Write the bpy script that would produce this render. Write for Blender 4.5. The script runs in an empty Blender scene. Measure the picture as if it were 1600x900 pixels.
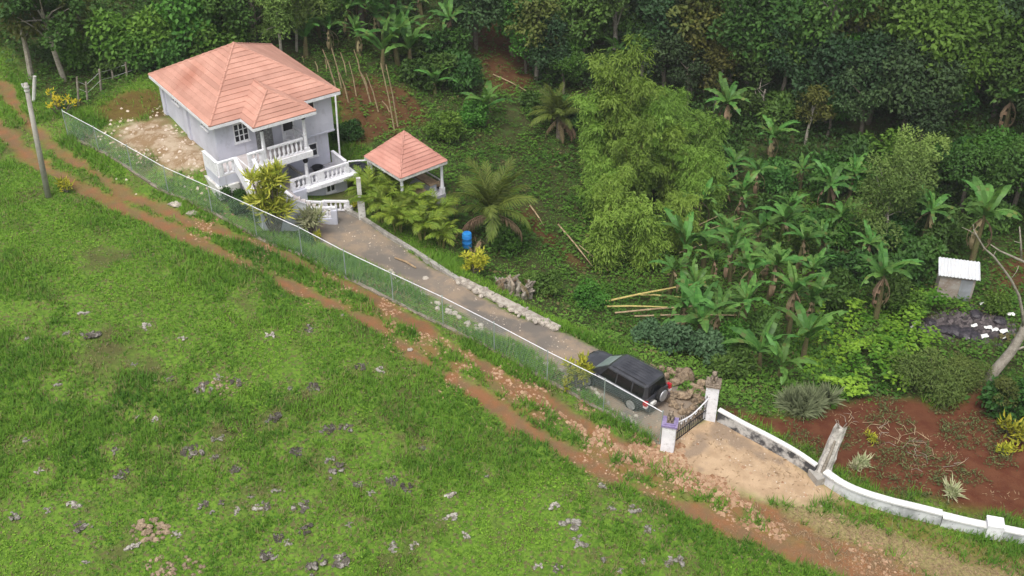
import bpy, math, random
import numpy as np
from mathutils import Vector, Matrix

# ------------------------------------------------------------------ camera, sky, sun, exposure
scene = bpy.context.scene
C = scene.collection
R = math.radians
CAM_H, PITCH, FPX = 32.5, R(34.0), 1700.0
cam_d = bpy.data.cameras.new('camera')
cam_d.sensor_width = 36.0
cam_d.lens = 36.0 * FPX / 1600.0
cam_d.clip_start = 0.5
cam_d.clip_end = 4000
cam = bpy.data.objects.new('camera', cam_d)
cam.location = (0, 0, CAM_H)
cam.rotation_euler = (math.pi / 2 - PITCH, 0, 0)
C.objects.link(cam)
scene.camera = cam

SUN_EL, SUN_AZ = R(62), R(200)          # azimuth measured clockwise from +Y
world = bpy.data.worlds.new('World')
scene.world = world
world.use_nodes = True
wn = world.node_tree.nodes
wl = world.node_tree.links
for n in list(wn):
    wn.remove(n)
w_out = wn.new('ShaderNodeOutputWorld')
w_bg = wn.new('ShaderNodeBackground')
w_sky = wn.new('ShaderNodeTexSky')
w_sky.sky_type = 'NISHITA'
w_sky.sun_disc = False
w_sky.sun_elevation = SUN_EL
w_sky.sun_rotation = SUN_AZ
w_sky.air_density = 1.0
w_sky.dust_density = 6.0
w_sky.ozone_density = 1.0
w_bg.inputs['Strength'].default_value = 0.15
w_hs = wn.new('ShaderNodeHueSaturation')          # overcast: the blue is mostly greyed out
w_hs.inputs['Saturation'].default_value = .35
wl.new(w_sky.outputs[0], w_hs.inputs['Color'])
wl.new(w_hs.outputs[0], w_bg.inputs['Color'])
wl.new(w_bg.outputs[0], w_out.inputs['Surface'])

sun_d = bpy.data.lights.new('sun', 'SUN')
sun_d.energy = 1.4
sun_d.angle = R(22)
sun_d.color = (1.0, 0.96, 0.9)
sun = bpy.data.objects.new('sun', sun_d)
sdir = Vector((math.sin(SUN_AZ) * math.cos(SUN_EL), math.cos(SUN_AZ) * math.cos(SUN_EL), math.sin(SUN_EL)))
sun.rotation_euler = sdir.to_track_quat('Z', 'Y').to_euler()
sun.location = (0, 0, 80)
C.objects.link(sun)

scene.view_settings.view_transform = 'Standard'
scene.view_settings.look = 'None'
scene.view_settings.exposure = 0.35
scene.view_settings.gamma = 1.0
scene.render.engine = 'CYCLES'
scene.cycles.max_bounces = 6
scene.cycles.diffuse_bounces = 3
scene.cycles.glossy_bounces = 2
scene.cycles.transmission_bounces = 3
scene.cycles.transparent_max_bounces = 6

rng = np.random.default_rng(11)
random.seed(5)

# ------------------------------------------------------------------ maths helpers
CP, SP = math.cos(PITCH), math.sin(PITCH)


def ray(px, py):
    x = (px - 800.0) / FPX
    y = (450.0 - py) / FPX
    return np.array([x, CP + y * SP, -SP + y * CP])


def atz(px, py, z):
    d = ray(px, py)
    t = (z - CAM_H) / d[2]
    return np.array([0, 0, CAM_H]) + d * t


def _hash(ix, iy, seed):
    n = (ix * 374761393 + iy * 668265263 + seed * 974711) & 0x7fffffff
    n = ((n ^ (n >> 13)) * 1274126177) & 0x7fffffff
    return ((n ^ (n >> 16)) & 0xffff) / 65535.0


def vnoise(x, y, seed=0):
    x = np.asarray(x, float)
    y = np.asarray(y, float)
    ix = np.floor(x).astype(np.int64)
    iy = np.floor(y).astype(np.int64)
    fx = x - ix
    fy = y - iy
    fx = fx * fx * (3 - 2 * fx)
    fy = fy * fy * (3 - 2 * fy)
    a = _hash(ix, iy, seed)
    b = _hash(ix + 1, iy, seed)
    c = _hash(ix, iy + 1, seed)
    d = _hash(ix + 1, iy + 1, seed)
    return (a * (1 - fx) + b * fx) * (1 - fy) + (c * (1 - fx) + d * fx) * fy


def fbm(x, y, sc, oct=3, seed=0):
    s = 0
    a = 1.0
    t = 0
    for k in range(oct):
        s = s + a * vnoise(np.asarray(x) / sc * 2 ** k + 17.3 * k, np.asarray(y) / sc * 2 ** k - 9.1 * k, seed + k)
        t += a
        a *= 0.5
    return s / t


def sstep(a, b, x):
    t = np.clip((x - a) / (b - a), 0, 1)
    return t * t * (3 - 2 * t)


# ------------------------------------------------------------------ terrain height
# ground heights read off the photograph: (pixel x, pixel y, height)
CTRL = [
    (0, 900, .6), (400, 900, .3), (800, 900, -.2), (1250, 900, -.6), (0, 750, 1.5), (300, 750, 1.2), (600, 780, .6),
    (0, 600, 2.4), (300, 600, 1.9), (600, 650, 1.1), (0, 400, 3.2), (200, 400, 2.8), (450, 520, 1.8), (900, 820, 0),
    (1300, 890, -.6), (1000, 740, .2), (800, 640, .85), (600, 505, 1.6), (350, 365, 2.4), (200, 300, 3.0), (50, 215, 3.5), (0, 120, 4.0),
    (1600, 895, -1.2), (1450, 840, -.95), (1280, 760, -.5), (1120, 665, -.05), (1150, 720, -.1),
    (1300, 675, -.8), (1450, 700, -1.2), (1580, 780, -1.5), (1580, 640, -1.7), (1380, 740, -.9),
    (107, 212, 3.7), (250, 297, 3.0), (345, 339, 2.55), (470, 398, 1.9), (575, 449, 1.55), (737, 527, 1.0), (815, 571, .7),
    (892, 612, .42), (975, 657, .2), (1030, 698, .03),
    (490, 368, .5), (560, 402, .45), (650, 452, .35), (760, 512, .22), (860, 562, .12), (950, 618, .05),
    (530, 335, .5), (600, 360, .45), (720, 432, .3), (865, 512, .1), (1000, 572, 0), (1060, 625, 0),
    (632, 352, .1), (745, 412, -1.1), (800, 436, -1.7), (885, 486, -1.9), (1000, 535, -1.9), (1100, 568, -1.7), (1160, 622, -1.0),
    (300, 247, 4.05), (250, 217, 4.1), (180, 195, 4.0), (260, 182, 4.2), (215, 165, 4.3), (385, 312, 2.5), (330, 292, 3.1),
    (330, 265, 3.9), (420, 350, 1.7),
    (570, 200, 1.5), (600, 225, 1.2), (660, 250, .8), (575, 270, .8), (700, 300, .2), (545, 225, 1.5), (640, 300, .6),
    (600, 150, 1.9), (620, 115, 2.4), (450, 40, 5.0), (200, 95, 4.9), (100, 60, 5.4), (0, 30, 5.6), (650, 60, 3.4), (760, 60, 2.2), (780, 140, .6),
    (760, 250, -.6), (850, 300, -2.2), (950, 350, -3.2), (900, 430, -2.7), (1000, 480, -2.9), (1150, 500, -2.9), (1300, 560, -2.4), (1450, 560, -2.0),
    (1500, 475, -1.8), (1600, 500, -1.5), (1200, 400, -3.4), (1400, 380, -2.9), (1100, 250, -3.2), (1300, 250, -2.4), (1550, 250, -1.5),
    (900, 150, -1), (1100, 100, .2), (1300, 100, 1.2), (1500, 100, 2), (850, 50, 1.8), (1100, 0, 4), (1400, 0, 5), (1600, 0, 6), (700, 0, 5), (400, 0, 7), (0, 0, 7),
]
_c = []
for (px, py, z) in CTRL:
    p = atz(px, py, z)
    _c.append((p[0], p[1], z))
# under the house (filled hillside) and beyond the frame
HB = np.array([-16.48584796, 54.08630025])
HANG = R(36.45190417)
HE1 = np.array([math.cos(HANG), math.sin(HANG)])
HE2 = np.array([-HE1[1], HE1[0]])


def hw(u, v):
    return HB + HE1 * u + HE2 * v


for (u, v, z) in [(1, 2, 3.9), (1, 7, 4.1), (4, 8.5, 3.6), (5, 3, 1.7), (7.5, 4, 1.5), (7.5, 9, 2.4), (3.6, -1.6, 1.5), (6.4, -1.8, .55), (5.2, -3.4, .45)]:
    q = hw(u, v)
    _c.append((q[0], q[1], z))
_c += [(-70, 30, 5), (-80, 70, 9), (-70, 110, 13), (-30, 125, 11), (10, 125, 8), (50, 125, 10), (85, 110, 8), (80, 70, -.5), (75, 40, -1.8),
       (60, 20, -1.5), (30, 15, -1), (0, 10, .3), (-30, 12, 2.2), (-60, 5, 4), (-120, 160, 22), (0, 190, 24), (120, 160, 20), (120, 40, 2), (-120, 40, 8), (0, -60, 0)]
_c = np.array(_c)
_MQ = 0.8


def _kern(d2):
    return np.sqrt(d2 + _MQ * _MQ)


_d2 = (_c[:, None, 0] - _c[None, :, 0]) ** 2 + (_c[:, None, 1] - _c[None, :, 1]) ** 2
_A = np.zeros((len(_c) + 1, len(_c) + 1))
_A[:-1, :-1] = _kern(_d2) - 0.15 * np.eye(len(_c))
_A[:-1, -1] = 1
_A[-1, :-1] = 1
_w = np.linalg.solve(_A, np.append(_c[:, 2], 0))


def h0(x, y):
    x = np.atleast_1d(np.asarray(x, float))
    y = np.atleast_1d(np.asarray(y, float))
    out = np.empty(x.shape)
    xf, yf = x.ravel(), y.ravel()
    of = out.ravel()
    for i in range(0, len(xf), 20000):
        d2 = (xf[i:i + 20000, None] - _c[None, :, 0]) ** 2 + (yf[i:i + 20000, None] - _c[None, :, 1]) ** 2
        of[i:i + 20000] = _kern(d2) @ _w[:-1] + _w[-1]
    return of.reshape(x.shape)


def hvec(x, y):
    z = h0(x, y)
    z = z + (fbm(x, y, 5.0, 3, 3) - .5) * .35 + (fbm(x, y, 1.1, 2, 9) - .5) * .10
    return z


def hgt(x, y):
    return float(hvec(x, y)[0])


def at(px, py, dz=0.0):
    """ground point (plus dz) seen at a pixel of the photograph"""
    d = ray(px, py)
    ts = np.linspace(25, 190, 56)
    P = np.array([0, 0, CAM_H]) + d[None, :] * ts[:, None]
    f = P[:, 2] - hvec(P[:, 0], P[:, 1]) - dz
    k = np.argmax(f < 0)
    if f[k] >= 0:
        k = len(ts) - 1
    a, b = ts[max(k - 1, 0)], ts[k]
    for _ in range(3):
        tt = np.linspace(a, b, 12)
        P = np.array([0, 0, CAM_H]) + d[None, :] * tt[:, None]
        f = P[:, 2] - hvec(P[:, 0], P[:, 1]) - dz
        k = int(np.argmax(f < 0))
        if f[k] >= 0:
            k = len(tt) - 1
        a, b = tt[max(k - 1, 0)], tt[k]
    p = np.array([0, 0, CAM_H]) + d * (a + b) / 2
    return np.array([p[0], p[1], float(hvec(p[0], p[1])[0])])


def line(pts, dz=0.0):
    return np.array([at(x, y, dz) for x, y in pts])


# ------------------------------------------------------------------ node material helpers
def new_mat(name):
    m = bpy.data.materials.new(name)
    m.use_nodes = True
    nt = m.node_tree
    for n in list(nt.nodes):
        nt.nodes.remove(n)
    out = nt.nodes.new('ShaderNodeOutputMaterial')
    return m, nt, out


def N(nt, t, **kw):
    n = nt.nodes.new(t)
    for k, v in kw.items():
        setattr(n, k, v)
    return n


def setin(n, **kw):
    for k, v in kw.items():
        n.inputs[k.replace('_', ' ')].default_value = v


def mixc(nt, fac, a, b, mode='MIX'):
    n = nt.nodes.new('ShaderNodeMix')
    n.data_type = 'RGBA'
    n.blend_type = mode
    n.clamp_factor = True
    for sock, val in ((n.inputs['Factor'], fac), (n.inputs['A'], a), (n.inputs['B'], b)):
        if isinstance(val, bpy.types.NodeSocket):
            nt.links.new(val, sock)
        elif sock.name == 'Factor':
            sock.default_value = val
        else:
            sock.default_value = (val[0], val[1], val[2], 1)
    # RGBA sockets share names with the float ones: pick explicitly
    return n.outputs['Result']


def mixrgb(nt, fac, a, b, mode='MIX'):
    n = nt.nodes.new('ShaderNodeMixRGB')
    n.blend_type = mode
    n.use_clamp = False
    for k, val in ((0, fac), (1, a), (2, b)):
        if isinstance(val, bpy.types.NodeSocket):
            nt.links.new(val, n.inputs[k])
        elif k == 0:
            n.inputs[0].default_value = val
        else:
            n.inputs[k].default_value = (val[0], val[1], val[2], 1)
    return n.outputs[0]


def math_n(nt, op, a, b=0.0, clamp=False):
    n = nt.nodes.new('ShaderNodeMath')
    n.operation = op
    n.use_clamp = clamp
    for k, val in ((0, a), (1, b)):
        if isinstance(val, bpy.types.NodeSocket):
            nt.links.new(val, n.inputs[k])
        else:
            n.inputs[k].default_value = val
    return n.outputs[0]


def noise(nt, scale, detail=4, rough=.55, vec=None, dist=0.0):
    n = nt.nodes.new('ShaderNodeTexNoise')
    setin(n, Scale=scale, Detail=detail, Roughness=rough, Distortion=dist)
    if vec is None:
        vec = coords(nt)
    nt.links.new(vec, n.inputs['Vector'])
    return n.outputs['Fac']


def coords(nt, kind='Object'):
    key = 'co_' + kind
    n = nt.nodes.get(key)
    if n is None:
        n = nt.nodes.new('ShaderNodeTexCoord')
        n.name = key
    return n.outputs[kind]


def maprange(nt, v, a, b, c=0.0, d=1.0):
    n = nt.nodes.new('ShaderNodeMapRange')
    n.interpolation_type = 'SMOOTHSTEP'
    nt.links.new(v, n.inputs[0])
    for k, x in ((1, a), (2, b), (3, c), (4, d)):
        n.inputs[k].default_value = x
    return n.outputs[0]


def attr(nt, name):
    n = nt.nodes.new('ShaderNodeAttribute')
    n.attribute_name = name
    return n.outputs['Fac']


def principled(nt, out, col, rough=.8, metal=0.0, bump=None, bstr=.3, bdist=.02, spec=.3):
    b = nt.nodes.new('ShaderNodeBsdfPrincipled')
    if isinstance(col, bpy.types.NodeSocket):
        nt.links.new(col, b.inputs['Base Color'])
    else:
        b.inputs['Base Color'].default_value = (*col, 1)
    if isinstance(rough, bpy.types.NodeSocket):
        nt.links.new(rough, b.inputs['Roughness'])
    else:
        b.inputs['Roughness'].default_value = rough
    b.inputs['Metallic'].default_value = metal
    b.inputs['Specular IOR Level'].default_value = spec
    if bump is not None:
        bn = nt.nodes.new('ShaderNodeBump')
        bn.inputs['Strength'].default_value = bstr
        bn.inputs['Distance'].default_value = bdist
        nt.links.new(bump, bn.inputs['Height'])
        nt.links.new(bn.outputs[0], b.inputs['Normal'])
    nt.links.new(b.outputs[0], out.inputs['Surface'])
    return b


def simple(name, c1, c2=None, scale=3.0, rough=.8, metal=0.0, bstr=.25, spec=.3, c3=None, detail=5, lo=.35, hi=.65, obj_rand=0.0):
    """two or three tone weathered surface"""
    m, nt, out = new_mat(name)
    c2 = c2 or tuple(x * .8 for x in c1)
    f = maprange(nt, noise(nt, scale, detail), lo, hi)
    col = mixrgb(nt, f, c1, c2)
    if c3:
        f2 = maprange(nt, noise(nt, scale * 4.3, 4, .6), .52, .72)
        col = mixrgb(nt, f2, col, c3)
    if obj_rand:
        oi = nt.nodes.new('ShaderNodeObjectInfo')
        v = maprange(nt, oi.outputs['Random'], 0, 1, 1 - obj_rand, 1 + obj_rand)
        hs = nt.nodes.new('ShaderNodeHueSaturation')
        nt.links.new(v, hs.inputs['Value'])
        nt.links.new(col, hs.inputs['Color'])
        col = hs.outputs[0]
    principled(nt, out, col, rough, metal, noise(nt, scale * 6, 5), bstr, .02, spec)
    return m


def leaf_mat(name, c_dark, c_light, trans=.3, rough=.55, tipc=None, obj_rand=.25, objhue=.03):
    """foliage: every leaf has its own tint (face attribute), every plant its own shade"""
    m, nt, out = new_mat(name)
    t = attr(nt, 'tint')
    col = mixrgb(nt, t, c_dark, c_light)
    if tipc:
        t2 = maprange(nt, attr(nt, 'tint2'), .5, .9)
        col = mixrgb(nt, t2, col, tipc)
    oi = nt.nodes.new('ShaderNodeObjectInfo')
    hs = nt.nodes.new('ShaderNodeHueSaturation')
    nt.links.new(maprange(nt, oi.outputs['Random'], 0, 1, 1 - obj_rand, 1 + obj_rand), hs.inputs['Value'])
    hv = math_n(nt, 'FRACT', math_n(nt, 'MULTIPLY', oi.outputs['Random'], 7.31))
    nt.links.new(maprange(nt, hv, 0, 1, .5 - objhue, .5 + objhue), hs.inputs['Hue'])
    nt.links.new(col, hs.inputs['Color'])
    col = hs.outputs[0]
    b = nt.nodes.new('ShaderNodeBsdfPrincipled')
    nt.links.new(col, b.inputs['Base Color'])
    b.inputs['Roughness'].default_value = rough
    b.inputs['Specular IOR Level'].default_value = .25
    tr = nt.nodes.new('ShaderNodeBsdfTranslucent')
    nt.links.new(mixrgb(nt, .5, col, (.9, 1.0, .3), 'MULTIPLY'), tr.inputs['Color'])
    mx = nt.nodes.new('ShaderNodeMixShader')
    mx.inputs[0].default_value = trans
    nt.links.new(b.outputs[0], mx.inputs[1])
    nt.links.new(tr.outputs[0], mx.inputs[2])
    nt.links.new(mx.outputs[0], out.inputs['Surface'])
    return m


# ------------------------------------------------------------------ mesh helpers
class MB:
    def __init__(self):
        self.v = []
        self.f = []
        self.m = []
        self.t = []      # tint per face
        self.t2 = []

    def add(self, vs, fs, mi=0, tint=.5, tint2=0.0):
        o = len(self.v)
        self.v.extend([tuple(map(float, p)) for p in vs])
        for f in fs:
            self.f.append(tuple(i + o for i in f))
            self.m.append(mi)
            self.t.append(tint)
            self.t2.append(tint2)

    def box(self, c, s, rz=0.0, mi=0, mat=None):
        x, y, z = s[0] / 2, s[1] / 2, s[2] / 2
        vs = [(-x, -y, -z), (x, -y, -z), (x, y, -z), (-x, y, -z), (-x, -y, z), (x, -y, z), (x, y, z), (-x, y, z)]
        ca, sa = math.cos(rz), math.sin(rz)
        vs = [(a * ca - b * sa + c[0], a * sa + b * ca + c[1], d + c[2]) for a, b, d in vs]
        self.add(vs, [(0, 3, 2, 1), (4, 5, 6, 7), (0, 1, 5, 4), (1, 2, 6, 5), (2, 3, 7, 6), (3, 0, 4, 7)], mi)

    def b2(self, lo, hi, mi=0):
        self.box([(a + b) / 2 for a, b in zip(lo, hi)], [b - a for a, b in zip(lo, hi)], 0, mi)

    def tube(self, pts, rad, sides=6, mi=0, caps=True, tint=.5):
        pts = [Vector(p) for p in pts]
        n = len(pts)
        if not hasattr(rad, '__len__'):
            rad = [rad] * n
        vs = []
        up = None
        for i, p in enumerate(pts):
            d = (pts[min(i + 1, n - 1)] - pts[max(i - 1, 0)])
            if d.length < 1e-9:
                d = Vector((0, 0, 1))
            d.normalize()
            if up is None:
                up = Vector((0, 0, 1)) if abs(d.z) < .9 else Vector((1, 0, 0))
            a = d.cross(up)
            if a.length < 1e-4:
                a = d.cross(Vector((0, 1, 0)))
            a.normalize()
            b = a.cross(d)
            up = b
            for k in range(sides):
                th = 2 * math.pi * k / sides
                q = p + (a * math.cos(th) + b * math.sin(th)) * rad[i]
                vs.append(q)
        fs = []
        for i in range(n - 1):
            for k in range(sides):
                k2 = (k + 1) % sides
                fs.append((i * sides + k, (i + 1) * sides + k, (i + 1) * sides + k2, i * sides + k2))
        if caps:
            fs.append(tuple(range(sides)))
            fs.append(tuple((n - 1) * sides + k for k in reversed(range(sides))))
        self.add(vs, fs, mi, tint)

    def lathe(self, prof, c=(0, 0, 0), sides=10, mi=0):
        vs = []
        for r, z in prof:
            for k in range(sides):
                th = 2 * math.pi * k / sides
                vs.append((c[0] + r * math.cos(th), c[1] + r * math.sin(th), c[2] + z))
        fs = []
        for i in range(len(prof) - 1):
            for k in range(sides):
                k2 = (k + 1) % sides
                fs.append((i * sides + k, i * sides + k2, (i + 1) * sides + k2, (i + 1) * sides + k))
        fs.append(tuple(reversed(range(sides))))
        fs.append(tuple((len(prof) - 1) * sides + k for k in range(sides)))
        self.add(vs, fs, mi)

    def ball(self, c, r, seg=8, rings=6, mi=0, jit=0.0, seed=0):
        rr = random.Random(seed)
        if not hasattr(r, '__len__'):
            r = (r, r, r)
        vs = [(c[0], c[1], c[2] + r[2])]
        for i in range(1, rings):
            ph = math.pi * i / rings
            for k in range(seg):
                th = 2 * math.pi * (k + .5 * (i % 2)) / seg
                j = 1 + (rr.random() - .5) * 2 * jit
                vs.append((c[0] + r[0] * math.sin(ph) * math.cos(th) * j, c[1] + r[1] * math.sin(ph) * math.sin(th) * j, c[2] + r[2] * math.cos(ph) * j))
        vs.append((c[0], c[1], c[2] - r[2]))
        fs = []
        for k in range(seg):
            fs.append((0, 1 + k, 1 + (k + 1) % seg))
        for i in range(rings - 2):
            for k in range(seg):
                k2 = (k + 1) % seg
                a = 1 + i * seg
                fs.append((a + k, a + seg + k, a + seg + k2, a + k2))
        a = 1 + (rings - 2) * seg
        for k in range(seg):
            fs.append((a + k, len(vs) - 1, a + (k + 1) % seg))
        self.add(vs, fs, mi)

    def mesh(self, name, mats, smooth=False):
        me = bpy.data.meshes.new(name)
        me.from_pydata(self.v, [], self.f)
        if not isinstance(mats, (list, tuple)):
            mats = [mats]
        for m in mats:
            me.materials.append(m)
        if len(mats) > 1:
            me.polygons.foreach_set('material_index', self.m)
        a = me.attributes.new('tint', 'FLOAT', 'FACE')
        a.data.foreach_set('value', self.t)
        if any(self.t2):
            a = me.attributes.new('tint2', 'FLOAT', 'FACE')
            a.data.foreach_set('value', self.t2)
        if smooth:
            me.polygons.foreach_set('use_smooth', [True] * len(self.f))
        me.update()
        return me


def np_mesh(name, verts, faces, mats, tint=None, tint2=None, vattrs=None, smooth=False, midx=None):
    """fast mesh from arrays (all faces with the same number of corners)"""
    me = bpy.data.meshes.new(name)
    nv, nf, k = len(verts), len(faces), faces.shape[1]
    me.vertices.add(nv)
    me.vertices.foreach_set('co', np.ascontiguousarray(verts, np.float32).ravel())
    me.loops.add(nf * k)
    me.loops.foreach_set('vertex_index', np.ascontiguousarray(faces, np.int32).ravel())
    me.polygons.add(nf)
    me.polygons.foreach_set('loop_start', np.arange(0, nf * k, k, dtype=np.int32))
    if smooth:
        me.polygons.foreach_set('use_smooth', np.ones(nf, bool))
    for m in (mats if isinstance(mats, (list, tuple)) else [mats]):
        me.materials.append(m)
    if midx is not None:
        me.polygons.foreach_set('material_index', midx.astype(np.int32))
    if tint is not None:
        me.attributes.new('tint', 'FLOAT', 'FACE').data.foreach_set('value', tint.astype(np.float32))
    if tint2 is not None:
        me.attributes.new('tint2', 'FLOAT', 'FACE').data.foreach_set('value', tint2.astype(np.float32))
    for n, a in (vattrs or {}).items():
        me.attributes.new(n, 'FLOAT', 'POINT').data.foreach_set('value', a.astype(np.float32))
    me.update(calc_edges=True)
    me.validate()
    return me


def link(name, me, parent=None, loc=None):
    o = bpy.data.objects.new(name, me)
    C.objects.link(o)
    if parent is not None:
        o.parent = parent
    if loc is not None:
        o.location = loc
    return o


def obj(name, mb, mat, parent=None, loc=None, smooth=False):
    return link(name, mb.mesh(name, mat, smooth), parent, loc)


def tag(o, label=None, cat=None, group=None, kind=None):
    if label:
        o['label'] = label
    if cat:
        o['category'] = cat
    if group:
        o['group'] = group
    if kind:
        o['kind'] = kind
    return o


def thing(name, label, cat, loc=(0, 0, 0), rz=0.0, group=None):
    o = bpy.data.objects.new(name, None)
    o.empty_display_size = .3
    o.location = loc
    o.rotation_euler = (0, 0, rz)
    C.objects.link(o)
    return tag(o, label, cat, group)


def copy_tree(o, parent=None):
    c = o.copy()
    C.objects.link(c)
    if parent is not None:
        c.parent = parent
    for ch in list(o.children):
        copy_tree(ch, c)
    return c


_used = {}


def place(proto, label, loc, rz=0.0, sc=1.0, group=None, tilt=(0, 0)):
    """first call moves the prototype itself, later ones copy it with its parts"""
    if proto.name in _used:
        o = copy_tree(proto)
    else:
        _used[proto.name] = 1
        o = proto
    o.location = loc
    o.rotation_euler = (tilt[0], tilt[1], rz)
    o.scale = (sc, sc, sc) if not hasattr(sc, '__len__') else sc
    o['label'] = label
    if group:
        o['group'] = group
    return o


# ------------------------------------------------------------------ ground masks (world XY polylines and polygons)
def seg_dist(x, y, pl):
    d = np.full(x.shape, 1e9)
    for a, b in zip(pl[:-1], pl[1:]):
        ab = b[:2] - a[:2]
        L = ab @ ab + 1e-9
        t = np.clip(((x - a[0]) * ab[0] + (y - a[1]) * ab[1]) / L, 0, 1)
        d = np.minimum(d, np.hypot(x - a[0] - t * ab[0], y - a[1] - t * ab[1]))
    return d


def inside(x, y, pg):
    r = np.zeros(x.shape, bool)
    n = len(pg)
    for i in range(n):
        a, b = pg[i], pg[(i + 1) % n]
        c = ((a[1] > y) != (b[1] > y)) & (x < (b[0] - a[0]) * (y - a[1]) / (b[1] - a[1] + 1e-12) + a[0])
        r ^= c
    return r


def sdist(x, y, pg):
    """signed distance to a polygon, positive inside"""
    d = seg_dist(x, y, np.vstack([pg, pg[:1]]))
    return np.where(inside(x, y, pg), d, -d)


RUT1 = line([(-60, 40), (-10, 110), (30, 175), (75, 222), (112, 250), (175, 290), (212, 310), (250, 325), (300, 347), (400, 378), (525, 437), (587, 465), (650, 506), (697, 537), (750, 569), (831, 615), (919, 668), (1006, 716), (1094, 745), (1181, 792), (1300, 850), (1420, 900), (1500, 940)])
RUT2 = line([(-60, 140), (0, 200), (37, 235), (70, 262), (150, 305), (200, 330), (250, 350), (275, 362), (340, 392), (400, 419), (462, 447), (525, 475), (594, 515), (640, 547), (700, 585), (809, 659), (897, 712), (984, 756), (1072, 795), (1159, 830), (1269, 869), (1356, 895), (1440, 930)])
WALLPATH = line([(1180, 715), (1250, 752), (1330, 795), (1450, 838), (1600, 885), (1700, 915)])
DRIVE = line([(470, 362), (560, 404), (650, 452), (760, 514), (860, 568), (930, 615), (975, 656), (1036, 694), (1108, 652), (1062, 604), (1000, 577), (900, 527), (868, 516), (720, 440), (600, 364), (560, 338), (525, 322)])
APRON = line([(1030, 696), (1108, 650), (1130, 655), (1200, 690), (1275, 745), (1310, 775), (1260, 790), (1190, 780), (1100, 745), (1055, 722)])
RUBBLE = line([(880, 640), (940, 660), (1020, 705), (1060, 715), (1110, 745), (1200, 790), (1180, 815), (1120, 785), (1040, 740), (950, 690)])
STRAW = line([(1180, 800), (1240, 790), (1400, 840), (1600, 890), (1620, 930), (1400, 930), (1300, 880)])
REDPLOT = line([(1135, 640), (1210, 652), (1290, 640), (1350, 622), (1480, 632), (1560, 600), (1640, 620), (1680, 830), (1600, 812), (1480, 790), (1380, 768), (1300, 730), (1260, 705), (1190, 668)])
REDHOUSE = line([(150, 172), (195, 140), (240, 135), (262, 150), (262, 184), (215, 188), (165, 186)])
REDHILL = line([(520, 150), (560, 120), (640, 140), (665, 190), (620, 210), (560, 225), (535, 200)])
BROWNSLOPE = line([(740, 60), (770, 20), (830, 60), (840, 120), (815, 150), (775, 140), (750, 100)])
DUMP = line([(1438, 500), (1490, 490), (1570, 498), (1582, 532), (1500, 538), (1430, 524)])
REDRIGHT = line([(1550, 420), (1600, 390), (1660, 400), (1660, 470), (1560, 455)])
YARD = line([(165, 202), (220, 186), (262, 184), (300, 225), (345, 262), (300, 278), (240, 250), (200, 225)])
GULLY = line([(800, 330), (830, 325), (850, 355), (925, 420), (905, 425), (850, 380)])
FIELD = line([(-200, 250), (0, 180), (250, 335), (525, 455), (700, 570), (1000, 748), (1300, 880), (1500, 960), (900, 1300), (-400, 1300)])
VALLEY = line([(-100, -60), (0, 60), (100, 180), (230, 110), (350, 60), (530, 150), (640, 320), (740, 420), (880, 500), (1020, 570), (1130, 640), (1290, 635), (1480, 615), (1660, 600), (1800, 300), (1800, -80)])


def masks(x, y):
    n1 = fbm(x, y, 1.6, 3, 21) - .5
    n2 = fbm(x, y, .5, 2, 31) - .5
    dr1 = seg_dist(x, y, RUT1)
    dr2 = seg_dist(x, y, RUT2)
    dw = seg_dist(x, y, WALLPATH)
    wob = n1 * .9 + n2 * .35
    along = fbm(x, y, 4, 2, 77)
    track = np.maximum(sstep(.44, .06, dr1 + wob * .95 - .18 * along), sstep(.50, .10, dr2 + wob * .95 - .20 * along))
    track = track * (1 - .22 * sstep(-12, -20, x) * sstep(.35, .6, fbm(x, y, .8, 2, 91)))
    band = sstep(.3, -.5, np.maximum(dr1, dr2) - 1.55 + wob) * sstep(.44, .60, fbm(x, y, 1.0, 3, 61)) * (.10 + .72 * sstep(-12, -3, x))
    track = np.maximum(track, band)
    track = np.maximum(track, sstep(.9, .3, dw + wob) * .45)
    drive = sstep(-.12, .12, sdist(x, y, DRIVE) + n2 * .25)
    apron = sstep(-.5, .4, sdist(x, y, APRON) + wob * .8)
    rub = sstep(-.4, .3, sdist(x, y, RUBBLE) + wob * .7)
    straw = sstep(-.8, .5, sdist(x, y, STRAW) + wob * 1.2)
    red = np.zeros(x.shape)
    for pg, am in ((REDPLOT, 1.2), (REDHOUSE, .9), (REDHILL, 1.4), (BROWNSLOPE, 1.5), (REDRIGHT, 1.0), (GULLY, 1.0)):
        red = np.maximum(red, sstep(-.5, .5, sdist(x, y, pg) + wob * am) * (1 if pg is REDPLOT else .72))
    yard = sstep(-.5, .5, sdist(x, y, YARD) + wob * 1.4)
    valley = sstep(-1.2, .8, sdist(x, y, VALLEY) + wob)
    # beyond the frame the hills are wooded, the near side is pasture
    far = sstep(92, 100, y + n1 * 4)
    valley = np.maximum(valley, far)
    valley = np.where((x > 36) & (y > 45), 1.0, valley)
    red = red * (1 - drive)
    track = track * (1 - drive) * (1 - red)
    return dict(track=track, drive=drive, apron=apron * (1 - drive), rub=rub, straw=straw * (1 - apron) * (1 - track * .5), red=red, yard=yard * (1 - red * .5), valley=valley)


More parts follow.
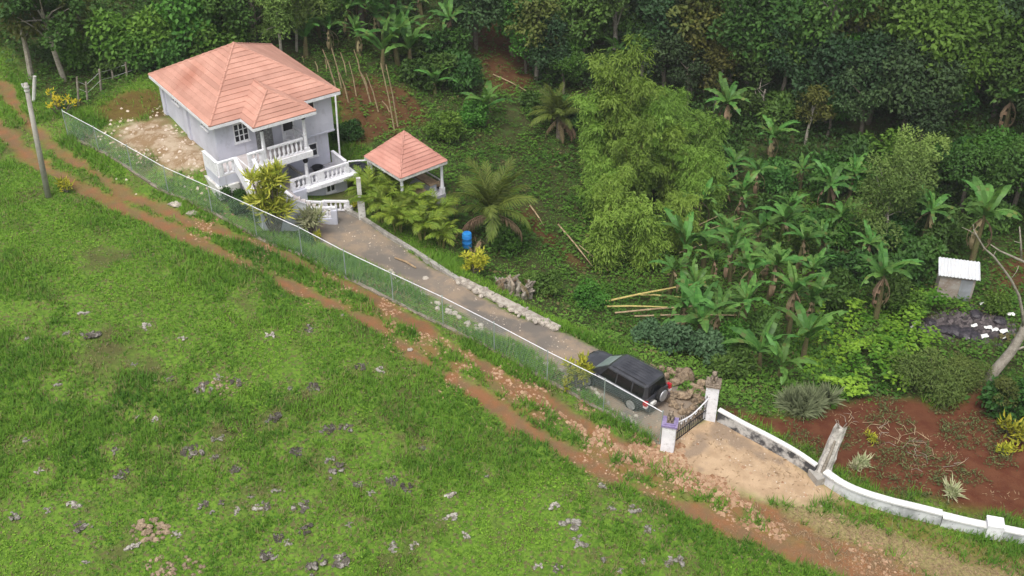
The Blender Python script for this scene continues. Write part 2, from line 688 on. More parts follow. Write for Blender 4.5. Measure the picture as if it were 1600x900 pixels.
# ------------------------------------------------------------------ terrain material and sheets
def terrain_material():
    m, nt, out = new_mat('terrain')
    big = noise(nt, .35, 3)
    mid = noise(nt, 1.6, 5)
    fine = noise(nt, 9.0, 5, .65)
    speck = noise(nt, 28.0, 3, .6)
    # pasture soil between the tufts
    col = mixrgb(nt, maprange(nt, mid, .35, .65), (.07, .12, .016), (.11, .165, .026))
    vo = nt.nodes.new('ShaderNodeTexVoronoi')
    vo.inputs['Scale'].default_value = 9.0
    vo.inputs['Randomness'].default_value = 1.0
    nt.links.new(coords(nt), vo.inputs['Vector'])
    sx = nt.nodes.new('ShaderNodeSeparateColor')
    nt.links.new(vo.outputs['Color'], sx.inputs[0])
    low = mixrgb(nt, sx.outputs[0], (.05, .12, .012), (.15, .27, .028))
    low = mixrgb(nt, maprange(nt, sx.outputs[1], .80, .92), low, (.12, .10, .05))
    col = mixrgb(nt, .7, col, low)
    col = mixrgb(nt, maprange(nt, big, .5, .72), col, (.085, .085, .03))
    # woodland floor: leaf litter and low green
    lit = mixrgb(nt, maprange(nt, fine, .35, .65), (.055, .042, .02), (.04, .065, .016))
    lit = mixrgb(nt, maprange(nt, mid, .5, .7), lit, (.055, .11, .020))
    col = mixrgb(nt, attr(nt, 'm_valley'), col, lit)
    # dry straw
    st = mixrgb(nt, maprange(nt, fine, .35, .65), (.34, .25, .13), (.20, .17, .07))
    col = mixrgb(nt, math_n(nt, 'MULTIPLY', attr(nt, 'm_straw'), .85), col, st)
    # bare pale yard
    ya = mixrgb(nt, maprange(nt, mid, .35, .6), (.40, .32, .23), (.24, .16, .09))
    ya = mixrgb(nt, maprange(nt, fine, .58, .72), ya, (.5, .45, .36))
    col = mixrgb(nt, attr(nt, 'm_yard'), col, ya)
    # laterite track
    tr = mixrgb(nt, maprange(nt, mid, .35, .65), (.225, .105, .048), (.17, .105, .055))
    tr = mixrgb(nt, maprange(nt, speck, .6, .72), tr, (.38, .25, .15))
    tr = mixrgb(nt, maprange(nt, fine, .6, .75), tr, (.14, .07, .035))
    col = mixrgb(nt, attr(nt, 'm_track'), col, tr)
    # sandy apron
    ap = mixrgb(nt, maprange(nt, mid, .35, .7), (.46, .33, .21), (.36, .25, .155))
    ap = mixrgb(nt, maprange(nt, big, .56, .64), ap, (.27, .20, .14))
    ap = mixrgb(nt, maprange(nt, speck, .63, .75), ap, (.5, .38, .26))
    col = mixrgb(nt, attr(nt, 'm_apron'), col, ap)
    # red soil
    rd = mixrgb(nt, maprange(nt, mid, .35, .65), (.095, .030, .015), (.125, .048, .024))
    rd = mixrgb(nt, maprange(nt, speck, .62, .74), rd, (.20, .10, .055))
    rd = mixrgb(nt, maprange(nt, fine, .6, .75), rd, (.06, .024, .013))
    col = mixrgb(nt, attr(nt, 'm_red'), col, rd)
    # old concrete driveway with dirt
    dv = mixrgb(nt, maprange(nt, mid, .35, .62), (.215, .18, .145), (.285, .22, .16))
    dv = mixrgb(nt, maprange(nt, big, .5, .62), dv, (.165, .145, .125))
    dv = mixrgb(nt, maprange(nt, fine, .6, .75), dv, (.13, .105, .08))
    dv = mixrgb(nt, maprange(nt, speck, .66, .78), dv, (.4, .35, .28))
    col = mixrgb(nt, attr(nt, 'm_drive'), col, dv)
    bump = math_n(nt, 'ADD', math_n(nt, 'MULTIPLY', fine, .6), math_n(nt, 'MULTIPLY', speck, .35))
    principled(nt, out, col, .95, 0, bump, .6, .06, .15)
    return m


M_TERRAIN = terrain_material()


def axis(lo, hi, step, far_lo, far_hi, grow=1.22):
    a = list(np.arange(lo, hi + 1e-6, step))
    s = step
    while a[-1] < far_hi:
        s *= grow
        a.append(a[-1] + s)
    s = step
    b = []
    x = lo
    while x > far_lo:
        s *= grow
        x -= s
        b.append(x)
    return np.array(b[::-1] + a)


XS = axis(-40, 42, .23, -900, 900)
_y1 = list(np.arange(24, 72, .23))
_s = .23
while _y1[-1] < 112:
    _s = min(_s * 1.03, .6)
    _y1.append(_y1[-1] + _s)
while _y1[-1] < 1500:
    _s *= 1.2
    _y1.append(_y1[-1] + _s)
_y0 = []
_s, _yy = .23, 24.0
while _yy > -700:
    _s *= 1.22
    _yy -= _s
    _y0.append(_yy)
YS = np.array(_y0[::-1] + _y1)
GX, GY = np.meshgrid(XS, YS)
GZ = hvec(GX, GY)
farm = sstep(150, 900, np.hypot(GX, GY - 60))
GZ = np.where(farm > 0, GZ * (1 - farm) + farm * 25, GZ)
MK = masks(GX.ravel(), GY.ravel())
MK = {k: v.reshape(GX.shape) for k, v in MK.items()}
# ruts sit a little lower than the verge
GZ = GZ - .07 * MK['track'] + .05 * (MK['rub'])
VG = np.stack([GX, GY, GZ], -1).reshape(-1, 3)
nyg, nxg = GX.shape
_idx = np.arange(nyg * nxg).reshape(nyg, nxg)
FQ = np.stack([_idx[:-1, :-1], _idx[:-1, 1:], _idx[1:, 1:], _idx[1:, :-1]], -1).reshape(-1, 4)


def fmask(k):
    return MK[k].ravel()[FQ].mean(1)


_fld = inside(VG[:, 0][FQ].mean(1), VG[:, 1][FQ].mean(1), FIELD)
cls = np.zeros(len(FQ), int)                      # 0 roadside bank
cls[_fld] = 7
cls[fmask('valley') > .5] = 1
cls[fmask('yard') > .5] = 2
cls[fmask('track') > .5] = 3
cls[fmask('apron') > .5] = 4
cls[fmask('red') > .5] = 5
cls[fmask('drive') > .5] = 6
names = {0: 'grass_verge', 1: 'valley_floor', 2: 'bare_yard', 3: 'dirt_track', 4: 'sandy_forecourt', 5: 'red_soil', 6: 'driveway', 7: 'grass_field'}
for k, nm in names.items():
    fs = FQ[cls == k]
    used, inv = np.unique(fs.ravel(), return_inverse=True)
    va = {'m_' + q: MK[q].ravel()[used] for q in ('track', 'drive', 'apron', 'straw', 'red', 'yard', 'valley')}
    o = link(nm, np_mesh(nm, VG[used], inv.reshape(-1, 4), M_TERRAIN, vattrs=va, smooth=True))
    o['kind'] = 'structure'


def ground(x, y):
    """height of the built sheets (bilinear)"""
    x = np.atleast_1d(np.asarray(x, float))
    y = np.atleast_1d(np.asarray(y, float))
    i = np.clip(np.searchsorted(XS, x) - 1, 0, nxg - 2)
    j = np.clip(np.searchsorted(YS, y) - 1, 0, nyg - 2)
    fx = (x - XS[i]) / (XS[i + 1] - XS[i])
    fy = (y - YS[j]) / (YS[j + 1] - YS[j])
    z = (GZ[j, i] * (1 - fx) + GZ[j, i + 1] * fx) * (1 - fy) + (GZ[j + 1, i] * (1 - fx) + GZ[j + 1, i + 1] * fx) * fy
    return z


def gp(px, py, dz=0.0):
    p = at(px, py, dz)
    return (p[0], p[1], float(ground(p[0], p[1])[0]))

# ------------------------------------------------------------------ materials for built things
M_WALL = simple('lilac_plaster', (.57, .58, .66), (.50, .51, .585), 1.2, .9, bstr=.15, c3=(.43, .43, .48))
M_WHITE = simple('white_paint', (.80, .80, .83), (.68, .68, .72), 2.0, .75, bstr=.12, c3=(.55, .54, .54))
M_OLDWHITE = simple('weathered_white_paint', (.66, .66, .64), (.46, .45, .42), 1.4, .85, bstr=.3, c3=(.30, .28, .25))
M_CONC = simple('grey_concrete', (.36, .34, .31), (.25, .235, .21), 1.8, .9, bstr=.4, c3=(.46, .44, .4))
M_DARKGLASS = simple('dark_glass', (.012, .013, .018), (.03, .032, .04), 2.0, .15, spec=.5, bstr=0)
M_DARK = simple('near_black', (.012, .012, .015), (.02, .02, .022), 2.0, .8)
M_BLACKPL = simple('black_plastic', (.012, .013, .018), (.022, .024, .03), 2, .45, spec=.4)
M_FLOOR = simple('terrace_screed', (.42, .42, .47), (.34, .33, .36), 1.0, .85, c3=(.26, .24, .24))
M_LAND = simple('landing_screed', (.54, .50, .50), (.45, .41, .40), 1.6, .85)
M_BROWNFL = simple('dusty_floor', (.36, .32, .32), (.44, .40, .40), 1.4, .9)
M_PURPLE = simple('purple_paint', (.22, .17, .34), (.30, .25, .40), 4, .8, c3=(.14, .11, .17))
M_LION = simple('bronze_painted_cement', (.15, .115, .085), (.27, .22, .17), 14, .8, lo=.4, hi=.6)
M_IRON = simple('black_wrought_iron', (.014, .014, .018), (.03, .028, .03), 6, .55)
M_GALV = simple('galvanised_pipe', (.62, .63, .62), (.48, .48, .46), 3, .5, metal=.2, spec=.5)
M_FPOST = simple('green_grey_post', (.30, .35, .32), (.22, .26, .24), 3, .6)
M_KERB = simple('dirty_kerb', (.24, .20, .16), (.15, .13, .09), 2.2, .95, bstr=.6, c3=(.34, .30, .25))
M_WIRE = simple('green_coated_wire', (.22, .32, .27), (.27, .35, .31), 3, .6)
M_WOODP = simple('grey_weathered_wood', (.27, .24, .20), (.17, .145, .115), 3, .9, c3=(.38, .35, .3))
M_WOOD = simple('sun_bleached_wood', (.42, .31, .19), (.28, .19, .11), 3, .85)
M_POLE = simple('grey_pole', (.38, .36, .32), (.28, .26, .23), 1.5, .9, c3=(.4, .38, .34))
M_BLUE = simple('blue_plastic', (.02, .18, .55), (.03, .26, .62), 2, .45)
M_ZINC = simple('pale_zinc_sheet', (.66, .68, .70), (.60, .61, .62), 1.2, .45, metal=.25, c3=(.60, .59, .57))
M_BLOCK = simple('bare_block_render', (.34, .31, .28), (.25, .19, .15), 1.6, .95, c3=(.42, .40, .37), bstr=.5)
M_STONE = simple('limestone', (.33, .315, .28), (.15, .14, .12), 3.2, .95, bstr=.7, c3=(.46, .44, .40), obj_rand=.25)
M_DARKSTONE = simple('weathered_dark_limestone', (.19, .178, .16), (.075, .068, .058), 4.0, .95, bstr=.8, c3=(.34, .325, .30), obj_rand=.3)


def karst(name, dark, pale, amt):
    m, nt, out = new_mat(name)
    n1 = noise(nt, 2.2, 6, .7)
    n2 = noise(nt, 9.0, 5, .7)
    geo = nt.nodes.new('ShaderNodeNewGeometry')
    oi = nt.nodes.new('ShaderNodeObjectInfo')
    col = mixrgb(nt, maprange(nt, n1, amt - .08, amt + .08), pale, dark)
    col = mixrgb(nt, maprange(nt, n2, .55, .68), col, tuple(x * .35 for x in dark))
    hs = nt.nodes.new('ShaderNodeHueSaturation')
    nt.links.new(maprange(nt, oi.outputs['Random'], 0, 1, .75, 1.25), hs.inputs['Value'])
    nt.links.new(col, hs.inputs['Color'])
    principled(nt, out, hs.outputs[0], .95, 0, n2, .9, .04, .15)
    return m


M_STONE = karst('limestone', (.14, .125, .10), (.36, .34, .30), .53)
M_DARKSTONE = karst('weathered_dark_limestone', (.085, .075, .062), (.30, .28, .25), .45)
M_TANSTONE = simple('tan_limestone', (.33, .255, .17), (.18, .125, .075), 2.6, .95, bstr=.7, c3=(.42, .35, .27), obj_rand=.22)
M_PALESTONE = simple('pale_rubble', (.44, .40, .34), (.28, .24, .20), 3, .95, bstr=.7, c3=(.52, .48, .42), obj_rand=.18)
def streaked(name, c1, c2, dirt):
    """painted render with faint rain streaks and patchy repairs"""
    m, nt, out = new_mat(name)
    mp = nt.nodes.new('ShaderNodeMapping')
    mp.inputs['Scale'].default_value = (5.0, 5.0, .35)
    nt.links.new(coords(nt), mp.inputs['Vector'])
    col = mixrgb(nt, maprange(nt, noise(nt, .9, 4), .35, .65), c1, c2)
    st = maprange(nt, noise(nt, 1.0, 5, .6, mp.outputs[0]), .54, .74)
    col = mixrgb(nt, math_n(nt, 'MULTIPLY', st, .55), col, dirt)
    col = mixrgb(nt, math_n(nt, 'MULTIPLY', maprange(nt, noise(nt, 2.6, 5, .65), .58, .68), .5), col, tuple(x * .85 for x in c2))
    principled(nt, out, col, .9, 0, noise(nt, 9, 5), .2, .02, .2)
    return m


M_WALL = streaked('lilac_plaster_streaked', (.57, .58, .66), (.50, .51, .585), (.36, .355, .38))
M_COPE = streaked('weathered_white_coping', (.72, .72, .72), (.62, .62, .61), (.40, .385, .36))
M_VENEER = None


def veneer():
    m, nt, out = new_mat('stone_veneer')
    v = nt.nodes.new('ShaderNodeTexVoronoi')
    v.inputs['Scale'].default_value = 6.0
    nt.links.new(coords(nt), v.inputs['Vector'])
    col = mixrgb(nt, maprange(nt, v.outputs['Distance'], .1, .5), (.34, .34, .33), (.12, .12, .125))
    col = mixrgb(nt, maprange(nt, noise(nt, 9), .4, .6), col, (.22, .23, .22))
    principled(nt, out, col, .9, 0, v.outputs['Distance'], .6)
    return m


M_VENEER = veneer()


def roof_material(name, c1, c2, stain):
    m, nt, out = new_mat(name)
    col = mixrgb(nt, maprange(nt, noise(nt, .8, 4), .35, .65), c1, c2)
    col = mixrgb(nt, maprange(nt, noise(nt, 14, 3), .5, .75), col, tuple(x * .82 for x in c1))
    if stain:
        # one rust coloured rain stain with a shape of its own on the left slope
        vm = nt.nodes.new('ShaderNodeVectorMath')
        vm.operation = 'DISTANCE'
        nt.links.new(coords(nt), vm.inputs[0])
        vm.inputs[1].default_value = stain
        sp = maprange(nt, math_n(nt, 'ADD', vm.outputs['Value'], math_n(nt, 'MULTIPLY', noise(nt, 1.7, 5), 1.6)), 2.4, .7)
        col = mixrgb(nt, math_n(nt, 'MULTIPLY', sp, .75), col, (.34, .13, .085))
    oi = nt.nodes.new('ShaderNodeObjectInfo')
    hs = nt.nodes.new('ShaderNodeHueSaturation')
    nt.links.new(maprange(nt, oi.outputs['Random'], 0, 1, .9, 1.08), hs.inputs['Value'])
    nt.links.new(col, hs.inputs['Color'])
    principled(nt, out, hs.outputs[0], .7, 0, noise(nt, 22, 4), .25, .01, .25)
    return m


M_ROOF = roof_material('salmon_roof_sheet', (.52, .28, .215), (.44, .225, .17), (1.3, 5.2, 7.3))
M_GROOF = roof_material('salmon_gazebo_sheet', (.54, .27, .215), (.45, .21, .165), None)


# ------------------------------------------------------------------ shared builders
def roof_plane(parent, a0, a1, b0, b1, n, mat, nm='roof_course'):
    """overlapping courses between the eave a0-a1 and the top b0-b1 (left edge a0-b0, right edge a1-b1)"""
    a0, a1, b0, b1 = [Vector(p) for p in (a0, a1, b0, b1)]
    nrm = (a1 - a0).cross((b0 + b1) / 2 - (a0 + a1) / 2).normalized()
    if nrm.z < 0:
        nrm = -nrm
    for i in range(n):
        t0, t1 = i / n, (i + 1) / n + .03
        if i == n - 1:
            t1 = 1.0
        p0, p1, q1, q0 = a0.lerp(b0, t0), a1.lerp(b1, t0), a1.lerp(b1, t1), a0.lerp(b0, t1)
        up = .06
        mb = MB()
        vs = [p0 + nrm * up, p1 + nrm * up, q1 + nrm * .012, q0 + nrm * .012, p0, p1, q1 - nrm * .01, q0 - nrm * .01]
        mb.add(vs, [(0, 1, 2, 3), (4, 7, 6, 5), (0, 4, 5, 1), (1, 5, 6, 2), (3, 7, 4, 0)])
        obj(nm, mb, mat, parent)


def ridge_cap(parent, a, b, mat, r=.085):
    a, b = Vector(a), Vector(b)
    n = max(2, int((b - a).length / .45))
    mb = MB()
    for i in range(n):
        p, q = a.lerp(b, i / n), a.lerp(b, (i + 1.08) / n)
        mb.tube([p + Vector((0, 0, .03)), q + Vector((0, 0, .012))], [r, r * .85], 6)
    obj('ridge_cap', mb, mat, parent)


BAL_PROF = [(.055, 0), (.055, .05), (.035, .09), (.07, .22), (.06, .32), (.032, .46), (.05, .52), (.055, .56)]
_balmesh = {}


def baluster_mesh(h, mat, fat=1.0):
    k = (round(h, 2), mat.name, fat)
    if k not in _balmesh:
        mb = MB()
        mb.lathe([(r * fat, z / .56 * h) for r, z in BAL_PROF], sides=8)
        _balmesh[k] = mb.mesh('baluster', mat, True)
    return _balmesh[k]


def sweep_box(mb, a, b, w, h, z0=0.0):
    """bar with vertical ends between two 3-D points, width w (horizontal), height h above the line + z0"""
    a, b = Vector(a), Vector(b)
    d = Vector((b.x - a.x, b.y - a.y, 0)).normalized()
    s = Vector((-d.y, d.x, 0)) * w / 2
    u0, u1 = Vector((0, 0, z0)), Vector((0, 0, z0 + h))
    mb.add([a - s + u0, b - s + u0, b + s + u0, a + s + u0, a - s + u1, b - s + u1, b + s + u1, a + s + u1],
           [(0, 3, 2, 1), (4, 5, 6, 7), (0, 1, 5, 4), (1, 2, 6, 5), (2, 3, 7, 6), (3, 0, 4, 7)])


def balustrade(parent, a, b, h, n, mat, fat=1.0, rail=.16, posts=True):
    mb = MB()
    sweep_box(mb, a, b, rail, .09, 0)
    sweep_box(mb, a, b, rail + .02, .10, h - .10)
    if posts:
        for p in (a, b):
            mb.b2((p[0] - .10, p[1] - .10, p[2] - .02), (p[0] + .10, p[1] + .10, p[2] + h - .012))
    r = obj('balustrade', mb, mat, parent)
    me = baluster_mesh(h - .2, mat, fat)
    A, Bv = Vector(a), Vector(b)
    for i in range(n):
        p = A.lerp(Bv, (i + .5) / n)
        link('baluster', me, r, (p.x, p.y, p.z + .095))
    return r


def wall_parapet(parent, pts, w, h, mat, coping=None, nm='parapet'):
    mb = MB()
    for a, b in zip(pts[:-1], pts[1:]):
        sweep_box(mb, a, b, w, h)
    o = obj(nm, mb, mat, parent)
    if coping:
        mc = MB()
        for a, b in zip(pts[:-1], pts[1:]):
            sweep_box(mc, a, b, w + .06, .06, h - .002)
        obj('coping', mc, coping, o)
    return o


def window(parent, u0, u1, z0, z1, v, facing, cols, rows, open_right=False, plane='front'):
    """frame standing proud of the wall with dark panes; plane front = const v, side = const u"""
    def P(a, d, z):
        return (a, v + d * facing, z) if plane == 'front' else (v + d * facing, a, z)

    def bar(mb, a0, a1, zz0, zz1, d0, d1):
        p, q = P(a0, d0, zz0), P(a1, d1, zz1)
        mb.b2([min(x, y) for x, y in zip(p, q)], [max(x, y) for x, y in zip(p, q)])
    f = MB()
    t = .06
    bar(f, u0 - t, u0, z0 - t, z1 + t, -.05, .055)
    bar(f, u1, u1 + t, z0 - t, z1 + t, -.05, .055)
    bar(f, u0, u1, z1, z1 + t, -.05, .052)
    bar(f, u0 - .1, u1 + .1, z0 - .13, z0 - t, -.05, .10)
    bar(f, u0, u1, z0 - t, z0, -.05, .05)
    w = obj('window', f, M_WHITE, parent)
    n_c = cols
    for i in range(n_c):
        for j in range(rows):
            a0 = u0 + (u1 - u0) * i / n_c
            a1 = u0 + (u1 - u0) * (i + 1) / n_c
            b0 = z0 + (z1 - z0) * j / rows
            b1 = z0 + (z1 - z0) * (j + 1) / rows
            p = MB()
            bar(p, a0 + .002, a1 - .002, b0 + .002, b1 - .002, .0, .018)
            obj('pane', p, M_DARKGLASS, w)
    g = MB()
    for i in range(1, n_c):
        a = u0 + (u1 - u0) * i / n_c
        bar(g, a - .03, a + .03, z0, z1, .015, .046)
    for j in range(1, rows):
        b = z0 + (z1 - z0) * j / rows
        for i in range(n_c):
            a0 = u0 + (u1 - u0) * i / n_c + .031
            a1 = u0 + (u1 - u0) * (i + 1) / n_c - .031
            bar(g, a0, a1, b - .022, b + .022, .015, .042)
    if g.v:
        obj('muntin', g, M_WHITE, w)
    return w


# ------------------------------------------------------------------ the house
HOUSE = thing('house', 'two storey lilac house with salmon hipped roof and white balustrades on the slope', 'house', (HB[0], HB[1], 0), HANG)
W_, D_, ZE, HZ = 8.05, 8.92, 6.6, 2.64
roof = MB()
apex = (W_ / 2 - .22, D_ / 2 - .05, ZE + HZ - .16)
cs = [(0, 0, ZE), (W_, 0, ZE), (W_, D_, ZE), (0, D_, ZE)]
# deck below the courses, fascia and soffit
ins = [(.03, .03, ZE - .03), (W_ - .03, .03, ZE - .03), (W_ - .03, D_ - .03, ZE - .03), (.03, D_ - .03, ZE - .03), (apex[0], apex[1], apex[2] - .05)]
roof.add(ins, [(0, 1, 4), (1, 2, 4), (2, 3, 4), (3, 0, 4), (0, 3, 2, 1)])
ROOF = obj('roof', roof, M_ROOF, HOUSE)
NC = 15
roof_plane(ROOF, cs[0], cs[1], apex, apex, NC, M_ROOF)
roof_plane(ROOF, cs[1], cs[2], apex, apex, NC, M_ROOF)
roof_plane(ROOF, cs[2], cs[3], apex, apex, NC, M_ROOF)
roof_plane(ROOF, cs[3], cs[0], apex, apex, NC, M_ROOF)
for c in cs:
    ridge_cap(ROOF, c, apex, M_ROOF)
mb = MB()
mb.lathe([(.16, -.06), (.13, .06), (.05, .12)], (apex[0], apex[1], apex[2]), 8)
obj('ridge_cap', mb, M_ROOF, ROOF)
fs = MB()
for a, b in ((cs[0], cs[1]), (cs[1], cs[2]), (cs[2], cs[3]), (cs[3], cs[0])):
    sweep_box(fs, (a[0], a[1], ZE - .19), (b[0], b[1], ZE - .19), .06, .17)
obj('fascia', fs, M_WHITE, ROOF)
# verandah roof
vE, vF, vu0, vu1 = -1.64, 0.0, 1.80, 5.62
um = (vu0 + vu1) / 2
sl = HZ / (D_ / 2)
rh = (vu1 - vu0) / 2
zt = ZE + rh * sl
ra, rb = (um, vE + rh, zt), (um, rh + .02, zt)
E0, F0 = (vu0, vE, ZE + .02), (vu1, vE, ZE + .02)
E1_, F1_ = (vu0, .0, ZE + .02), (vu1, .0, ZE + .02)
VR = MB()
VR.add([E0, F0, ra, (vu0, .05, ZE), (vu1, .05, ZE), (um, rh, zt)], [(0, 1, 2), (0, 2, 5, 3), (1, 4, 5, 2), (0, 3, 4, 1)])
VROOF = obj('verandah_roof', VR, M_ROOF, HOUSE)
roof_plane(VROOF, E0, F0, ra, ra, 7, M_ROOF)
roof_plane(VROOF, E1_, E0, rb, ra, 7, M_ROOF)
roof_plane(VROOF, F0, F1_, ra, rb, 7, M_ROOF)
ridge_cap(VROOF, E0, ra, M_ROOF)
ridge_cap(VROOF, F0, ra, M_ROOF)
ridge_cap(VROOF, ra, rb, M_ROOF)
fs = MB()
for a, b in ((E0, F0), (E0, E1_), (F1_, F0)):
    sweep_box(fs, (a[0], a[1], ZE - .17), (b[0], b[1], ZE - .17), .06, .17)
fs.b2((vu0 + .04, vE + .04, ZE - .10), (vu1 - .04, -.03, ZE - .06))
obj('fascia', fs, M_WHITE, VROOF)
# walls
UF = 4.2            # upper floor
w = MB()
w.b2((.40, .50, 3.98), (7.68, 8.40, ZE - .12))
obj('wall', w, M_WALL, HOUSE)
w = MB()
w.b2((.46, .62, 1.0), (7.30, 8.30, 3.98))
obj('wall', w, M_WALL, HOUSE)
w = MB()
w.b2((7.303, 1.0, 1.9), (7.42, 3.0, 3.8))
obj('shaded_gap', w, M_DARK, HOUSE)  # dark box painted as the shade in the gap beside the wall
w = MB()
w.b2((.36, .46, 4.02), (7.72, .50, 4.10))
obj('storey_band', w, M_WALL, HOUSE)
w = MB()
w.b2((.28, 4.3, 3.4), (.40, 4.75, ZE - .14))
obj('pilaster', w, M_WALL, HOUSE)
w = MB()
w.b2((.28, 7.9, 3.4), (.40, 8.35, ZE - .14))
obj('pilaster', w, M_WALL, HOUSE)
window(HOUSE, 1.52, 2.30, 5.05, 6.08, .50, -1, 3, 3)
window(HOUSE, 5.98, 6.45, 2.75, 3.5, .62, -1, 1, 2)
window(HOUSE, 5.75, 6.5, 5.65, 6.2, .50, -1, 2, 1)
window(HOUSE, 1.5, 2.3, 5.75, 6.15, .40, -1, 3, 2, plane='side')
window(HOUSE, 5.6, 6.5, 5.75, 6.15, .40, -1, 3, 2, plane='side')
d = MB()
d.b2((2.75, .44, UF + .01), (3.75, .50, 6.2))
obj('stone_panel', d, M_VENEER, HOUSE)
d = MB()
d.b2((4.35, .46, UF + .01), (5.15, .50, 6.15))
dr = obj('door', d, M_WHITE, HOUSE)
d = MB()
d.b2((4.45, .44, 4.9), (5.05, .46, 6.05))
obj('pane', d, M_DARKGLASS, dr)
d = MB()
d.ball((5.09, .43, 5.1), .035, 6, 4)
obj('handle', d, M_GALV, dr)
# verandah slab, columns, balustrade
s = MB()
s.b2((1.35, -1.45, 3.84), (5.25, .455, UF))
obj('verandah_slab', s, M_WHITE, HOUSE)
s = MB()
s.b2((1.42, -1.36, UF + .002), (5.16, .44, UF + .012))
obj('verandah_floor', s, M_LAND, HOUSE)
for (cu, cv) in ((2.42, -1.22), (4.98, -1.22)):
    c = MB()
    c.box((cu, cv, UF + .10), (.30, .30, .22))
    c.lathe([(.11, .1), (.12, .3), (.10, 1.4), (.095, 1.95)], (cu, cv, UF), 10)
    co = obj('column', c, M_WHITE, HOUSE)
    c = MB()
    c.lathe([(.10, 1.95), (.16, 2.05), (.17, 2.14)], (cu, cv, UF), 10)
    obj('capital', c, M_DARK, co)
balustrade(HOUSE, (2.62, -1.25, UF), (4.78, -1.25, UF), .86, 8, M_WHITE, 1.25, posts=False)
balustrade(HOUSE, (1.50, -1.25, UF), (2.25, -1.25, UF), .86, 3, M_WHITE, 1.25)
balustrade(HOUSE, (5.08, -1.05, UF), (5.08, .40, UF), .86, 5, M_WHITE, 1.25, posts=False)
# plastic chair on the verandah
# landing at the upper door and stair flights
s = MB()
s.b2((-.45, -1.3, 3.0), (1.345, .45, UF - .03))
obj('landing', s, M_WALL, HOUSE)
s = MB()
s.b2((-.44, -1.29, UF - .029), (1.34, .44, UF - .01))
obj('landing_floor', s, M_LAND, HOUSE)
s = MB()
s.b2((-.62, -1.48, 2.9), (.62, -1.302, 3.62))
s.b2((-.62, -1.298, 2.9), (-.452, .5, 3.62))
obj('landing_base', s, M_OLDWHITE, HOUSE)
wall_parapet(HOUSE, [(-.38, .62, UF - .3), (-.38, -1.2, UF - .3)], .13, 1.1, M_WHITE, M_WHITE)
balustrade(HOUSE, (-.26, -1.2, UF), (.66, -1.2, UF), .84, 3, M_WHITE, 1.25)
st = MB()
n_st = 8
for i in range(n_st):
    z1 = UF - .15 * (i + 1)
    v0 = -1.305 - .22 * i
    st.b2((.72, v0 - .22, z1 - .5), (1.55, v0 - .001, z1))
obj('stair_flight', st, M_LAND, HOUSE)
wall_parapet(HOUSE, [(.66, -1.3, UF - .05), (.70, -3.1, 2.95)], .14, .8, M_WHITE, M_WHITE)
wall_parapet(HOUSE, [(1.60, -1.50, UF - .2), (1.62, -3.0, 3.05)], .14, .75, M_WHITE, M_WHITE)
s = MB()
s.b2((.60, -4.0, 1.2), (1.75, -3.07, 2.95))
obj('landing', s, M_WALL, HOUSE)
s = MB()
s.b2((.62, -3.98, 2.951), (1.74, -3.08, 2.975))
obj('landing_floor', s, M_LAND, HOUSE)
wall_parapet(HOUSE, [(.66, -3.1, 2.96), (.75, -3.95, 2.96), (1.75, -3.95, 2.96)], .14, .7, M_WHITE, M_WHITE)
st = MB()
for i in range(6):
    st.b2((1.752 + .26 * i, -3.9, 1.0), (1.752 + .26 * (i + 1) - .001, -3.07, 2.83 - .155 * i))
obj('stair_flight', st, M_WALL, HOUSE)
wall_parapet(HOUSE, [(1.8, -3.95, 2.85), (2.6, -3.93, 2.25), (3.35, -3.90, 1.75)], .14, .68, M_WHITE, M_WHITE)
wall_parapet(HOUSE, [(3.02, -1.15, 1.90), (3.02, -2.85, 1.90)], .14, .60, M_WALL, M_WHITE)
# lower court west of the terrace, terrace slab and its balustrade
s = MB()
s.b2((1.78, -1.08, .8), (4.52, .6, 1.93))
obj('court', s, M_WALL, HOUSE)
s = MB()
s.b2((2.95, -2.85, .6), (3.70, -1.083, 1.93))
obj('court', s, M_WALL, HOUSE)
s = MB()
s.b2((3.10, -2.83, 1.931), (3.68, -1.10, 1.945))
obj('court_floor', s, M_BROWNFL, HOUSE)
s = MB()
s.b2((1.80, -1.06, 1.931), (4.50, .58, 1.945))
obj('court_floor', s, M_BROWNFL, HOUSE)
s = MB()
s.b2((4.525, -1.05, .2), (7.42, .61, 1.70))
obj('basement_wall', s, M_WALL, HOUSE)
s = MB()
s.b2((4.60, -1.55, 1.702), (7.95, .615, 1.92))
obj('terrace_slab', s, M_WHITE, HOUSE)
s = MB()
s.b2((4.62, -1.00, 1.923), (7.35, .612, 1.955))
obj('terrace_floor', s, M_FLOOR, HOUSE)
window(HOUSE, 6.05, 6.55, 1.05, 1.5, -1.052, -1, 2, 1)
balustrade(HOUSE, (3.85, -1.16, 1.93), (5.55, -1.16, 1.93), .70, 6, M_WHITE, 1.35, rail=.14)
balustrade(HOUSE, (5.75, -1.16, 1.93), (7.45, -1.16, 1.93), .70, 6, M_WHITE, 1.35, rail=.14)
wall_parapet(HOUSE, [(7.45, .60, 1.93), (7.45, -1.02, 1.93)], .14, .72, M_WHITE, M_WHITE)
wall_parapet(HOUSE, [(4.55, .55, 1.92), (4.57, -.2, 1.92), (4.66, -.98, 1.92)], .10, .68, M_WALL, M_CONC)
s = MB()
s.b2((3.75, -1.42, .3), (4.597, -1.10, 1.9))
obj('terrace_pier', s, M_WALL, HOUSE)
c = MB()
c.lathe([(.15, 0), (.15, .12), (.11, .2), (.10, 1.5)], (4.85, -1.16, 1.93), 10)
c.box((4.85, -1.16, 2.25), (.26, .26, .66))
co = obj('column', c, M_WHITE, HOUSE)
c = MB()
c.lathe([(.10, 1.5), (.15, 1.6), (.15, 1.7), (.08, 1.78)], (4.85, -1.16, 1.93), 10)
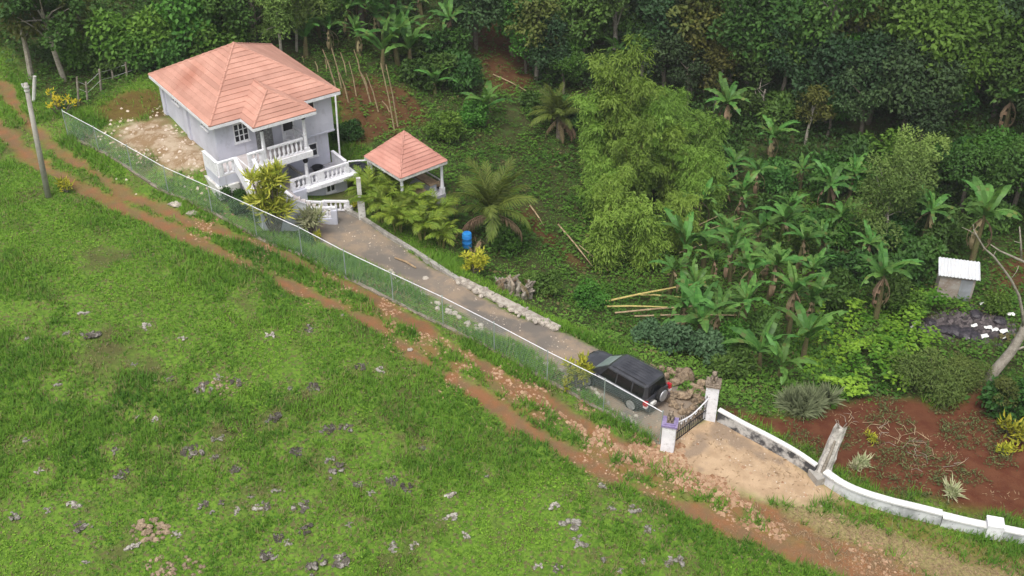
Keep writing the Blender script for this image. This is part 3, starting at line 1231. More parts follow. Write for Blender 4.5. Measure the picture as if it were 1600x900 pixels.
obj('capital', c, M_DARK, co)  # dark colour paints the verandah slab's shade onto the column top
# slender pipe from the eave corner to the terrace
c = MB()
c.tube([(7.62, -.02, 1.9), (7.66, -.02, 4.2), (7.72, -.02, 6.42)], .055, 7)
obj('downpipe', c, M_WHITE, HOUSE)
# entrance steps at the drive
st = MB()
e1 = Vector((.84, -.54, 0))
for i in range(8):
    p = Vector((3.62, -2.12, 0)) + e1 * (.28 * i)
    z1 = 1.78 - .17 * i
    st.box((p.x, p.y, z1 - .5), (.279, .92, 1.0), math.atan2(e1.y, e1.x))
obj('stair_flight', st, M_LAND, HOUSE)
balustrade(HOUSE, (4.0, -1.62, .75), (5.05, -2.30, .62), .68, 4, M_WHITE, 1.35, rail=.14)
balustrade(HOUSE, (5.22, -2.22, .62), (6.35, -2.92, .55), .66, 5, M_WHITE, 1.35, rail=.14)
s = MB()
s.box((4.62, -3.35, .35), (1.30, .30, 1.0), math.atan2(-.66, 1.0))
s.box((5.12, -3.62, .60), (.34, .36, 1.5), math.atan2(-.66, 1.0))
obj('stair_cheek', s, M_WALL, HOUSE)
balustrade(HOUSE, (4.05, -2.92, .86), (5.12, -3.62, .86), .68, 5, M_WHITE, 1.5, rail=.16)
wall_parapet(HOUSE, [(3.35, -3.85, 1.7), (3.75, -3.75, 1.2), (4.05, -3.3, .8)], .16, .6, M_WHITE, M_PURPLE)

# things on the terrace and verandah
CHAIR = thing('plastic_chair', 'white plastic armchair on the verandah of the house', 'chair', (*hw(4.35, -.35), UF + .012), HANG + .6)
mb = MB()
mb.box((0, 0, .40), (.46, .44, .04))
obj('seat', mb, M_WHITE, CHAIR)
mb = MB()
for k in range(5):
    mb.box((-.18 + .09 * k, .22, .62), (.06, .03, .42))
mb.box((0, .22, .85), (.46, .035, .08))
obj('backrest', mb, M_WHITE, CHAIR)
for sx in (-1, 1):
    for sy in (-1, 1):
        mb = MB()
        mb.tube([(sx * .20, sy * .19, .38), (sx * .23, sy * .23, 0)], [.025, .02], 5)
        obj('leg', mb, M_WHITE, CHAIR)
    mb = MB()
    mb.tube([(sx * .24, .20, .64), (sx * .25, -.18, .62), (sx * .24, -.2, .40)], .022, 5)
    obj('armrest', mb, M_WHITE, CHAIR)
q = hw(6.15, .10)
TUB = thing('wash_tub', 'round black tub on the grey terrace floor of the house', 'tub', (q[0], q[1], 1.956))
mb = MB()
mb.lathe([(.24, 0), (.32, .24), (.35, .25), (.35, .28), (.30, .27), (.22, .05)], sides=18)
obj('body', mb, M_BLACKPL, TUB, smooth=False)
mb = MB()
for sx in (-1, 1):
    mb.tube([(sx * .33, -.08, .22), (sx * .41, -.05, .24), (sx * .41, .05, .24), (sx * .33, .08, .22)], .015, 5)
obj('handle', mb, M_BLACKPL, TUB)

# black water tank beside the terrace with the white pipe that runs to the gazebo
p = gp(561, 281)
TANK = thing('water_tank', 'black plastic water tank between the house terrace and the gazebo', 'water tank', (p[0], p[1], p[2]), .5)
mb = MB()
mb.lathe([(.62, 0), (.66, .08), (.62, .16), (.66, .28), (.62, .38), (.66, .5), (.62, .6), (.66, .74), (.6, .92), (.34, 1.06), (.2, 1.1)], sides=20)
obj('body', mb, M_BLACKPL, TANK, smooth=True)
mb = MB()
mb.lathe([(.2, 1.1), (.21, 1.18), (.17, 1.2)], sides=14)
obj('lid', mb, M_BLACKPL, TANK)
PIPE = thing('white_pipe', 'white pipe rail running from the house terrace to the gazebo', 'pipe', (0, 0, 0))
qa, qb = hw(7.55, -1.16), None
zq = 2.66
A = Vector((qa[0], qa[1], zq))
Bp = Vector(atz(575, 250.5, 2.45))
Bg = Vector((Bp.x, Bp.y, float(ground(Bp.x, Bp.y)[0]) - .1))
mb = MB()
mb.tube([A, A.lerp(Bp, .5) + Vector((0, 0, .015)), Bp], .05, 7)
obj('rail', mb, M_WHITE, PIPE)
mb = MB()
mb.tube([Bp + Vector((0, 0, .06)), Bg], .06, 7)
obj('post', mb, M_WHITE, PIPE)
mb = MB()
D2 = Vector((.38, -.05, -.12))
mb.tube([Bp + D2, Bg + D2], .05, 7)
obj('post', mb, M_WHITE, PIPE)

# concrete gatepost at the end of the drive
p = gp(566, 341)
PIL = thing('concrete_pillar', 'tall stepped pale concrete pillar at the house end of the driveway', 'pillar', p, .2)
mb = MB()
mb.box((0, 0, .55), (.40, .40, 1.5))
obj('base', mb, M_OLDWHITE, PIL)
mb = MB()
mb.box((-.03, .02, 1.96), (.24, .24, 1.36))
obj('shaft', mb, M_OLDWHITE, PIL)
p = gp(547, 332)
POT = thing('flower_pot', 'small round white pot at the foot of the pale concrete pillar', 'pot', p)
mb = MB()
mb.lathe([(.12, 0), (.2, .12), (.22, .28), (.17, .38), (.19, .41), (.14, .40), (.1, .3)], sides=12)
obj('body', mb, M_OLDWHITE, POT, smooth=True)
mb = MB()
mb.lathe([(.15, .32), (.05, .36)], sides=10)
obj('soil', mb, M_BROWNFL, POT)

# ------------------------------------------------------------------ gazebo
GB = atz(625.47, 279.6, 2.9)
GA = R(40.6)
GS, GD, GHZ = 3.38, 3.62, 1.78
gz0 = float(ground(GB[0] + .5, GB[1] + 2.4)[0])
GAZ = thing('gazebo', 'open gazebo with pyramid salmon roof on white columns', 'gazebo', (GB[0], GB[1], 0), GA)
zg = 2.9
gc = [(0, 0, zg), (GS, 0, zg), (GS, GD, zg), (0, GD, zg)]
gap = (GS / 2, GD / 2, zg + GHZ)
mb = MB()
i4 = [(.03, .03, zg - .02), (GS - .03, .03, zg - .02), (GS - .03, GD - .03, zg - .02), (.03, GD - .03, zg - .02), (gap[0], gap[1], gap[2] - .05)]
mb.add(i4, [(0, 1, 4), (1, 2, 4), (2, 3, 4), (3, 0, 4), (0, 3, 2, 1)])
GR = obj('roof', mb, M_GROOF, GAZ)
for a, b in ((0, 1), (1, 2), (2, 3), (3, 0)):
    roof_plane(GR, gc[a], gc[b], gap, gap, 10, M_GROOF)
    ridge_cap(GR, gc[a], gap, M_GROOF, .065)
mb = MB()
for a, b in ((0, 1), (1, 2), (2, 3), (3, 0)):
    sweep_box(mb, (*gc[a][:2], zg - .17), (*gc[b][:2], zg - .17), .05, .15)
obj('fascia', mb, M_OLDWHITE, GR)
cz = .75
for (a, b) in ((.25, .25), (GS - .25, .25), (GS - .25, GD - .25), (.25, GD - .25)):
    mb = MB()
    mb.box((a, b, cz + .15), (.24, .24, .5))
    mb.lathe([(.10, .3), (.12, .45), (.09, 1.0), (.09, 1.85), (.13, 1.98), (.13, zg - cz - .18)], (a, b, cz), 10)
    obj('column', mb, M_WHITE, GAZ)
    mb = MB()
    mb.box((a, b, cz + 1.92), (.27, .27, .08))
    obj('capital', mb, M_CONC, GAZ)
mb = MB()
mb.b2((.1, .1, cz - .9), (GS - .1, GD - .1, cz))
obj('floor', mb, M_FLOOR, GAZ)
mb = MB()
mb.b2((GS - 1.0, .45, cz + .62), (GS - .35, GD - .5, cz + .7))
ct = obj('counter_top', mb, M_WOOD, GAZ)
mb = MB()
mb.b2((.55, .38, cz + .40), (GS - 1.25, .72, cz + .47))
obj('bench_seat', mb, M_WOOD, GAZ)
mb = MB()
for a in (.65, GS - 1.4):
    mb.b2((a, .42, cz), (a + .1, .68, cz + .397))
mb.b2((GS - .95, .55, cz + .003), (GS - .45, GD - .6, cz + .617))
obj('bench_base', mb, M_WALL, GAZ)
mb = MB()
for a, b in (((GS - .25, .25), (GS - .25, GD - .25)), ((.25, GD - .25), (GS - .25, GD - .25))):
    sweep_box(mb, (a[0], a[1], cz + .78), (b[0], b[1], cz + .78), .06, .07)
obj('rail', mb, M_OLDWHITE, GAZ)

# plank lying in the gazebo yard: pale bench in front of the gazebo
pb = gp(667, 303)
BEN = thing('wooden_bench', 'pale wooden bench in front of the gazebo', 'bench', pb, R(28))
mb = MB()
for k in range(3):
    mb.box((0, -.2 + .2 * k, .5), (1.9, .17, .06))
obj('seat', mb, M_WOOD, BEN)
for sx in (-1, 1):
    mb = MB()
    mb.box((sx * .75, 0, .2), (.09, .5, .52))
    obj('leg', mb, M_WOODP, BEN)

# ------------------------------------------------------------------ gate, pillars, boundary walls
GLp, GRp = gp(1043, 700), gp(1108, 652)
gdir = Vector((GRp[0] - GLp[0], GRp[1] - GLp[1], 0))
gyaw = math.atan2(gdir.y, gdir.x)


def lion(parent, z):
    mb = MB()
    mb.box((0, 0, z + .03), (.30, .36, .06))
    mb.ball((0, .05, z + .19), (.12, .14, .15), 8, 6)
    mb.ball((0, -.03, z + .30), (.11, .10, .15), 8, 6)
    mb.ball((0, -.06, z + .47), (.12, .12, .12), 8, 6, jit=.08, seed=3)
    mb.ball((0, -.16, z + .45), (.06, .07, .055), 6, 5)
    for s in (-1, 1):
        mb.tube([(s * .07, -.09, z + .32), (s * .075, -.15, z + .18), (s * .075, -.15, z + .06)], [.05, .04, .045], 6)
        mb.ball((s * .11, .08, z + .14), (.06, .11, .09), 6, 5)
        mb.ball((s * .085, -.04, z + .57), (.03, .02, .035), 5, 4)
    return obj('lion_ornament', mb, M_LION, parent, smooth=True)


def gate_pillar(loc, w, h, label, capm):
    t = thing('gate_pillar', label, 'gate pillar', loc, R(-14))
    mb = MB()
    mb.box((0, 0, h / 2 - .15), (w, w, h + .3))
    obj('shaft', mb, M_WHITE, t)
    mb = MB()
    mb.box((0, 0, h + .05), (w + .10, w + .10, .10))
    mb.box((0, 0, h + .13), (w - .06, w - .06, .06))
    obj('cap', mb, capm, t)
    lion(t, h + .16)
    return t


gate_pillar(GLp, .58, 1.42, 'shorter white gate pillar with purple cap, next to the dirt track', M_PURPLE)
gate_pillar(GRp, .58, 1.95, 'taller white gate pillar at the end of the low white wall', M_LION)
GATE = thing('iron_gate', 'black wrought iron gate with white scrolled top between two pillars', 'gate', ((GLp[0] + GRp[0]) / 2, (GLp[1] + GRp[1]) / 2, GLp[2]), gyaw)
gl = gdir.length - .62
gtop = lambda t: 1.02 + .26 * (abs(2 * t - 1) ** 1.6) - .02
mb = MB()
for zz in (.10, .55):
    mb.tube([(-gl / 2, 0, zz), (gl / 2, 0, zz)], .025, 6)
for xx in (-gl / 2, 0, gl / 2):
    mb.tube([(xx, 0, .04), (xx, 0, gtop(xx / gl + .5))], .03, 6)
obj('frame', mb, M_IRON, GATE)
nb = 17
for i in range(nb):
    t = (i + .5) / nb
    mb = MB()
    x = (t - .5) * gl
    mb.tube([(x, 0, .08), (x, 0, gtop(t) + .10)], .014, 5)
    mb.lathe([(.012, 0), (.03, .03), (.004, .12)], (x, 0, gtop(t) + .09), 5)
    obj('bar', mb, M_IRON, GATE)
mb = MB()
mb.tube([((k / 24 - .5) * gl, -.03, gtop(k / 24)) for k in range(25)], .032, 6)
for i in range(7):
    cx = (i + .5) / 7
    zc = gtop(cx) - .14
    mb.tube([((cx - .5) * gl + .10 * math.cos(a) * (1 - a / 9), -.03, zc + .10 * math.sin(a) * (1 - a / 9)) for a in np.linspace(0, 6.5, 14)], .016, 5)
obj('scroll_top', mb, M_WHITE, GATE)
mb = MB()
for i in range(6):
    cx = (i + .5) / 6
    mb.ball(((cx - .5) * gl, -.03, .78), (.07, .02, .07), 8, 4)
obj('rosette', mb, M_LION, GATE)


def spline(P_, per=4):
    out = []
    n = len(P_)
    for i in range(n - 1):
        a, b, c, d = P_[max(i - 1, 0)], P_[i], P_[i + 1], P_[min(i + 2, n - 1)]
        for k in range(per):
            t = k / per
            out.append(.5 * ((2 * b) + (c - a) * t + (2 * a - 5 * b + 4 * c - d) * t * t + (3 * b - a - 3 * c + d) * t ** 3))
    out.append(P_[-1])
    return out


def strip(mb, P_, w, lo, hi):
    """mitred bar along a polyline: width w, from z+lo to z+hi"""
    n = len(P_)
    vs = []
    for i, p in enumerate(P_):
        d = P_[min(i + 1, n - 1)] - P_[max(i - 1, 0)]
        s = Vector((-d.y, d.x, 0)).normalized() * w / 2
        vs += [p - s + Vector((0, 0, lo)), p + s + Vector((0, 0, lo)), p + s + Vector((0, 0, hi)), p - s + Vector((0, 0, hi))]
    fs = []
    for i in range(n - 1):
        a = i * 4
        fs += [(a + k, a + 4 + k, a + 4 + (k + 1) % 4, a + (k + 1) % 4) for k in range(4)]
    fs += [(0, 1, 2, 3), tuple((n - 1) * 4 + k for k in (3, 2, 1, 0))]
    mb.add(vs, fs)


def low_wall(name, label, px, hts, th, capw):
    pts = [Vector(gp(x, y)) for x, y in px]
    o = pts[0].copy()
    t = thing(name, label, 'wall', o)
    zs = [p.z for p in pts]
    for i in range(1, len(pts) - 1):
        pts[i].z = (zs[i - 1] + zs[i] + zs[i + 1]) / 3
    S_ = spline([p - o for p in pts])
    b, c = MB(), MB()
    strip(b, S_, th, -.4, hts[0])
    strip(c, S_, capw, hts[0] - .003, hts[0] + .07)
    return t, b, c


def stained_wall(name, base, dark, amount):
    m, nt, out = new_mat(name)
    n1 = noise(nt, 1.3, 5, .6)
    n2 = noise(nt, 5.0, 5, .65)
    col = mixrgb(nt, maprange(nt, n1, .40 - amount * .2, .62), dark, base)
    col = mixrgb(nt, maprange(nt, n2, .56, .7), col, tuple(x * .55 for x in base))
    principled(nt, out, col, .9, 0, n2, .35, .02, .2)
    return m


M_MOULD = stained_wall('mouldy_white_wall', (.50, .49, .47), (.06, .06, .065), -.35)
M_WALLB = stained_wall('grey_white_wall', (.62, .63, .65), (.34, .35, .36), .1)
t, b, c = low_wall('boundary_wall', 'low mouldy wall with white coping from the tall gate pillar to the broken post', [(1121, 657), (1160, 678), (1200, 700), (1240, 723), (1272, 744)], [.62] * 5, .18, .24)
obj('wall', b, M_MOULD, t)
obj('coping', c, M_COPE, t)
t, b, c = low_wall('boundary_wall', 'curved white wall from the broken post to the right edge, bordering the red soil', [(1286, 752), (1310, 769), (1340, 783), (1385, 797), (1430, 809), (1468, 818)], [.58] * 6, .22, .34)
obj('wall', b, M_WALLB, t)
obj('coping', c, M_COPE, t)
t, b, c = low_wall('boundary_wall', 'lower white wall beyond the step, running out at the right edge', [(1469, 819), (1510, 829), (1545, 836), (1600, 848), (1680, 868)], [.50] * 5, .30, .38)
obj('wall', b, M_WALLB, t)
obj('coping', c, M_COPE, t)
p = gp(1549, 836)
t = thing('wall_pier', 'square white pier in the low white wall near the right edge', 'pier', p, R(-14))
mb = MB()
mb.box((0, 0, .22), (.62, .58, .96))
obj('shaft', mb, M_WHITE, t)
mb = MB()
mb.box((0, 0, .74), (.66, .62, .08))
obj('cap', mb, M_WHITE, t)

# broken leaning post
p0 = gp(1280, 748)
BP = thing('broken_post', 'leaning weathered grey post with ragged top where the two walls meet', 'post', p0)
mb = MB()
lean = Vector((.62, .55, 2.35))
rr = random.Random(4)
rings = 8
vs = []
for i in range(rings + 1):
    t_ = i / rings
    c = Vector((lean.x * t_, lean.y * t_, -.3 + (lean.z + .3) * t_))
    r = .36 - .08 * t_
    for k in range(8):
        a = 2 * math.pi * k / 8 + .3
        sq = 1 / max(abs(math.cos(a)), abs(math.sin(a))) * .86
        j = 1 + (rr.random() - .5) * .22
        z = (rr.random() - .3) * .45 if i == rings else 0
        vs.append((c.x + math.cos(a) * r * sq * j, c.y + math.sin(a) * r * sq * j, c.z + z))
fs_ = []
for i in range(rings):
    for k in range(8):
        k2 = (k + 1) % 8
        fs_.append((i * 8 + k, i * 8 + k2, (i + 1) * 8 + k2, (i + 1) * 8 + k))
vs.append((lean.x, lean.y, lean.z - .25))
for k in range(8):
    fs_.append((rings * 8 + k, rings * 8 + (k + 1) % 8, len(vs) - 1))
mb.add(vs, fs_)
obj('shaft', mb, simple('weathered_post', (.58, .55, .51), (.32, .30, .27), 3, .95, bstr=.7, c3=(.13, .12, .115)), BP)
for k in range(5):
    mb = MB()
    a = rr.random() * 6.28
    b0 = lean + Vector((.13 * math.cos(a), .13 * math.sin(a), -.15))
    mb.tube([b0, b0 + Vector((.05, .04, .25)), b0 + Vector((.12 * math.cos(a), .1 * math.sin(a), .42 + .15 * rr.random()))], .016, 4)
    obj('splinter', mb, M_WOODP, BP)
mb = MB()
mb.tube([(.02, -.12, .5), (.26, .06, 1.4), (.40, .2, 2.0)], [.08, .07, .05], 6)
obj('plank', mb, M_WOODP, BP)
mb = MB()
mb.box((0, 0, .1), (.75, .7, .55), R(20))
obj('footing', mb, M_CONC, BP)

# ------------------------------------------------------------------ chain link fence
FB = [(107, 213), (250, 298), (345, 340), (470, 399), (575, 451), (737, 529), (815, 573), (892, 614), (975, 659), (1031, 699)]
fb = line(FB)
fb = np.vstack([fb[:-1], np.array([[GLp[0] - .32, GLp[1] + .22, GLp[2]]])])
# resample to bays of about 3 m
seglen = np.hypot(*(fb[1:, :2] - fb[:-1, :2]).T)
cum = np.concatenate([[0], np.cumsum(seglen)])
nb_ = int(round(cum[-1] / 3.0))
ts = np.linspace(0, cum[-1], nb_ + 1)
fx = np.interp(ts, cum, fb[:, 0])
fy = np.interp(ts, cum, fb[:, 1])
fz = ground(fx, fy)
# the top rail is straight over several bays
k = np.ones(5) / 5
fzs = np.convolve(np.pad(fz, 2, mode='edge'), k, mode='valid')
FH = 1.72
FENCE = thing('chain_link_fence', 'long green chain link fence with white top rail along the driveway', 'fence', (fx[0], fy[0], fz[0]))
O = Vector((fx[0], fy[0], fz[0]))
P = [Vector((a, b, c)) - O for a, b, c in zip(fx, fy, fz)]
T = [Vector((a, b, c + FH)) - O for a, b, c in zip(fx, fy, fzs)]
mb = MB()
mb.tube(T, .019, 6)
obj('top_rail', mb, M_WHITE, FENCE)
for a, b in zip(P, T):
    mb = MB()
    mb.tube([a - Vector((0, 0, .25)), b + Vector((0, 0, .05))], .026, 6)
    mb.lathe([(.04, 0), (.03, .04), (.005, .06)], tuple(b + Vector((0, 0, .05))), 6)
    obj('post', mb, M_FPOST, FENCE)
for i in range(nb_):
    a0, a1, b0, b1 = P[i], P[i + 1], T[i], T[i + 1]
    L = (a1 - a0).length
    H = FH
    stp = .12
    mb = MB()

    def S(u, v):
        u /= L
        v /= H
        return a0.lerp(a1, u).lerp(b0.lerp(b1, u), v)
    nk = int((L + H) / stp)
    for k in range(nk):
        o_ = k * stp - H
        for flip in (0, 1):
            u0, v0, u1, v1 = o_, 0, o_ + H, H
            if u0 < 0:
                v0 -= u0
                u0 = 0
            if u1 > L:
                v1 -= u1 - L
                u1 = L
            if v1 - v0 < .02:
                continue
            if flip:
                v0, v1 = H - v0, H - v1
            q0, q1 = S(u0, v0), S(u1, v1)
            mb.tube([q0, q1], .0026, 3, caps=False)
    obj('mesh_panel', mb, M_WIRE, FENCE)
# stone kerb the fence stands on
mb = MB()
KERB = thing('fence_kerb', 'rough low concrete kerb under the chain link fence', 'kerb', O)
for i in range(nb_):
    for j in range(4):
        a, b = P[i].lerp(P[i + 1], j / 4), P[i].lerp(P[i + 1], (j + .985) / 4)
        za = float(ground(a.x + O.x, a.y + O.y)[0]) - O.z
        zb = float(ground(b.x + O.x, b.y + O.y)[0]) - O.z
        mb = MB()
        sweep_box(mb, (a.x, a.y, za - .25), (b.x, b.y, zb - .25), .15 + .06 * random.random(), .29 + .06 * random.random())
        obj('kerb_block', mb, M_KERB, KERB)

# ------------------------------------------------------------------ black SUV parked behind the fence
M_PAINT = None


def car_paint():
    m, nt, out = new_mat('black_car_paint')
    col = mixrgb(nt, maprange(nt, noise(nt, 2.2, 4), .4, .7), (.028, .029, .036), (.05, .051, .06))
    b = principled(nt, out, col, .32, 0, None, spec=.5)
    b.inputs['Coat Weight'].default_value = .6
    b.inputs['Coat Roughness'].default_value = .12
    return m


M_PAINT = car_paint()
M_CGLASS = simple('tinted_car_glass', (.006, .007, .009), (.012, .013, .015), 2, .12, spec=.5, bstr=0)
M_SCREEN = simple('windscreen_reflection_tone', (.20, .26, .25), (.28, .34, .33), 1.5, .1, spec=.6, bstr=0)  # pale base colour paints in the reflection on the windscreen
M_TYRE = simple('tyre_rubber', (.012, .012, .013), (.03, .028, .026), 6, .9)
M_RIM = simple('alloy_rim', (.50, .50, .50), (.38, .38, .38), 8, .35, metal=.6)
M_RED = simple('red_lamp', (.50, .012, .02), (.42, .01, .02), 6, .2, spec=.6, bstr=0)
M_CLEAR = simple('clear_lamp', (.75, .68, .68), (.6, .55, .55), 8, .2, spec=.6, bstr=0)
M_TRIM = simple('dark_trim', (.02, .02, .022), (.03, .03, .032), 8, .6)
M_SILVER = simple('silver_trim', (.42, .43, .45), (.33, .34, .36), 6, .35, metal=.4)

za = atz(957.3, 572.7, 1.72)
zb_ = atz(1012.0, 602.7, 1.72)
hd = Vector((za[0] - zb_[0], za[1] - zb_[1], 0)).normalized()
lf = Vector((-hd.y, hd.x, 0))
# rear left roof corner is local (-1.98, .66)
cc = Vector((zb_[0], zb_[1], 0)) + hd * 1.98 - lf * .66
cz0 = float(ground(cc.x, cc.y)[0])
CAR = thing('suv', 'black five door suv parked in the driveway near the gate', 'suv', (cc.x, cc.y, cz0 + .03), math.atan2(hd.y, hd.x))


def loft(mb, rings, mi=0, cap=True):
    n = len(rings[0])
    vs = [p for r in rings for p in r]
    fs = []
    for i in range(len(rings) - 1):
        for k in range(n):
            k2 = (k + 1) % n
            fs.append((i * n + k, i * n + k2, (i + 1) * n + k2, (i + 1) * n + k))
    if cap:
        fs.append(tuple(reversed(range(n))))
        fs.append(tuple((len(rings) - 1) * n + k for k in range(n)))
    mb.add(vs, fs, mi)


def ring(x, hw_, zb, zt, crown=.03):
    pts = [(hw_ * .80, zb), (hw_ * .97, zb + .10), (hw_, zb + .30), (hw_ * .985, zt - .14), (hw_ * .94, zt - .03), (hw_ * .80, zt), (hw_ * .35, zt + crown)]
    full = [(x, y, z) for y, z in pts] + [(x, -y, z) for y, z in reversed(pts)]
    return full


mb = MB()
st_ = [(-2.16, .74, .46, .92), (-2.12, .82, .40, 1.02), (-1.95, .87, .36, 1.06), (-1.3, .89, .34, 1.06), (-.3, .89, .33, 1.05), (.6, .89, .33, 1.04), (.98, .88, .33, 1.03),
       (1.3, .87, .34, 1.00), (1.75, .85, .36, .95), (2.02, .80, .38, .88), (2.14, .73, .42, .78), (2.18, .64, .48, .66)]
loft(mb, [ring(*s) for s in st_])
obj('body', mb, M_PAINT, CAR, smooth=False)


def cring(z, xr, xf, hw_r, hw_f):
    # plan outline of the cabin at a height, counter clockwise
    return [(xf, hw_f * .55, z), (xf - .06, hw_f, z), (-.4, (hw_r + hw_f) / 2 + .015, z), (xr + .08, hw_r, z), (xr, hw_r * .8, z),
            (xr, -hw_r * .8, z), (xr + .08, -hw_r, z), (-.4, -(hw_r + hw_f) / 2 - .015, z), (xf - .06, -hw_f, z), (xf, -hw_f * .55, z)]


mb = MB()
c0 = cring(1.00, -2.08, 1.20, .84, .82)
c1 = cring(1.58, -1.97, .34, .70, .67)
c2 = cring(1.66, -1.93, .24, .64, .60)
c3 = cring(1.70, -1.60, .02, .40, .38)
loft(mb, [c0, c1, c2, c3])
CAB = obj('cabin', mb, M_PAINT, CAR)


def on_side(s, x, t):
    """point on the cabin side between belt (t=0) and roof edge (t=1)"""
    def row(c):
        idx = [1, 2, 3] if s > 0 else [8, 7, 6]
        P_ = [Vector(c[i]) for i in idx]
        xs = [p.x for p in P_]
        for a, b in zip(P_[:-1], P_[1:]):
            if b.x <= x <= a.x:
                return a.lerp(b, (a.x - x) / (a.x - b.x))
        return P_[0] if x > xs[0] else P_[-1]
    return row(c0).lerp(row(c1), t)


def pane(name, quad, mat, off, thick=.012):
    q = [Vector(p) for p in quad]
    n = (q[1] - q[0]).cross(q[2] - q[0]).normalized()
    if n.dot(Vector(off)) < 0:
        n = -n
    mb = MB()
    vs = [p + n * thick for p in q] + [p - n * .01 for p in q]
    k = len(q)
    fs = [tuple(range(k)), tuple(reversed(range(k, 2 * k)))] + [(i, i + k, (i + 1) % k + k, (i + 1) % k) for i in range(k)]
    mb.add(vs, fs)
    return obj(name, mb, mat, CAR)


for s in (1, -1):
    for (xa, xb, ta, tb) in ((.62, -.28, .06, .10), (-.36, -1.18, .06, .10), (-1.26, -1.86, .08, .12)):
        xat = min(xa, .38) if xa > .4 else xa
        q = [on_side(s, xa, .08), on_side(s, xb, .08), on_side(s, xb, .90), on_side(s, xat - .12 if xa > .4 else xa, .90)]
        pane('side_window', q, M_CGLASS, (0, s, 0))
    mb = MB()
    p0, p1 = on_side(s, .85, .0), on_side(s, -2.0, .0)
    mb.tube([p0 + Vector((0, s * .02, -.015)), p1 + Vector((0, s * .02, -.015))], .018, 5)
    obj('belt_trim', mb, M_SILVER, CAR)
    mb = MB()
    mb.box((-.2, s * .898, .55), (1.64, .02, .09))
    obj('side_moulding', mb, M_TRIM, CAR)
    for xd in (.0, -.95):
        mb = MB()
        mb.box((xd - .15, s * .90, .92), (.17, .025, .03))
        obj('door_handle', mb, M_PAINT, CAR)
    mb = MB()
    mb.ball((.72, s * .98, 1.08), (.07, .10, .075), 8, 6)
    mb.tube([(.70, s * .84, 1.04), (.71, s * .92, 1.06)], .03, 5)
    obj('wing_mirror', mb, M_PAINT, CAR)
    mb = MB()
    mb.tube([(.05, s * .60, 1.70), (-.1, s * .61, 1.735), (-1.75, s * .63, 1.725), (-1.88, s * .63, 1.68)], .018, 5)
    obj('roof_rail', mb, M_TRIM, CAR)
    mb = MB()
    mb.b2((-2.16, s * .885 - .13, .72), (-1.96, s * .885 + .01, .97))
    tl = obj('tail_light', mb, M_RED, CAR)
    mb = MB()
    mb.b2((-2.17, s * .875 - .12, .60), (-1.98, s * .875 + .012, .718))
    obj('reversing_lamp', mb, M_CLEAR, tl)
    mb = MB()
    mb.ball((2.04, s * .62, .70), (.13, .14, .08), 10, 6)
    obj('headlight', mb, M_CLEAR, CAR)
    for xw in (1.30, -1.30):
        mb = MB()
        yb = s * .80
        prof = [(.30, -.10), (.355, -.09), (.365, -.04), (.365, .04), (.355, .09), (.25, .10)]
        vs = []
        sd = 20
        for r, o_ in prof:
            for k in range(sd):
                a = 2 * math.pi * k / sd
                vs.append((xw + r * math.cos(a), yb + s * o_, .365 + r * math.sin(a)))
        fs = [(i * sd + k, i * sd + (k + 1) % sd, (i + 1) * sd + (k + 1) % sd, (i + 1) * sd + k) for i in range(len(prof) - 1) for k in range(sd)]
        fs.append(tuple(range(sd)))
        mb.add(vs, fs)
        wh = obj('wheel', mb, M_TYRE, CAR)
        mb = MB()
        mb.lathe([(.245, 0), (.24, .02), (.2, .012)], (0, 0, 0), 20)
        for k in range(5):
            a = 2 * math.pi * k / 5
            mb.box((.12 * math.cos(a), .12 * math.sin(a), .022), (.22, .06, .02), a)
        mb.lathe([(.06, .0), (.05, .045)], (0, 0, 0), 10)
        rot = Matrix.Rotation(-s * math.pi / 2, 4, 'X')
        mb.v = [tuple(Matrix.Translation((xw, yb + s * .095, .365)) @ (rot @ Vector(v))) for v in mb.v]
        obj('rim', mb, M_RIM, wh)
        mb = MB()
        mb.tube([(xw + .43 * math.cos(a), s * .885, .36 + .43 * math.sin(a)) for a in np.linspace(-.1, math.pi + .1, 12)], .04, 5)
        obj('wheel_arch', mb, M_TRIM, CAR)
# front and rear glass
q = [Vector(c0[9]).lerp(Vector(c1[9]), .10) + Vector((0, -.12, 0)), Vector(c0[0]).lerp(Vector(c1[0]), .10) + Vector((0, .12, 0)), Vector(c1[0]).lerp(Vector(c0[0]), .08) + Vector((0, .10, 0)), Vector(c1[9]).lerp(Vector(c0[9]), .08) + Vector((0, -.10, 0))]
pane('windscreen', q, M_SCREEN, (1, 0, .5))
q = [Vector(c0[4]).lerp(Vector(c1[4]), .12), Vector(c0[5]).lerp(Vector(c1[5]), .12), Vector(c1[5]).lerp(Vector(c0[5]), .06), Vector(c1[4]).lerp(Vector(c0[4]), .06)]
pane('rear_window', q, M_CGLASS, (-1, 0, .2))
for k in range(5):
    mb = MB()
    y = (k - 2) * .17
    mb.tube([(-.05, y, 1.692), (-.3, y, 1.712), (-1.55, y, 1.712), (-1.75, y, 1.685)], .012, 5)
    obj('roof_rib', mb, M_PAINT, CAR)
for s in (1, -1):
    for (xa, xb) in ((.62, -.30), (-.34, -1.02)):
        mb = MB()
        mb.b2((xb, min(s * .872, s * .897), .44), (xa, max(s * .872, s * .897), .90))
        obj('door', mb, M_PAINT, CAR)
mb = MB()
mb.b2((-2.26, -.80, .40), (-2.06, .80, .62))
obj('rear_bumper', mb, M_PAINT, CAR)
mb = MB()
mb.b2((2.05, -.70, .36), (2.24, .70, .58))
obj('front_bumper', mb, M_PAINT, CAR)
mb = MB()
mb.b2((2.10, -.42, .64), (2.20, .42, .78))
obj('grille', mb, M_TRIM, CAR)
mb = MB()
vs = []
mb.lathe([(.34, -.10), (.36, -.06), (.36, .06), (.31, .10), (.12, .12)], (0, 0, 0), 20)
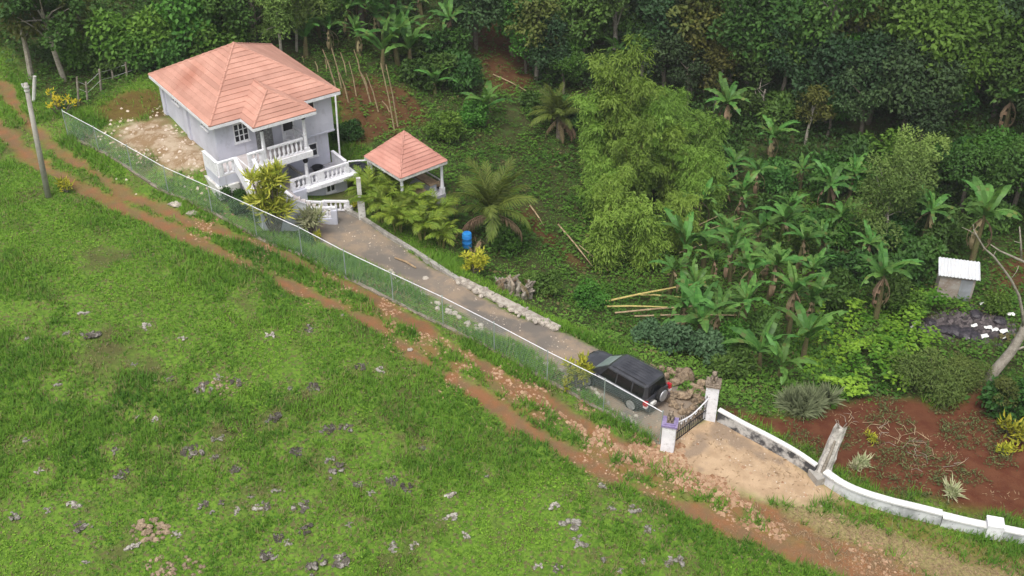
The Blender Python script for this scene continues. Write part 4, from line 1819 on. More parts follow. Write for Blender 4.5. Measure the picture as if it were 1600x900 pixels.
rot = Matrix.Rotation(-math.pi / 2, 4, 'Y')
mb.v = [tuple(Matrix.Translation((-2.26, -.10, .92)) @ (rot @ Vector(v))) for v in mb.v]
sw = obj('spare_wheel', mb, M_TYRE, CAR)
mb = MB()
mb.lathe([(.29, .095), (.28, .125), (.16, .14), (.03, .135)], (0, 0, 0), 20)
mb.v = [tuple(Matrix.Translation((-2.265, -.10, .92)) @ (rot @ Vector(v))) for v in mb.v]
obj('wheel_cover', mb, M_SILVER, sw)
mb = MB()
mb.b2((-2.285, .28, .66), (-2.12, .62, .80))
obj('number_plate', mb, M_OLDWHITE, CAR)
mb = MB()
mb.tube([(-2.09, -.05, 1.12), (-2.10, .28, 1.15)], .012, 4)
obj('rear_wiper', mb, M_TRIM, CAR)
mb = MB()
mb.tube([(1.0, .45, 1.06), (.86, -.1, 1.14)], .012, 4)
mb.tube([(1.02, .05, 1.06), (.88, -.5, 1.13)], .012, 4)
obj('wiper', mb, M_TRIM, CAR)

# ------------------------------------------------------------------ poles and rustic posts


def at_plane(px, py, ref):
    """point seen at a pixel on the upright plane through ref facing the camera side of the scene"""
    d = ray(px, py)
    t = ref[1] / d[1]
    return Vector((d[0] * t, d[1] * t, CAM_H + d[2] * t))


p0 = gp(75, 308)
tp = at_plane(40, 130, p0) - Vector(p0)
t = thing('utility_pole', 'tall grey utility pole leaning slightly beside the track', 'pole', p0)
mb = MB()
mb.tube([(0, 0, -.4), tp * .5, tp], [.165, .14, .11], 10)
obj('shaft', mb, M_POLE, t, smooth=True)
mb = MB()
for k in range(2):
    q = tp * (.97 - .03 * k)
    mb.lathe([(.15, -.03), (.15, .03)], tuple(q), 10)
obj('band', mb, M_GALV, t)
mb = MB()
q = tp * .985
mb.tube([q + Vector((-.16, -.02, -.1)), q + Vector((-.19, -.02, .08))], .05, 6)
obj('insulator', mb, M_OLDWHITE, t)
p0 = gp(51, 158)
tp = at_plane(54, 119, p0) - Vector(p0)
t = thing('stub_pole', 'short pale stub pole behind the tall utility pole', 'pole', p0)
mb = MB()
mb.tube([(0, 0, -.3), tp], [.13, .11], 8)
obj('shaft', mb, M_OLDWHITE, t)
posts = [(136, 160, 128, 'beside the yellow flowering bush'), (122, 165, 120, 'nearest the end of the chain link fence'), (157, 142, 108, 'at the corner of the red soil patch'), (176, 123, 106, 'short one in the middle of the row'), (198, 123, 97, 'tallest of the row behind the house'), (217, 112, 92, 'closest to the left end of the house roof')]
wp = []
for (bx, by, ty, lab) in posts:
    p0 = gp(bx, by)
    tp = at_plane(bx - 2, ty, p0) - Vector(p0)
    t = tag(obj('fence_post', (lambda m_: (m_.tube([(0, 0, -.3), tp * .5 + Vector((.03, 0, 0)), tp], [.075, .065, .055], 6), m_)[1])(MB()), M_WOODP, None, p0), 'rough wooden fence post, ' + lab, 'fence post', 'rough posts behind the red soil patch')
    wp.append(Vector(p0) + tp * .85)
wp = sorted(wp, key=lambda v: v.x)
mb = MB()
for f in (.0, -.5):
    mb.tube([v + Vector((0, 0, f)) for v in wp], .012, 4)
tag(obj('fence_wire', mb, M_GALV), 'two strands of wire strung along the rough wooden posts', 'wire')

# ------------------------------------------------------------------ stones
from mathutils import noise as mnoise
import bmesh


def rock_mesh(name, mat, seed, sub=2, jag=.35, flat=.7, sharp=1.0):
    bm = bmesh.new()
    bmesh.ops.create_icosphere(bm, subdivisions=sub, radius=1.0)
    o = Vector((seed * 7.1, seed * 3.3, seed * 1.7))
    for v in bm.verts:
        p = v.co.copy()
        n1 = mnoise.noise(p * 1.1 + o)
        n2 = mnoise.noise(p * 2.6 + o * 2)
        n3 = abs(mnoise.noise(p * 3.2 - o)) * sharp
        r = 1 + jag * (n1 * 1.0 + n2 * .55 + n3 * .9 - .3)
        v.co = Vector((p.x * r, p.y * r, p.z * r * flat))
    me = bpy.data.meshes.new(name)
    bm.to_mesh(me)
    bm.free()
    me.materials.append(mat)
    return me


def cluster_mesh(name, mat, seed, n=7, sub=2, k_=1.0):
    """karst outcrop: jagged lumps welded into one ragged half buried rock"""
    rr = random.Random(seed)
    bm = bmesh.new()
    for k in range(n):
        a, d = rr.random() * 6.28, rr.random() ** .7 * .75
        r = (.16 + .32 * rr.random() ** 1.5) * k_
        ret = bmesh.ops.create_icosphere(bm, subdivisions=sub, radius=1.0)
        o = Vector((seed * 5.1 + k * 3.3, seed, k * 1.7))
        fx_, fz_ = .8 + .5 * rr.random(), .5 + .7 * rr.random()
        for v in ret['verts']:
            p = v.co.copy()
            q = 1 + .45 * (mnoise.noise(p * 1.4 + o) + .7 * mnoise.noise(p * 3.0 + o) + .5 * abs(mnoise.noise(p * 4.5 - o)))
            v.co = Vector((p.x * q * r * fx_ + d * math.cos(a), p.y * q * r / fx_ + d * math.sin(a), p.z * q * r * fz_ + .02))
    me = bpy.data.meshes.new(name)
    bm.to_mesh(me)
    bm.free()
    me.materials.append(mat)
    return me


M_BOUL = simple('brown_karst', (.27, .20, .13), (.12, .085, .055), 3.4, .95, bstr=.8, c3=(.40, .33, .25), obj_rand=.2)
R_DARK = [cluster_mesh('dark_outcrop', M_DARKSTONE, s, 20, 2, .5) for s in (1, 2, 3, 4)]
R_PALE = [cluster_mesh('pale_outcrop', M_STONE, s, 12, 2, .6) for s in (11, 12, 13, 14)]
R_BOUL = [cluster_mesh('boulder_rock', M_BOUL, s, 7) for s in (51, 52, 53, 54)]
R_TAN = [rock_mesh('tan_rock', M_TANSTONE, s, 2, .4, .75) for s in (1, 2, 3, 4, 5)]
R_RUB = [rock_mesh('rubble_rock', M_PALESTONE, s, 1, .4, .7) for s in (6, 7, 8, 9)]
R_GREY = [rock_mesh('grey_rock', M_STONE, s, 2, .45, .75) for s in (21, 22, 23)]


def stone(name, me, loc, r, rz, label=None, group=None, parent=None, flat=1.0):
    o = link(name, me, parent)
    o.location = loc
    o.scale = (r, r * (.8 + .4 * random.random()), r * flat)
    o.rotation_euler = (random.uniform(-.25, .25), random.uniform(-.25, .25), rz)
    if label:
        tag(o, label, 'rock', group)
    return o


GR_ = 'limestone rocks poking out of the pasture'
D_, P_ = 'D', 'P'
field_rocks = [
    (142, 522, .62, 'D', 'wide dark rock cluster in the upper left of the pasture, below the leaning pole'),
    (225, 511, .38, 'P', None), (104, 520, .25, 'P', None), (130, 490, .40, 'P', None), (264, 592, .30, 'D', 'small dark rock with pale top, alone in the bright grass left of the reddish patch'),
    (318, 606, .52, 'D', 'left dark rock of the bare reddish patch in mid pasture'), (372, 596, .48, 'D', 'right dark rock of the bare reddish patch in mid pasture'), (342, 590, .30, 'P', None), (286, 528, .30, 'P', None),
    (420, 524, .42, 'P', None), (485, 514, .36, 'D', None), (300, 709, .68, 'D', 'large round dark rock with white face in the middle of the pasture'), (341, 686, .40, 'P', 'pale rock just above the large round dark rock'),
    (334, 714, .26, 'D', None), (425, 653, .50, 'D', 'grey flat rock, left end of a short row in mid pasture'), (510, 670, .45, 'D', 'middle dark rock of the short row in mid pasture'), (541, 668, .40, 'D', 'right dark rock of the short row in mid pasture'),
    (455, 607, .22, 'P', None), (490, 606, .44, 'D', None), (566, 572, .50, 'D', 'dark rock nearest the track, upper part of the pasture'), (592, 580, .34, 'P', None), (465, 706, .44, 'D', None),
    (521, 736, .62, 'D', 'big dark rock with grey rubble around it in the pasture centre'), (514, 718, .30, 'P', None), (368, 733, .36, 'D', None), (190, 740, .42, 'D', None), (62, 736, .28, 'P', None), (115, 790, .44, 'P', None), (26, 806, .36, 'P', None),
    (75, 797, .22, 'P', None), (131, 822, .52, 'D', 'dark pointed rock with white edge in the lower left of the pasture'), (209, 852, .44, 'P', 'pale rock at the foot of the tan stone heap'), (276, 836, .34, 'P', None), (135, 878, .22, 'P', None),
    (315, 789, .36, 'D', None), (344, 787, .24, 'D', None), (369, 798, .28, 'P', None), (404, 796, .38, 'P', 'bright white rock in the lower middle of the pasture'), (416, 789, .36, 'D', None), (432, 768, .34, 'P', None), (391, 777, .18, 'P', None),
    (472, 791, .46, 'D', None), (475, 826, .46, 'D', None), (435, 840, .34, 'D', None), (449, 849, .26, 'P', None), (420, 867, .44, 'D', None), (490, 884, .95, 'D', 'widest grey rock patch at the bottom edge of the pasture'), (530, 872, .60, 'D', None),
    (430, 872, .25, 'P', None), (612, 752, .45, 'D', None), (634, 765, .45, 'D', None), (700, 776, .42, 'P', None), (704, 806, .40, 'P', None), (560, 757, .34, 'D', None), (579, 770, .28, 'P', None), (645, 852, .30, 'P', None), (616, 856, .36, 'P', None),
    (938, 759, .34, 'P', 'pale upright rock beside the track, right of the pasture'), (864, 789, .40, 'P', 'white rock with dark crack, left of the white flat pair'), (893, 815, .55, 'P', 'widest flat white rock in the right part of the pasture'), (904, 848, .50, 'P', 'pale grey rock below the flat white one'),
    (955, 795, .26, 'P', None), (989, 800, .36, 'P', None), (1015, 826, .40, 'P', None), (1052, 876, .60, 'P', 'tall pale rock at the bottom right of the pasture'), (840, 884, .28, 'P', None), (942, 873, .28, 'P', None), (1006, 878, .22, 'P', None), (969, 892, .20, 'P', None),
    (870, 888, .30, 'D', None), (730, 836, .26, 'P', None), (178, 705, .26, 'D', None), (188, 745, .20, 'P', None), (240, 655, .24, 'P', None), (660, 700, .24, 'D', None), (90, 602, .24, 'P', None), (40, 530, .24, 'P', None), (210, 570, .20, 'P', None),
    (215, 652, .18, 'P', None), (545, 820, .24, 'P', None), (40, 690, .20, 'P', None), (330, 800, .18, 'P', None), (760, 745, .20, 'P', None),
]
_named = [(px, py, kd, lab) for px, py, r, kd, lab in field_rocks if lab]
_taken = {}


def rock_label(px, py, kd):
    """names a small rock by the most distinctive rock or thing beside it"""
    marks = [(a, b, {142: 'the wide dark cluster under the leaning pole', 264: 'the lone small dark rock', 318: 'the reddish bare patch', 372: 'the right rock of the bare patch', 300: 'the large round dark rock', 341: 'the pale rock above the round one', 425: 'the grey flat rock of the row', 510: 'the middle rock of the row',
             541: 'the right rock of the row', 566: 'the dark rock nearest the track', 521: 'the big dark rock with rubble', 131: 'the dark pointed rock', 209: 'the tan stone heap', 404: 'the bright white rock', 490: 'the widest grey rock patch', 938: 'the pale upright rock by the track', 864: 'the white rock with dark crack', 893: 'the widest flat white rock',
             904: 'the pale grey lower right rock', 1052: 'the tall bottom right rock'}[a]) for a, b, _, _ in _named]
    marks += [(75, 308, 'the leaning utility pole'), (235, 828, 'the tan stone heap'), (272, 886, 'the low tan scatter')]
    kn = {'D': 'small dark', 'P': 'small pale'}[kd]
    for m in sorted(marks, key=lambda m: math.hypot(m[0] - px, m[1] - py)):
        dx, dy = px - m[0], py - m[1]
        if abs(dx) > 2.2 * abs(dy):
            di = 'right of' if dx > 0 else 'left of'
        elif abs(dy) > 2.2 * abs(dx):
            di = 'below' if dy > 0 else 'above'
        else:
            di = ('below, ' if dy > 0 else 'above, ') + ('right of' if dx > 0 else 'left of')
        far = math.hypot(dx, dy)
        lab = '%s rock %s%s %s' % (kn, 'close ' if far < 45 else ('' if far < 100 else 'well '), di, m[2])
        if lab not in _taken:
            _taken[lab] = 1
            return lab
    return kn + ' jagged limestone rock sunk in the pasture grass'


for i, (px, py, r, kd, lab) in enumerate(field_rocks):
    p = gp(px, py)
    me = random.choice(R_DARK if kd == 'D' else R_PALE)
    stone('limestone_rock', me, (p[0], p[1], p[2] + .01), r * .95, random.random() * 6.28, lab or rock_label(px, py, kd), GR_, flat=.70)


def heap(name, label, cat, px, py, rx, ry, n, rmin, rmax, meshes, hgt_=.25, rot=0.0, part='stone'):
    p = gp(px, py)
    t = thing(name, label, cat, p)
    for k in range(n):
        a, d = random.random() * 6.28, math.sqrt(random.random())
        x, y = d * math.cos(a) * rx, d * math.sin(a) * ry
        x, y = x * math.cos(rot) - y * math.sin(rot), x * math.sin(rot) + y * math.cos(rot)
        z = float(ground(p[0] + x, p[1] + y)[0]) - p[2] + (1 - d) * hgt_ * random.random()
        stone(part, random.choice(meshes), (x, y, z), random.uniform(rmin, rmax), random.random() * 6.28, parent=t)
    return t


heap('stone_heap', 'heap of tan broken stones in the lower left of the pasture', 'stone heap', 235, 828, .75, .55, 42, .06, .15, R_TAN, .2)
heap('stone_heap', 'low scatter of tan stones at the bottom edge of the pasture', 'stone heap', 272, 886, 1.2, .5, 40, .05, .12, R_TAN, .08)
heap('stone_heap', 'few reddish stones in the bare patch of mid pasture', 'stone heap', 345, 604, .9, .6, 30, .04, .10, R_TAN, .05)

# boulders beside the suv
bl = [(1048, 598, .42), (1070, 596, .50), (1090, 610, .42), (1062, 618, .40), (1082, 628, .38), (1045, 622, .34), (1094, 632, .34), (1072, 640, .32), (1030, 592, .32), (1018, 582, .30), (1056, 634, .26), (1088, 646, .26), (1040, 582, .28), (1100, 618, .30)]
bn = ['topmost small one', 'tallest one in the middle', 'one at the right edge', 'one at the centre', 'one low on the right', 'one closest to the spare wheel', 'one nearest the gate pillar', 'lowest front one', 'one behind the rear window', 'farthest one beside the roof', 'small front one', 'small one beside the gate', 'small one at the back', 'one against the green leaves']
for (px, py, r), nme in zip(bl, bn):
    p = gp(px, py)
    stone('boulder', random.choice(R_BOUL), (p[0], p[1], p[2] + r * .25), r * 1.5, random.random() * 6.28, 'brown limestone boulder heaped beside the suv, ' + nme, 'boulders heaped between suv and gate')

# pale rubble wall along the valley side of the drive, grey kerb above it
rw = line([(716, 440), (770, 466), (820, 492), (870, 517)])
t = thing('rubble_wall', 'pale rubble stone edging along the valley side of the driveway', 'stone wall', tuple(rw[0]))
for k in range(150):
    f = random.random() * 3
    i = int(min(f, 2.999))
    q = rw[i] + (rw[i + 1] - rw[i]) * (f - i)
    off = random.gauss(0, .2)
    x, y = q[0] + off * .7 - rw[0][0], q[1] + off * .7 - rw[0][1]
    z = float(ground(q[0] + off * .7, q[1] + off * .7)[0]) - rw[0][2]
    stone('stone', random.choice(R_RUB), (x, y, z + .08 + .08 * random.random()), random.uniform(.07, .19), random.random() * 6.28, parent=t)
mb = MB()
for i in range(3):
    a, b = Vector(rw[i] - rw[0]), Vector(rw[i + 1] - rw[0])
    sweep_box(mb, a - Vector((0, 0, .5)), b - Vector((0, 0, .5)), .56, .70)
obj('mortar_bed', mb, M_PALESTONE, t)
kb = line([(535, 327), (562, 340), (600, 365), (650, 396), (716, 439)])
t = thing('drive_kerb', 'grey concrete kerb along the driveway beside the palm hedge', 'kerb', tuple(kb[0]))
for i in range(4):
    for j in range(3):
        a = Vector(kb[i] + (kb[i + 1] - kb[i]) * (j / 3) - kb[0])
        b = Vector(kb[i] + (kb[i + 1] - kb[i]) * ((j + .99) / 3) - kb[0])
        mb = MB()
        sweep_box(mb, a - Vector((0, 0, .7)), b - Vector((0, 0, .7)), .24, .88)
        obj('kerb_block', mb, M_CONC, t)
lw = line([(600, 425), (650, 455), (700, 487), (745, 512), (800, 540), (900, 592), (965, 640), (1020, 685)])
t = thing('stone_edging', 'broken row of pale blocks between the fence and the driveway', 'stone wall', tuple(lw[0]))
for k in range(95):
    f = random.random() ** 1.6 * 6.5
    i = int(min(f, 6.999))
    q = lw[i] + (lw[i + 1] - lw[i]) * (f - i)
    off = random.gauss(0, .2)
    x, y = q[0] + off * .7 - lw[0][0], q[1] + off * .7 - lw[0][1]
    z = float(ground(x + lw[0][0], y + lw[0][1])[0]) - lw[0][2]
    stone('stone', random.choice(R_RUB), (x, y, z + .03), random.uniform(.07, .20), random.random() * 6.28, parent=t)
# pale slabs on the track verge near the leaning pole
for (px, py, r, lab) in [(275, 318, .45, 'pale flat limestone slab on the track verge, upper of two'), (300, 333, .40, 'pale flat limestone slab on the track verge, lower of two'), (535, 492, .16, 'single bright white stone at the pasture edge of the track'),
                         (640, 545, .2, 'pink white stone in the middle of the track'), (665, 435, .22, 'round pale stone lying on the driveway')]:
    p = gp(px, py)
    stone('flat_stone', random.choice(R_RUB), p, r, random.random() * 3, lab, None, flat=.5)
a, b = gp(617, 404), gp(650, 420)
mb = MB()
A_, B_ = Vector(a) + Vector((0, 0, .06)), Vector(b) + Vector((0, 0, .06))
mb.tube([A_ - A_, (B_ - A_) * .5 + Vector((.05, .05, .03)), B_ - A_], [.05, .06, .045], 6)
tag(obj('stick', mb, M_WOOD, None, tuple(A_)), 'pale stick lying across the driveway', 'stick')


def scatter_stones(name, n, sampler, rmin, rmax, mat, pw=2.2):
    """loose gravel: low octahedral stones joined into one mesh"""
    xy = sampler(n)
    n = len(xy)
    r = rmin + (rmax - rmin) * rng.random(n) ** pw
    z = ground(xy[:, 0], xy[:, 1])
    base = np.array([(1, 0, 0), (0, 1, 0), (-1, 0, 0), (0, -1, 0), (0, 0, .75), (.5, .5, -.4)], float)
    fc = np.array([(0, 1, 4), (1, 2, 4), (2, 3, 4), (3, 0, 4)])
    ang = rng.random(n) * 6.28
    v = np.empty((n, 5, 3))
    for k in range(5):
        j = .65 + .7 * rng.random((n, 3))
        b = base[k] * j
        v[:, k, 0] = xy[:, 0] + r * (b[:, 0] * np.cos(ang) - b[:, 1] * np.sin(ang)) + r * (.25 * (rng.random(n) - .5) if k == 4 else 0)
        v[:, k, 1] = xy[:, 1] + r * (b[:, 0] * np.sin(ang) + b[:, 1] * np.cos(ang))
        v[:, k, 2] = z + r * (b[:, 2] if k == 4 else -.12)
    F_ = (np.arange(n)[:, None, None] * 5 + fc[None]).reshape(-1, 3)
    t_ = np.repeat(rng.random(n), 4)
    return tag(link(name, np_mesh(name, v.reshape(-1, 3), F_, mat, tint=t_)), kind='stuff')


def gravel_mat(name, ca, cb):
    m, nt, out = new_mat(name)
    col = mixrgb(nt, attr(nt, 'tint'), ca, cb)
    principled(nt, out, col, .95, 0, noise(nt, 40, 3), .3)
    return m


M_GRAV = gravel_mat('track_gravel_stone', (.22, .115, .06), (.42, .28, .18))
M_GRAV2 = gravel_mat('pale_gravel_stone', (.34, .25, .17), (.58, .50, .42))


def along(pl, w, i0=0, i1=None):
    pl = pl[i0:i1]
    sl_ = np.hypot(*(pl[1:, :2] - pl[:-1, :2]).T)
    cm = np.concatenate([[0], np.cumsum(sl_)])

    def f(n):
        t_ = rng.random(n) * cm[-1]
        x = np.interp(t_, cm, pl[:, 0]) + rng.normal(0, w, n)
        y = np.interp(t_, cm, pl[:, 1]) + rng.normal(0, w, n)
        keep = fbm(x, y, 1.2, 2, 5) > .5
        return np.stack([x, y], 1)[keep]
    return f


scatter_stones('track_gravel', 6500, along(RUT1, .75, 8, 22), .012, .12, M_GRAV, 2.8)
scatter_stones('track_gravel', 1800, along(RUT2, .6, 8, 22), .015, .08, M_GRAV)
scatter_stones('roadside_rubble', 4200, along(line([(880, 640), (1000, 705), (1050, 730), (1110, 755), (1170, 785), (1215, 810)]), .6), .02, .17, M_GRAV, 2.4)
scatter_stones('yard_gravel', 900, along(YARD, 1.0), .02, .14, M_GRAV2)
scatter_stones('forecourt_gravel', 700, along(line([(1060, 690), (1150, 720), (1240, 760), (1300, 790)]), 1.0), .012, .05, M_GRAV2)
scatter_stones('drive_gravel', 900, along(line([(530, 345), (640, 410), (760, 480), (880, 545), (1000, 620), (1060, 650)]), .6), .012, .06, M_GRAV2)

# ------------------------------------------------------------------ shed and rubbish heap
p = gp(1488, 470)
SHED = thing('shed', 'small block outhouse with pale sloping zinc roof among the green', 'shed', p, R(-14))
mb = MB()
sw_, sd_, sh_ = 1.85, .95, 1.95
mb.b2((-sw_ / 2, 0, -.6), (sw_ / 2, sd_, sh_ - .35))
obj('wall', mb, M_BLOCK, SHED)
mb = MB()
mb.add([(-sw_ / 2, 0, sh_ - .35), (sw_ / 2, 0, sh_ - .35), (sw_ / 2, sd_, sh_ - .35), (-sw_ / 2, sd_, sh_ - .35), (-sw_ / 2, 0, sh_ - .30), (sw_ / 2, 0, sh_ - .30), (sw_ / 2, sd_, sh_ + .02), (-sw_ / 2, sd_, sh_ + .02)],
       [(0, 1, 5, 4), (1, 2, 6, 5), (2, 3, 7, 6), (3, 0, 4, 7), (4, 5, 6, 7)])
obj('gable', mb, M_BLOCK, SHED)
mb = MB()
nst = 12
for side in (0, 1):
    pass
x0, x1 = -sw_ / 2 - .15, sw_ / 2 + .18
rows_ = []
for i in range(nst * 2 + 1):
    x = x0 + (x1 - x0) * i / (nst * 2)
    h_ = .05 if i % 2 else 0
    rows_.append([(x, -.16, sh_ - .33 + h_), (x, sd_ + .12, sh_ + .10 + h_)])
vs = [q for r_ in rows_ for q in r_]
vs += [(q[0], q[1], q[2] - .03) for q in vs]
nn = len(rows_) * 2
fs = []
for i in range(nst * 2):
    fs.append((2 * i, 2 * i + 2, 2 * i + 3, 2 * i + 1))
    fs.append((nn + 2 * i, nn + 2 * i + 1, nn + 2 * i + 3, nn + 2 * i + 2))
    fs.append((2 * i, nn + 2 * i, nn + 2 * i + 2, 2 * i + 2))
mb.add(vs, fs)
obj('roof', mb, M_ZINC, SHED)
mb = MB()
mb.b2((.18, -.03, -.2), (.80, 0.0, 1.45))
obj('door', mb, simple('grey_blue_door', (.30, .32, .35), (.22, .23, .24), 2, .8), SHED)
M_BAG = simple('black_rubbish_bag', (.016, .015, .02), (.05, .04, .05), 5, .4, spec=.5, bstr=.6)
M_SCRAP = simple('white_plastic_scrap', (.80, .80, .78), (.66, .66, .62), 6, .6)
M_ASH = simple('grey_ash', (.16, .145, .14), (.08, .07, .072), 3, .95, bstr=.6)
BAGM = [rock_mesh('rubbish_bag', M_BAG, s, 2, .3, .6, .6) for s in (31, 32)]
bags = [(1478, 518, .5, 'black rubbish bag with brown tint at the left of the dump'), (1494, 521, .55, 'large black rubbish bag in the middle of the dump'), (1508, 524, .55, 'black rubbish bag beside a white scrap at the dump'), (1523, 530, .45, 'black rubbish bag at the lower right of the dump'),
        (1452, 506, .40, 'black bag apart from the dump, beside the vines'), (1440, 515, .36, 'dark bag half hidden in the vines'), (1525, 495, .36, 'dark bag behind the dump near the shed'), (1562, 505, .40, 'dark bag near the bare tree trunk')]
for px, py, r, lab in bags:
    p = gp(px, py)
    o = stone('rubbish_bag', random.choice(BAGM), (p[0], p[1], p[2] + .12), r, random.random() * 6, flat=.8)
    tag(o, lab, 'rubbish bag', 'black bags on the rubbish dump')
scr = [(1420, 519, .20, 'tall narrow white plastic sheet standing in the vines'), (1432, 508, .18, 'folded white plastic sheet at the edge of the vines'), (1521, 513, .16, 'white plastic scrap in the middle of the dump'), (1543, 516, .18, 'long white scrap across the dump'), (1567, 522, .2, 'round white scrap at the right of the dump'),
       (1536, 530, .2, 'square white scrap in front of the dump'), (1534, 478, .16, 'white scrap on the grass below the shed'), (1578, 495, .18, 'white scrap beside the bare tree trunk'), (1515, 531, .12, 'tiny white scrap among the black bags'), (1553, 519, .16, 'thin pale strip on the dump'), (1568, 531, .1, 'tiny white scrap by the trunk foot')]
for px, py, r, lab in scr:
    p = gp(px, py)
    mb = MB()
    n_ = 4
    vs = []
    up_ = .7 if 'tall' in lab else .2
    for i in range(n_):
        for j in range(n_):
            vs.append((r * (i / 1.5 - 1) + random.uniform(-.1, .1) * r, r * (j / 1.5 - 1) * (.35 if up_ > .5 else .7), .12 + r * up_ * 2 * (i / 3) + random.uniform(0, .5) * r))
    fs = [(i * n_ + j, i * n_ + j + 1, (i + 1) * n_ + j + 1, (i + 1) * n_ + j) for i in range(n_ - 1) for j in range(n_ - 1)]
    k = len(vs)
    vs2 = vs + [(a, b, c - .02) for a, b, c in vs]
    mb.add(vs2, fs + [tuple(q + k for q in reversed(f)) for f in fs])
    tag(obj('plastic_scrap', mb, M_SCRAP, None, p), lab, 'plastic scrap', 'white scraps around the rubbish dump')
for (px, py, rx, ry) in ((1500, 505, 1.5, .8), (1455, 515, .8, .5), (1550, 515, 1.1, .6)):
    scatter_stones('rubbish_litter', 620, (lambda P0: (lambda n: np.stack([P0[0] + rng.normal(0, rx * .6, n), P0[1] + rng.normal(0, ry * .8, n)], 1)))(gp(px, py)), .03, .22, gravel_mat('litter_mix', (.02, .017, .02), (.13, .11, .11)), 1.6)

# blue drum in the dry fronds under the palm
p = gp(730, 388)
t = thing('blue_drum', 'blue plastic drum standing among dry palm debris below the driveway', 'drum', p, .3)
mb = MB()
mb.lathe([(.27, 0), (.29, .05), (.28, .3), (.295, .32), (.28, .34), (.28, .6), (.295, .62), (.28, .64), (.28, .85), (.25, .9)], sides=18)
obj('body', mb, M_BLUE, t, (0, 0, .1), smooth=True)
mb = MB()
mb.lathe([(.262, .9), (.262, .93), (.2, .94)], sides=18)
obj('lid', mb, M_BLUE, t, (0, 0, .1))

# ------------------------------------------------------------------ foliage builders
L_FOREST = leaf_mat('forest_leaf', (.030, .085, .014), (.088, .18, .030), .28, .6, objhue=.02)
L_DARK = leaf_mat('dark_forest_leaf', (.018, .048, .017), (.055, .105, .032), .22, .6, objhue=.02)
L_BRIGHT = leaf_mat('bright_leaf', (.045, .125, .014), (.115, .235, .030), .3, .6, objhue=.02)
L_OLIVE = leaf_mat('olive_leaf', (.065, .085, .016), (.15, .16, .035), .3, .6, objhue=.02)
L_GREYG = leaf_mat('grey_green_leaf', (.11, .14, .07), (.22, .26, .14), .3, .7, objhue=.015)
L_PALE = leaf_mat('pale_green_leaf', (.105, .175, .035), (.26, .35, .09), .35, .7, objhue=.015)
L_BLUEG = leaf_mat('blue_green_leaf', (.045, .115, .045), (.125, .24, .11), .25, .6, objhue=.01)
L_BAMBOO = leaf_mat('bamboo_leaf', (.10, .195, .022), (.25, .385, .065), .4, .55, objhue=.01, obj_rand=.15)
L_BANANA = leaf_mat('banana_leaf', (.042, .128, .024), (.135, .285, .06), .35, .45, tipc=(.20, .19, .06), objhue=.015)
L_DRYB = leaf_mat('dry_leaf', (.16, .11, .06), (.30, .23, .14), .2, .8)
L_PALM = leaf_mat('palm_leaflet', (.075, .125, .018), (.20, .25, .05), .3, .5, objhue=.006)
L_ARECA = leaf_mat('areca_leaflet', (.10, .19, .016), (.27, .345, .045), .35, .5, objhue=.008)
L_CROTON = leaf_mat('croton_leaf', (.20, .27, .02), (.64, .64, .11), .3, .45, objhue=.004, obj_rand=.08)
L_YELLOW = leaf_mat('yellow_leaf', (.22, .26, .018), (.56, .52, .05), .3, .5, objhue=.006)
L_FLOWER = leaf_mat('yellow_flower', (.50, .33, .02), (.62, .46, .04), .3, .6)
L_VINE = leaf_mat('vine_leaf', (.065, .18, .014), (.29, .47, .045), .35, .5, obj_rand=0, objhue=0)
L_UNDER = leaf_mat('undergrowth_leaf', (.048, .13, .014), (.15, .29, .036), .3, .6, tipc=(.15, .13, .05), obj_rand=0, objhue=0)
L_GRASS = leaf_mat('grass_blade', (.055, .165, .015), (.21, .385, .037), .35, .6, tipc=(.26, .24, .10), obj_rand=0, objhue=0)
L_WEED = leaf_mat('pasture_weed_leaf', (.058, .17, .015), (.225, .40, .037), .35, .6, tipc=(.20, .19, .10), obj_rand=0, objhue=0)
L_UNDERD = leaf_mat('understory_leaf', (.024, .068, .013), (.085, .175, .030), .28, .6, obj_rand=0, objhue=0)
L_CLIFF = leaf_mat('pale_striped_leaf', (.30, .36, .16), (.62, .62, .40), .3, .5)
M_BARK = simple('grey_bark', (.17, .145, .115), (.09, .075, .058), 4, .95, bstr=.6, c3=(.27, .24, .20))
M_PALEBARK = simple('pale_bark', (.33, .30, .25), (.21, .185, .15), 4, .95, bstr=.5, c3=(.42, .39, .34))
M_STEM = simple('banana_stem', (.12, .13, .045), (.10, .07, .035), 4, .8, c3=(.20, .16, .09))
M_CANE = simple('bamboo_cane', (.30, .27, .09), (.20, .20, .06), 5, .6)
M_YCANE = simple('yellow_cut_cane', (.52, .43, .15), (.42, .34, .13), 4, .6)
M_DRYSTALK = simple('dry_stalk', (.36, .30, .23), (.22, .18, .14), 4, .95, bstr=.5)
M_DRYCANE = simple('dry_cane', (.42, .33, .20), (.28, .20, .12), 4, .8)


def unit(v):
    return v / np.maximum(np.linalg.norm(v, axis=-1, keepdims=True), 1e-9)


def rdir(n):
    v = rng.normal(size=(n, 3))
    return unit(v)


def leaf_arrays(c, d, nrm, L, W, fold=.12, wpos=.45):
    """rhombic leaves: base c, direction d, face normal nrm"""
    n = len(c)
    L = np.broadcast_to(L, (n,))[:, None]
    W = np.broadcast_to(W, (n,))[:, None]
    d = unit(d)
    s = unit(np.cross(d, nrm))
    nn = unit(np.cross(s, d))
    v = np.empty((n, 4, 3))
    v[:, 0] = c
    v[:, 1] = c + d * L * wpos + s * W / 2 + nn * L * fold
    v[:, 2] = c + d * L - nn * L * fold * .8
    v[:, 3] = c + d * L * wpos - s * W / 2 + nn * L * fold
    f = (np.arange(n)[:, None, None] * 4 + np.array([[0, 1, 2], [0, 2, 3]])[None]).reshape(-1, 3)
    return v.reshape(-1, 3), f


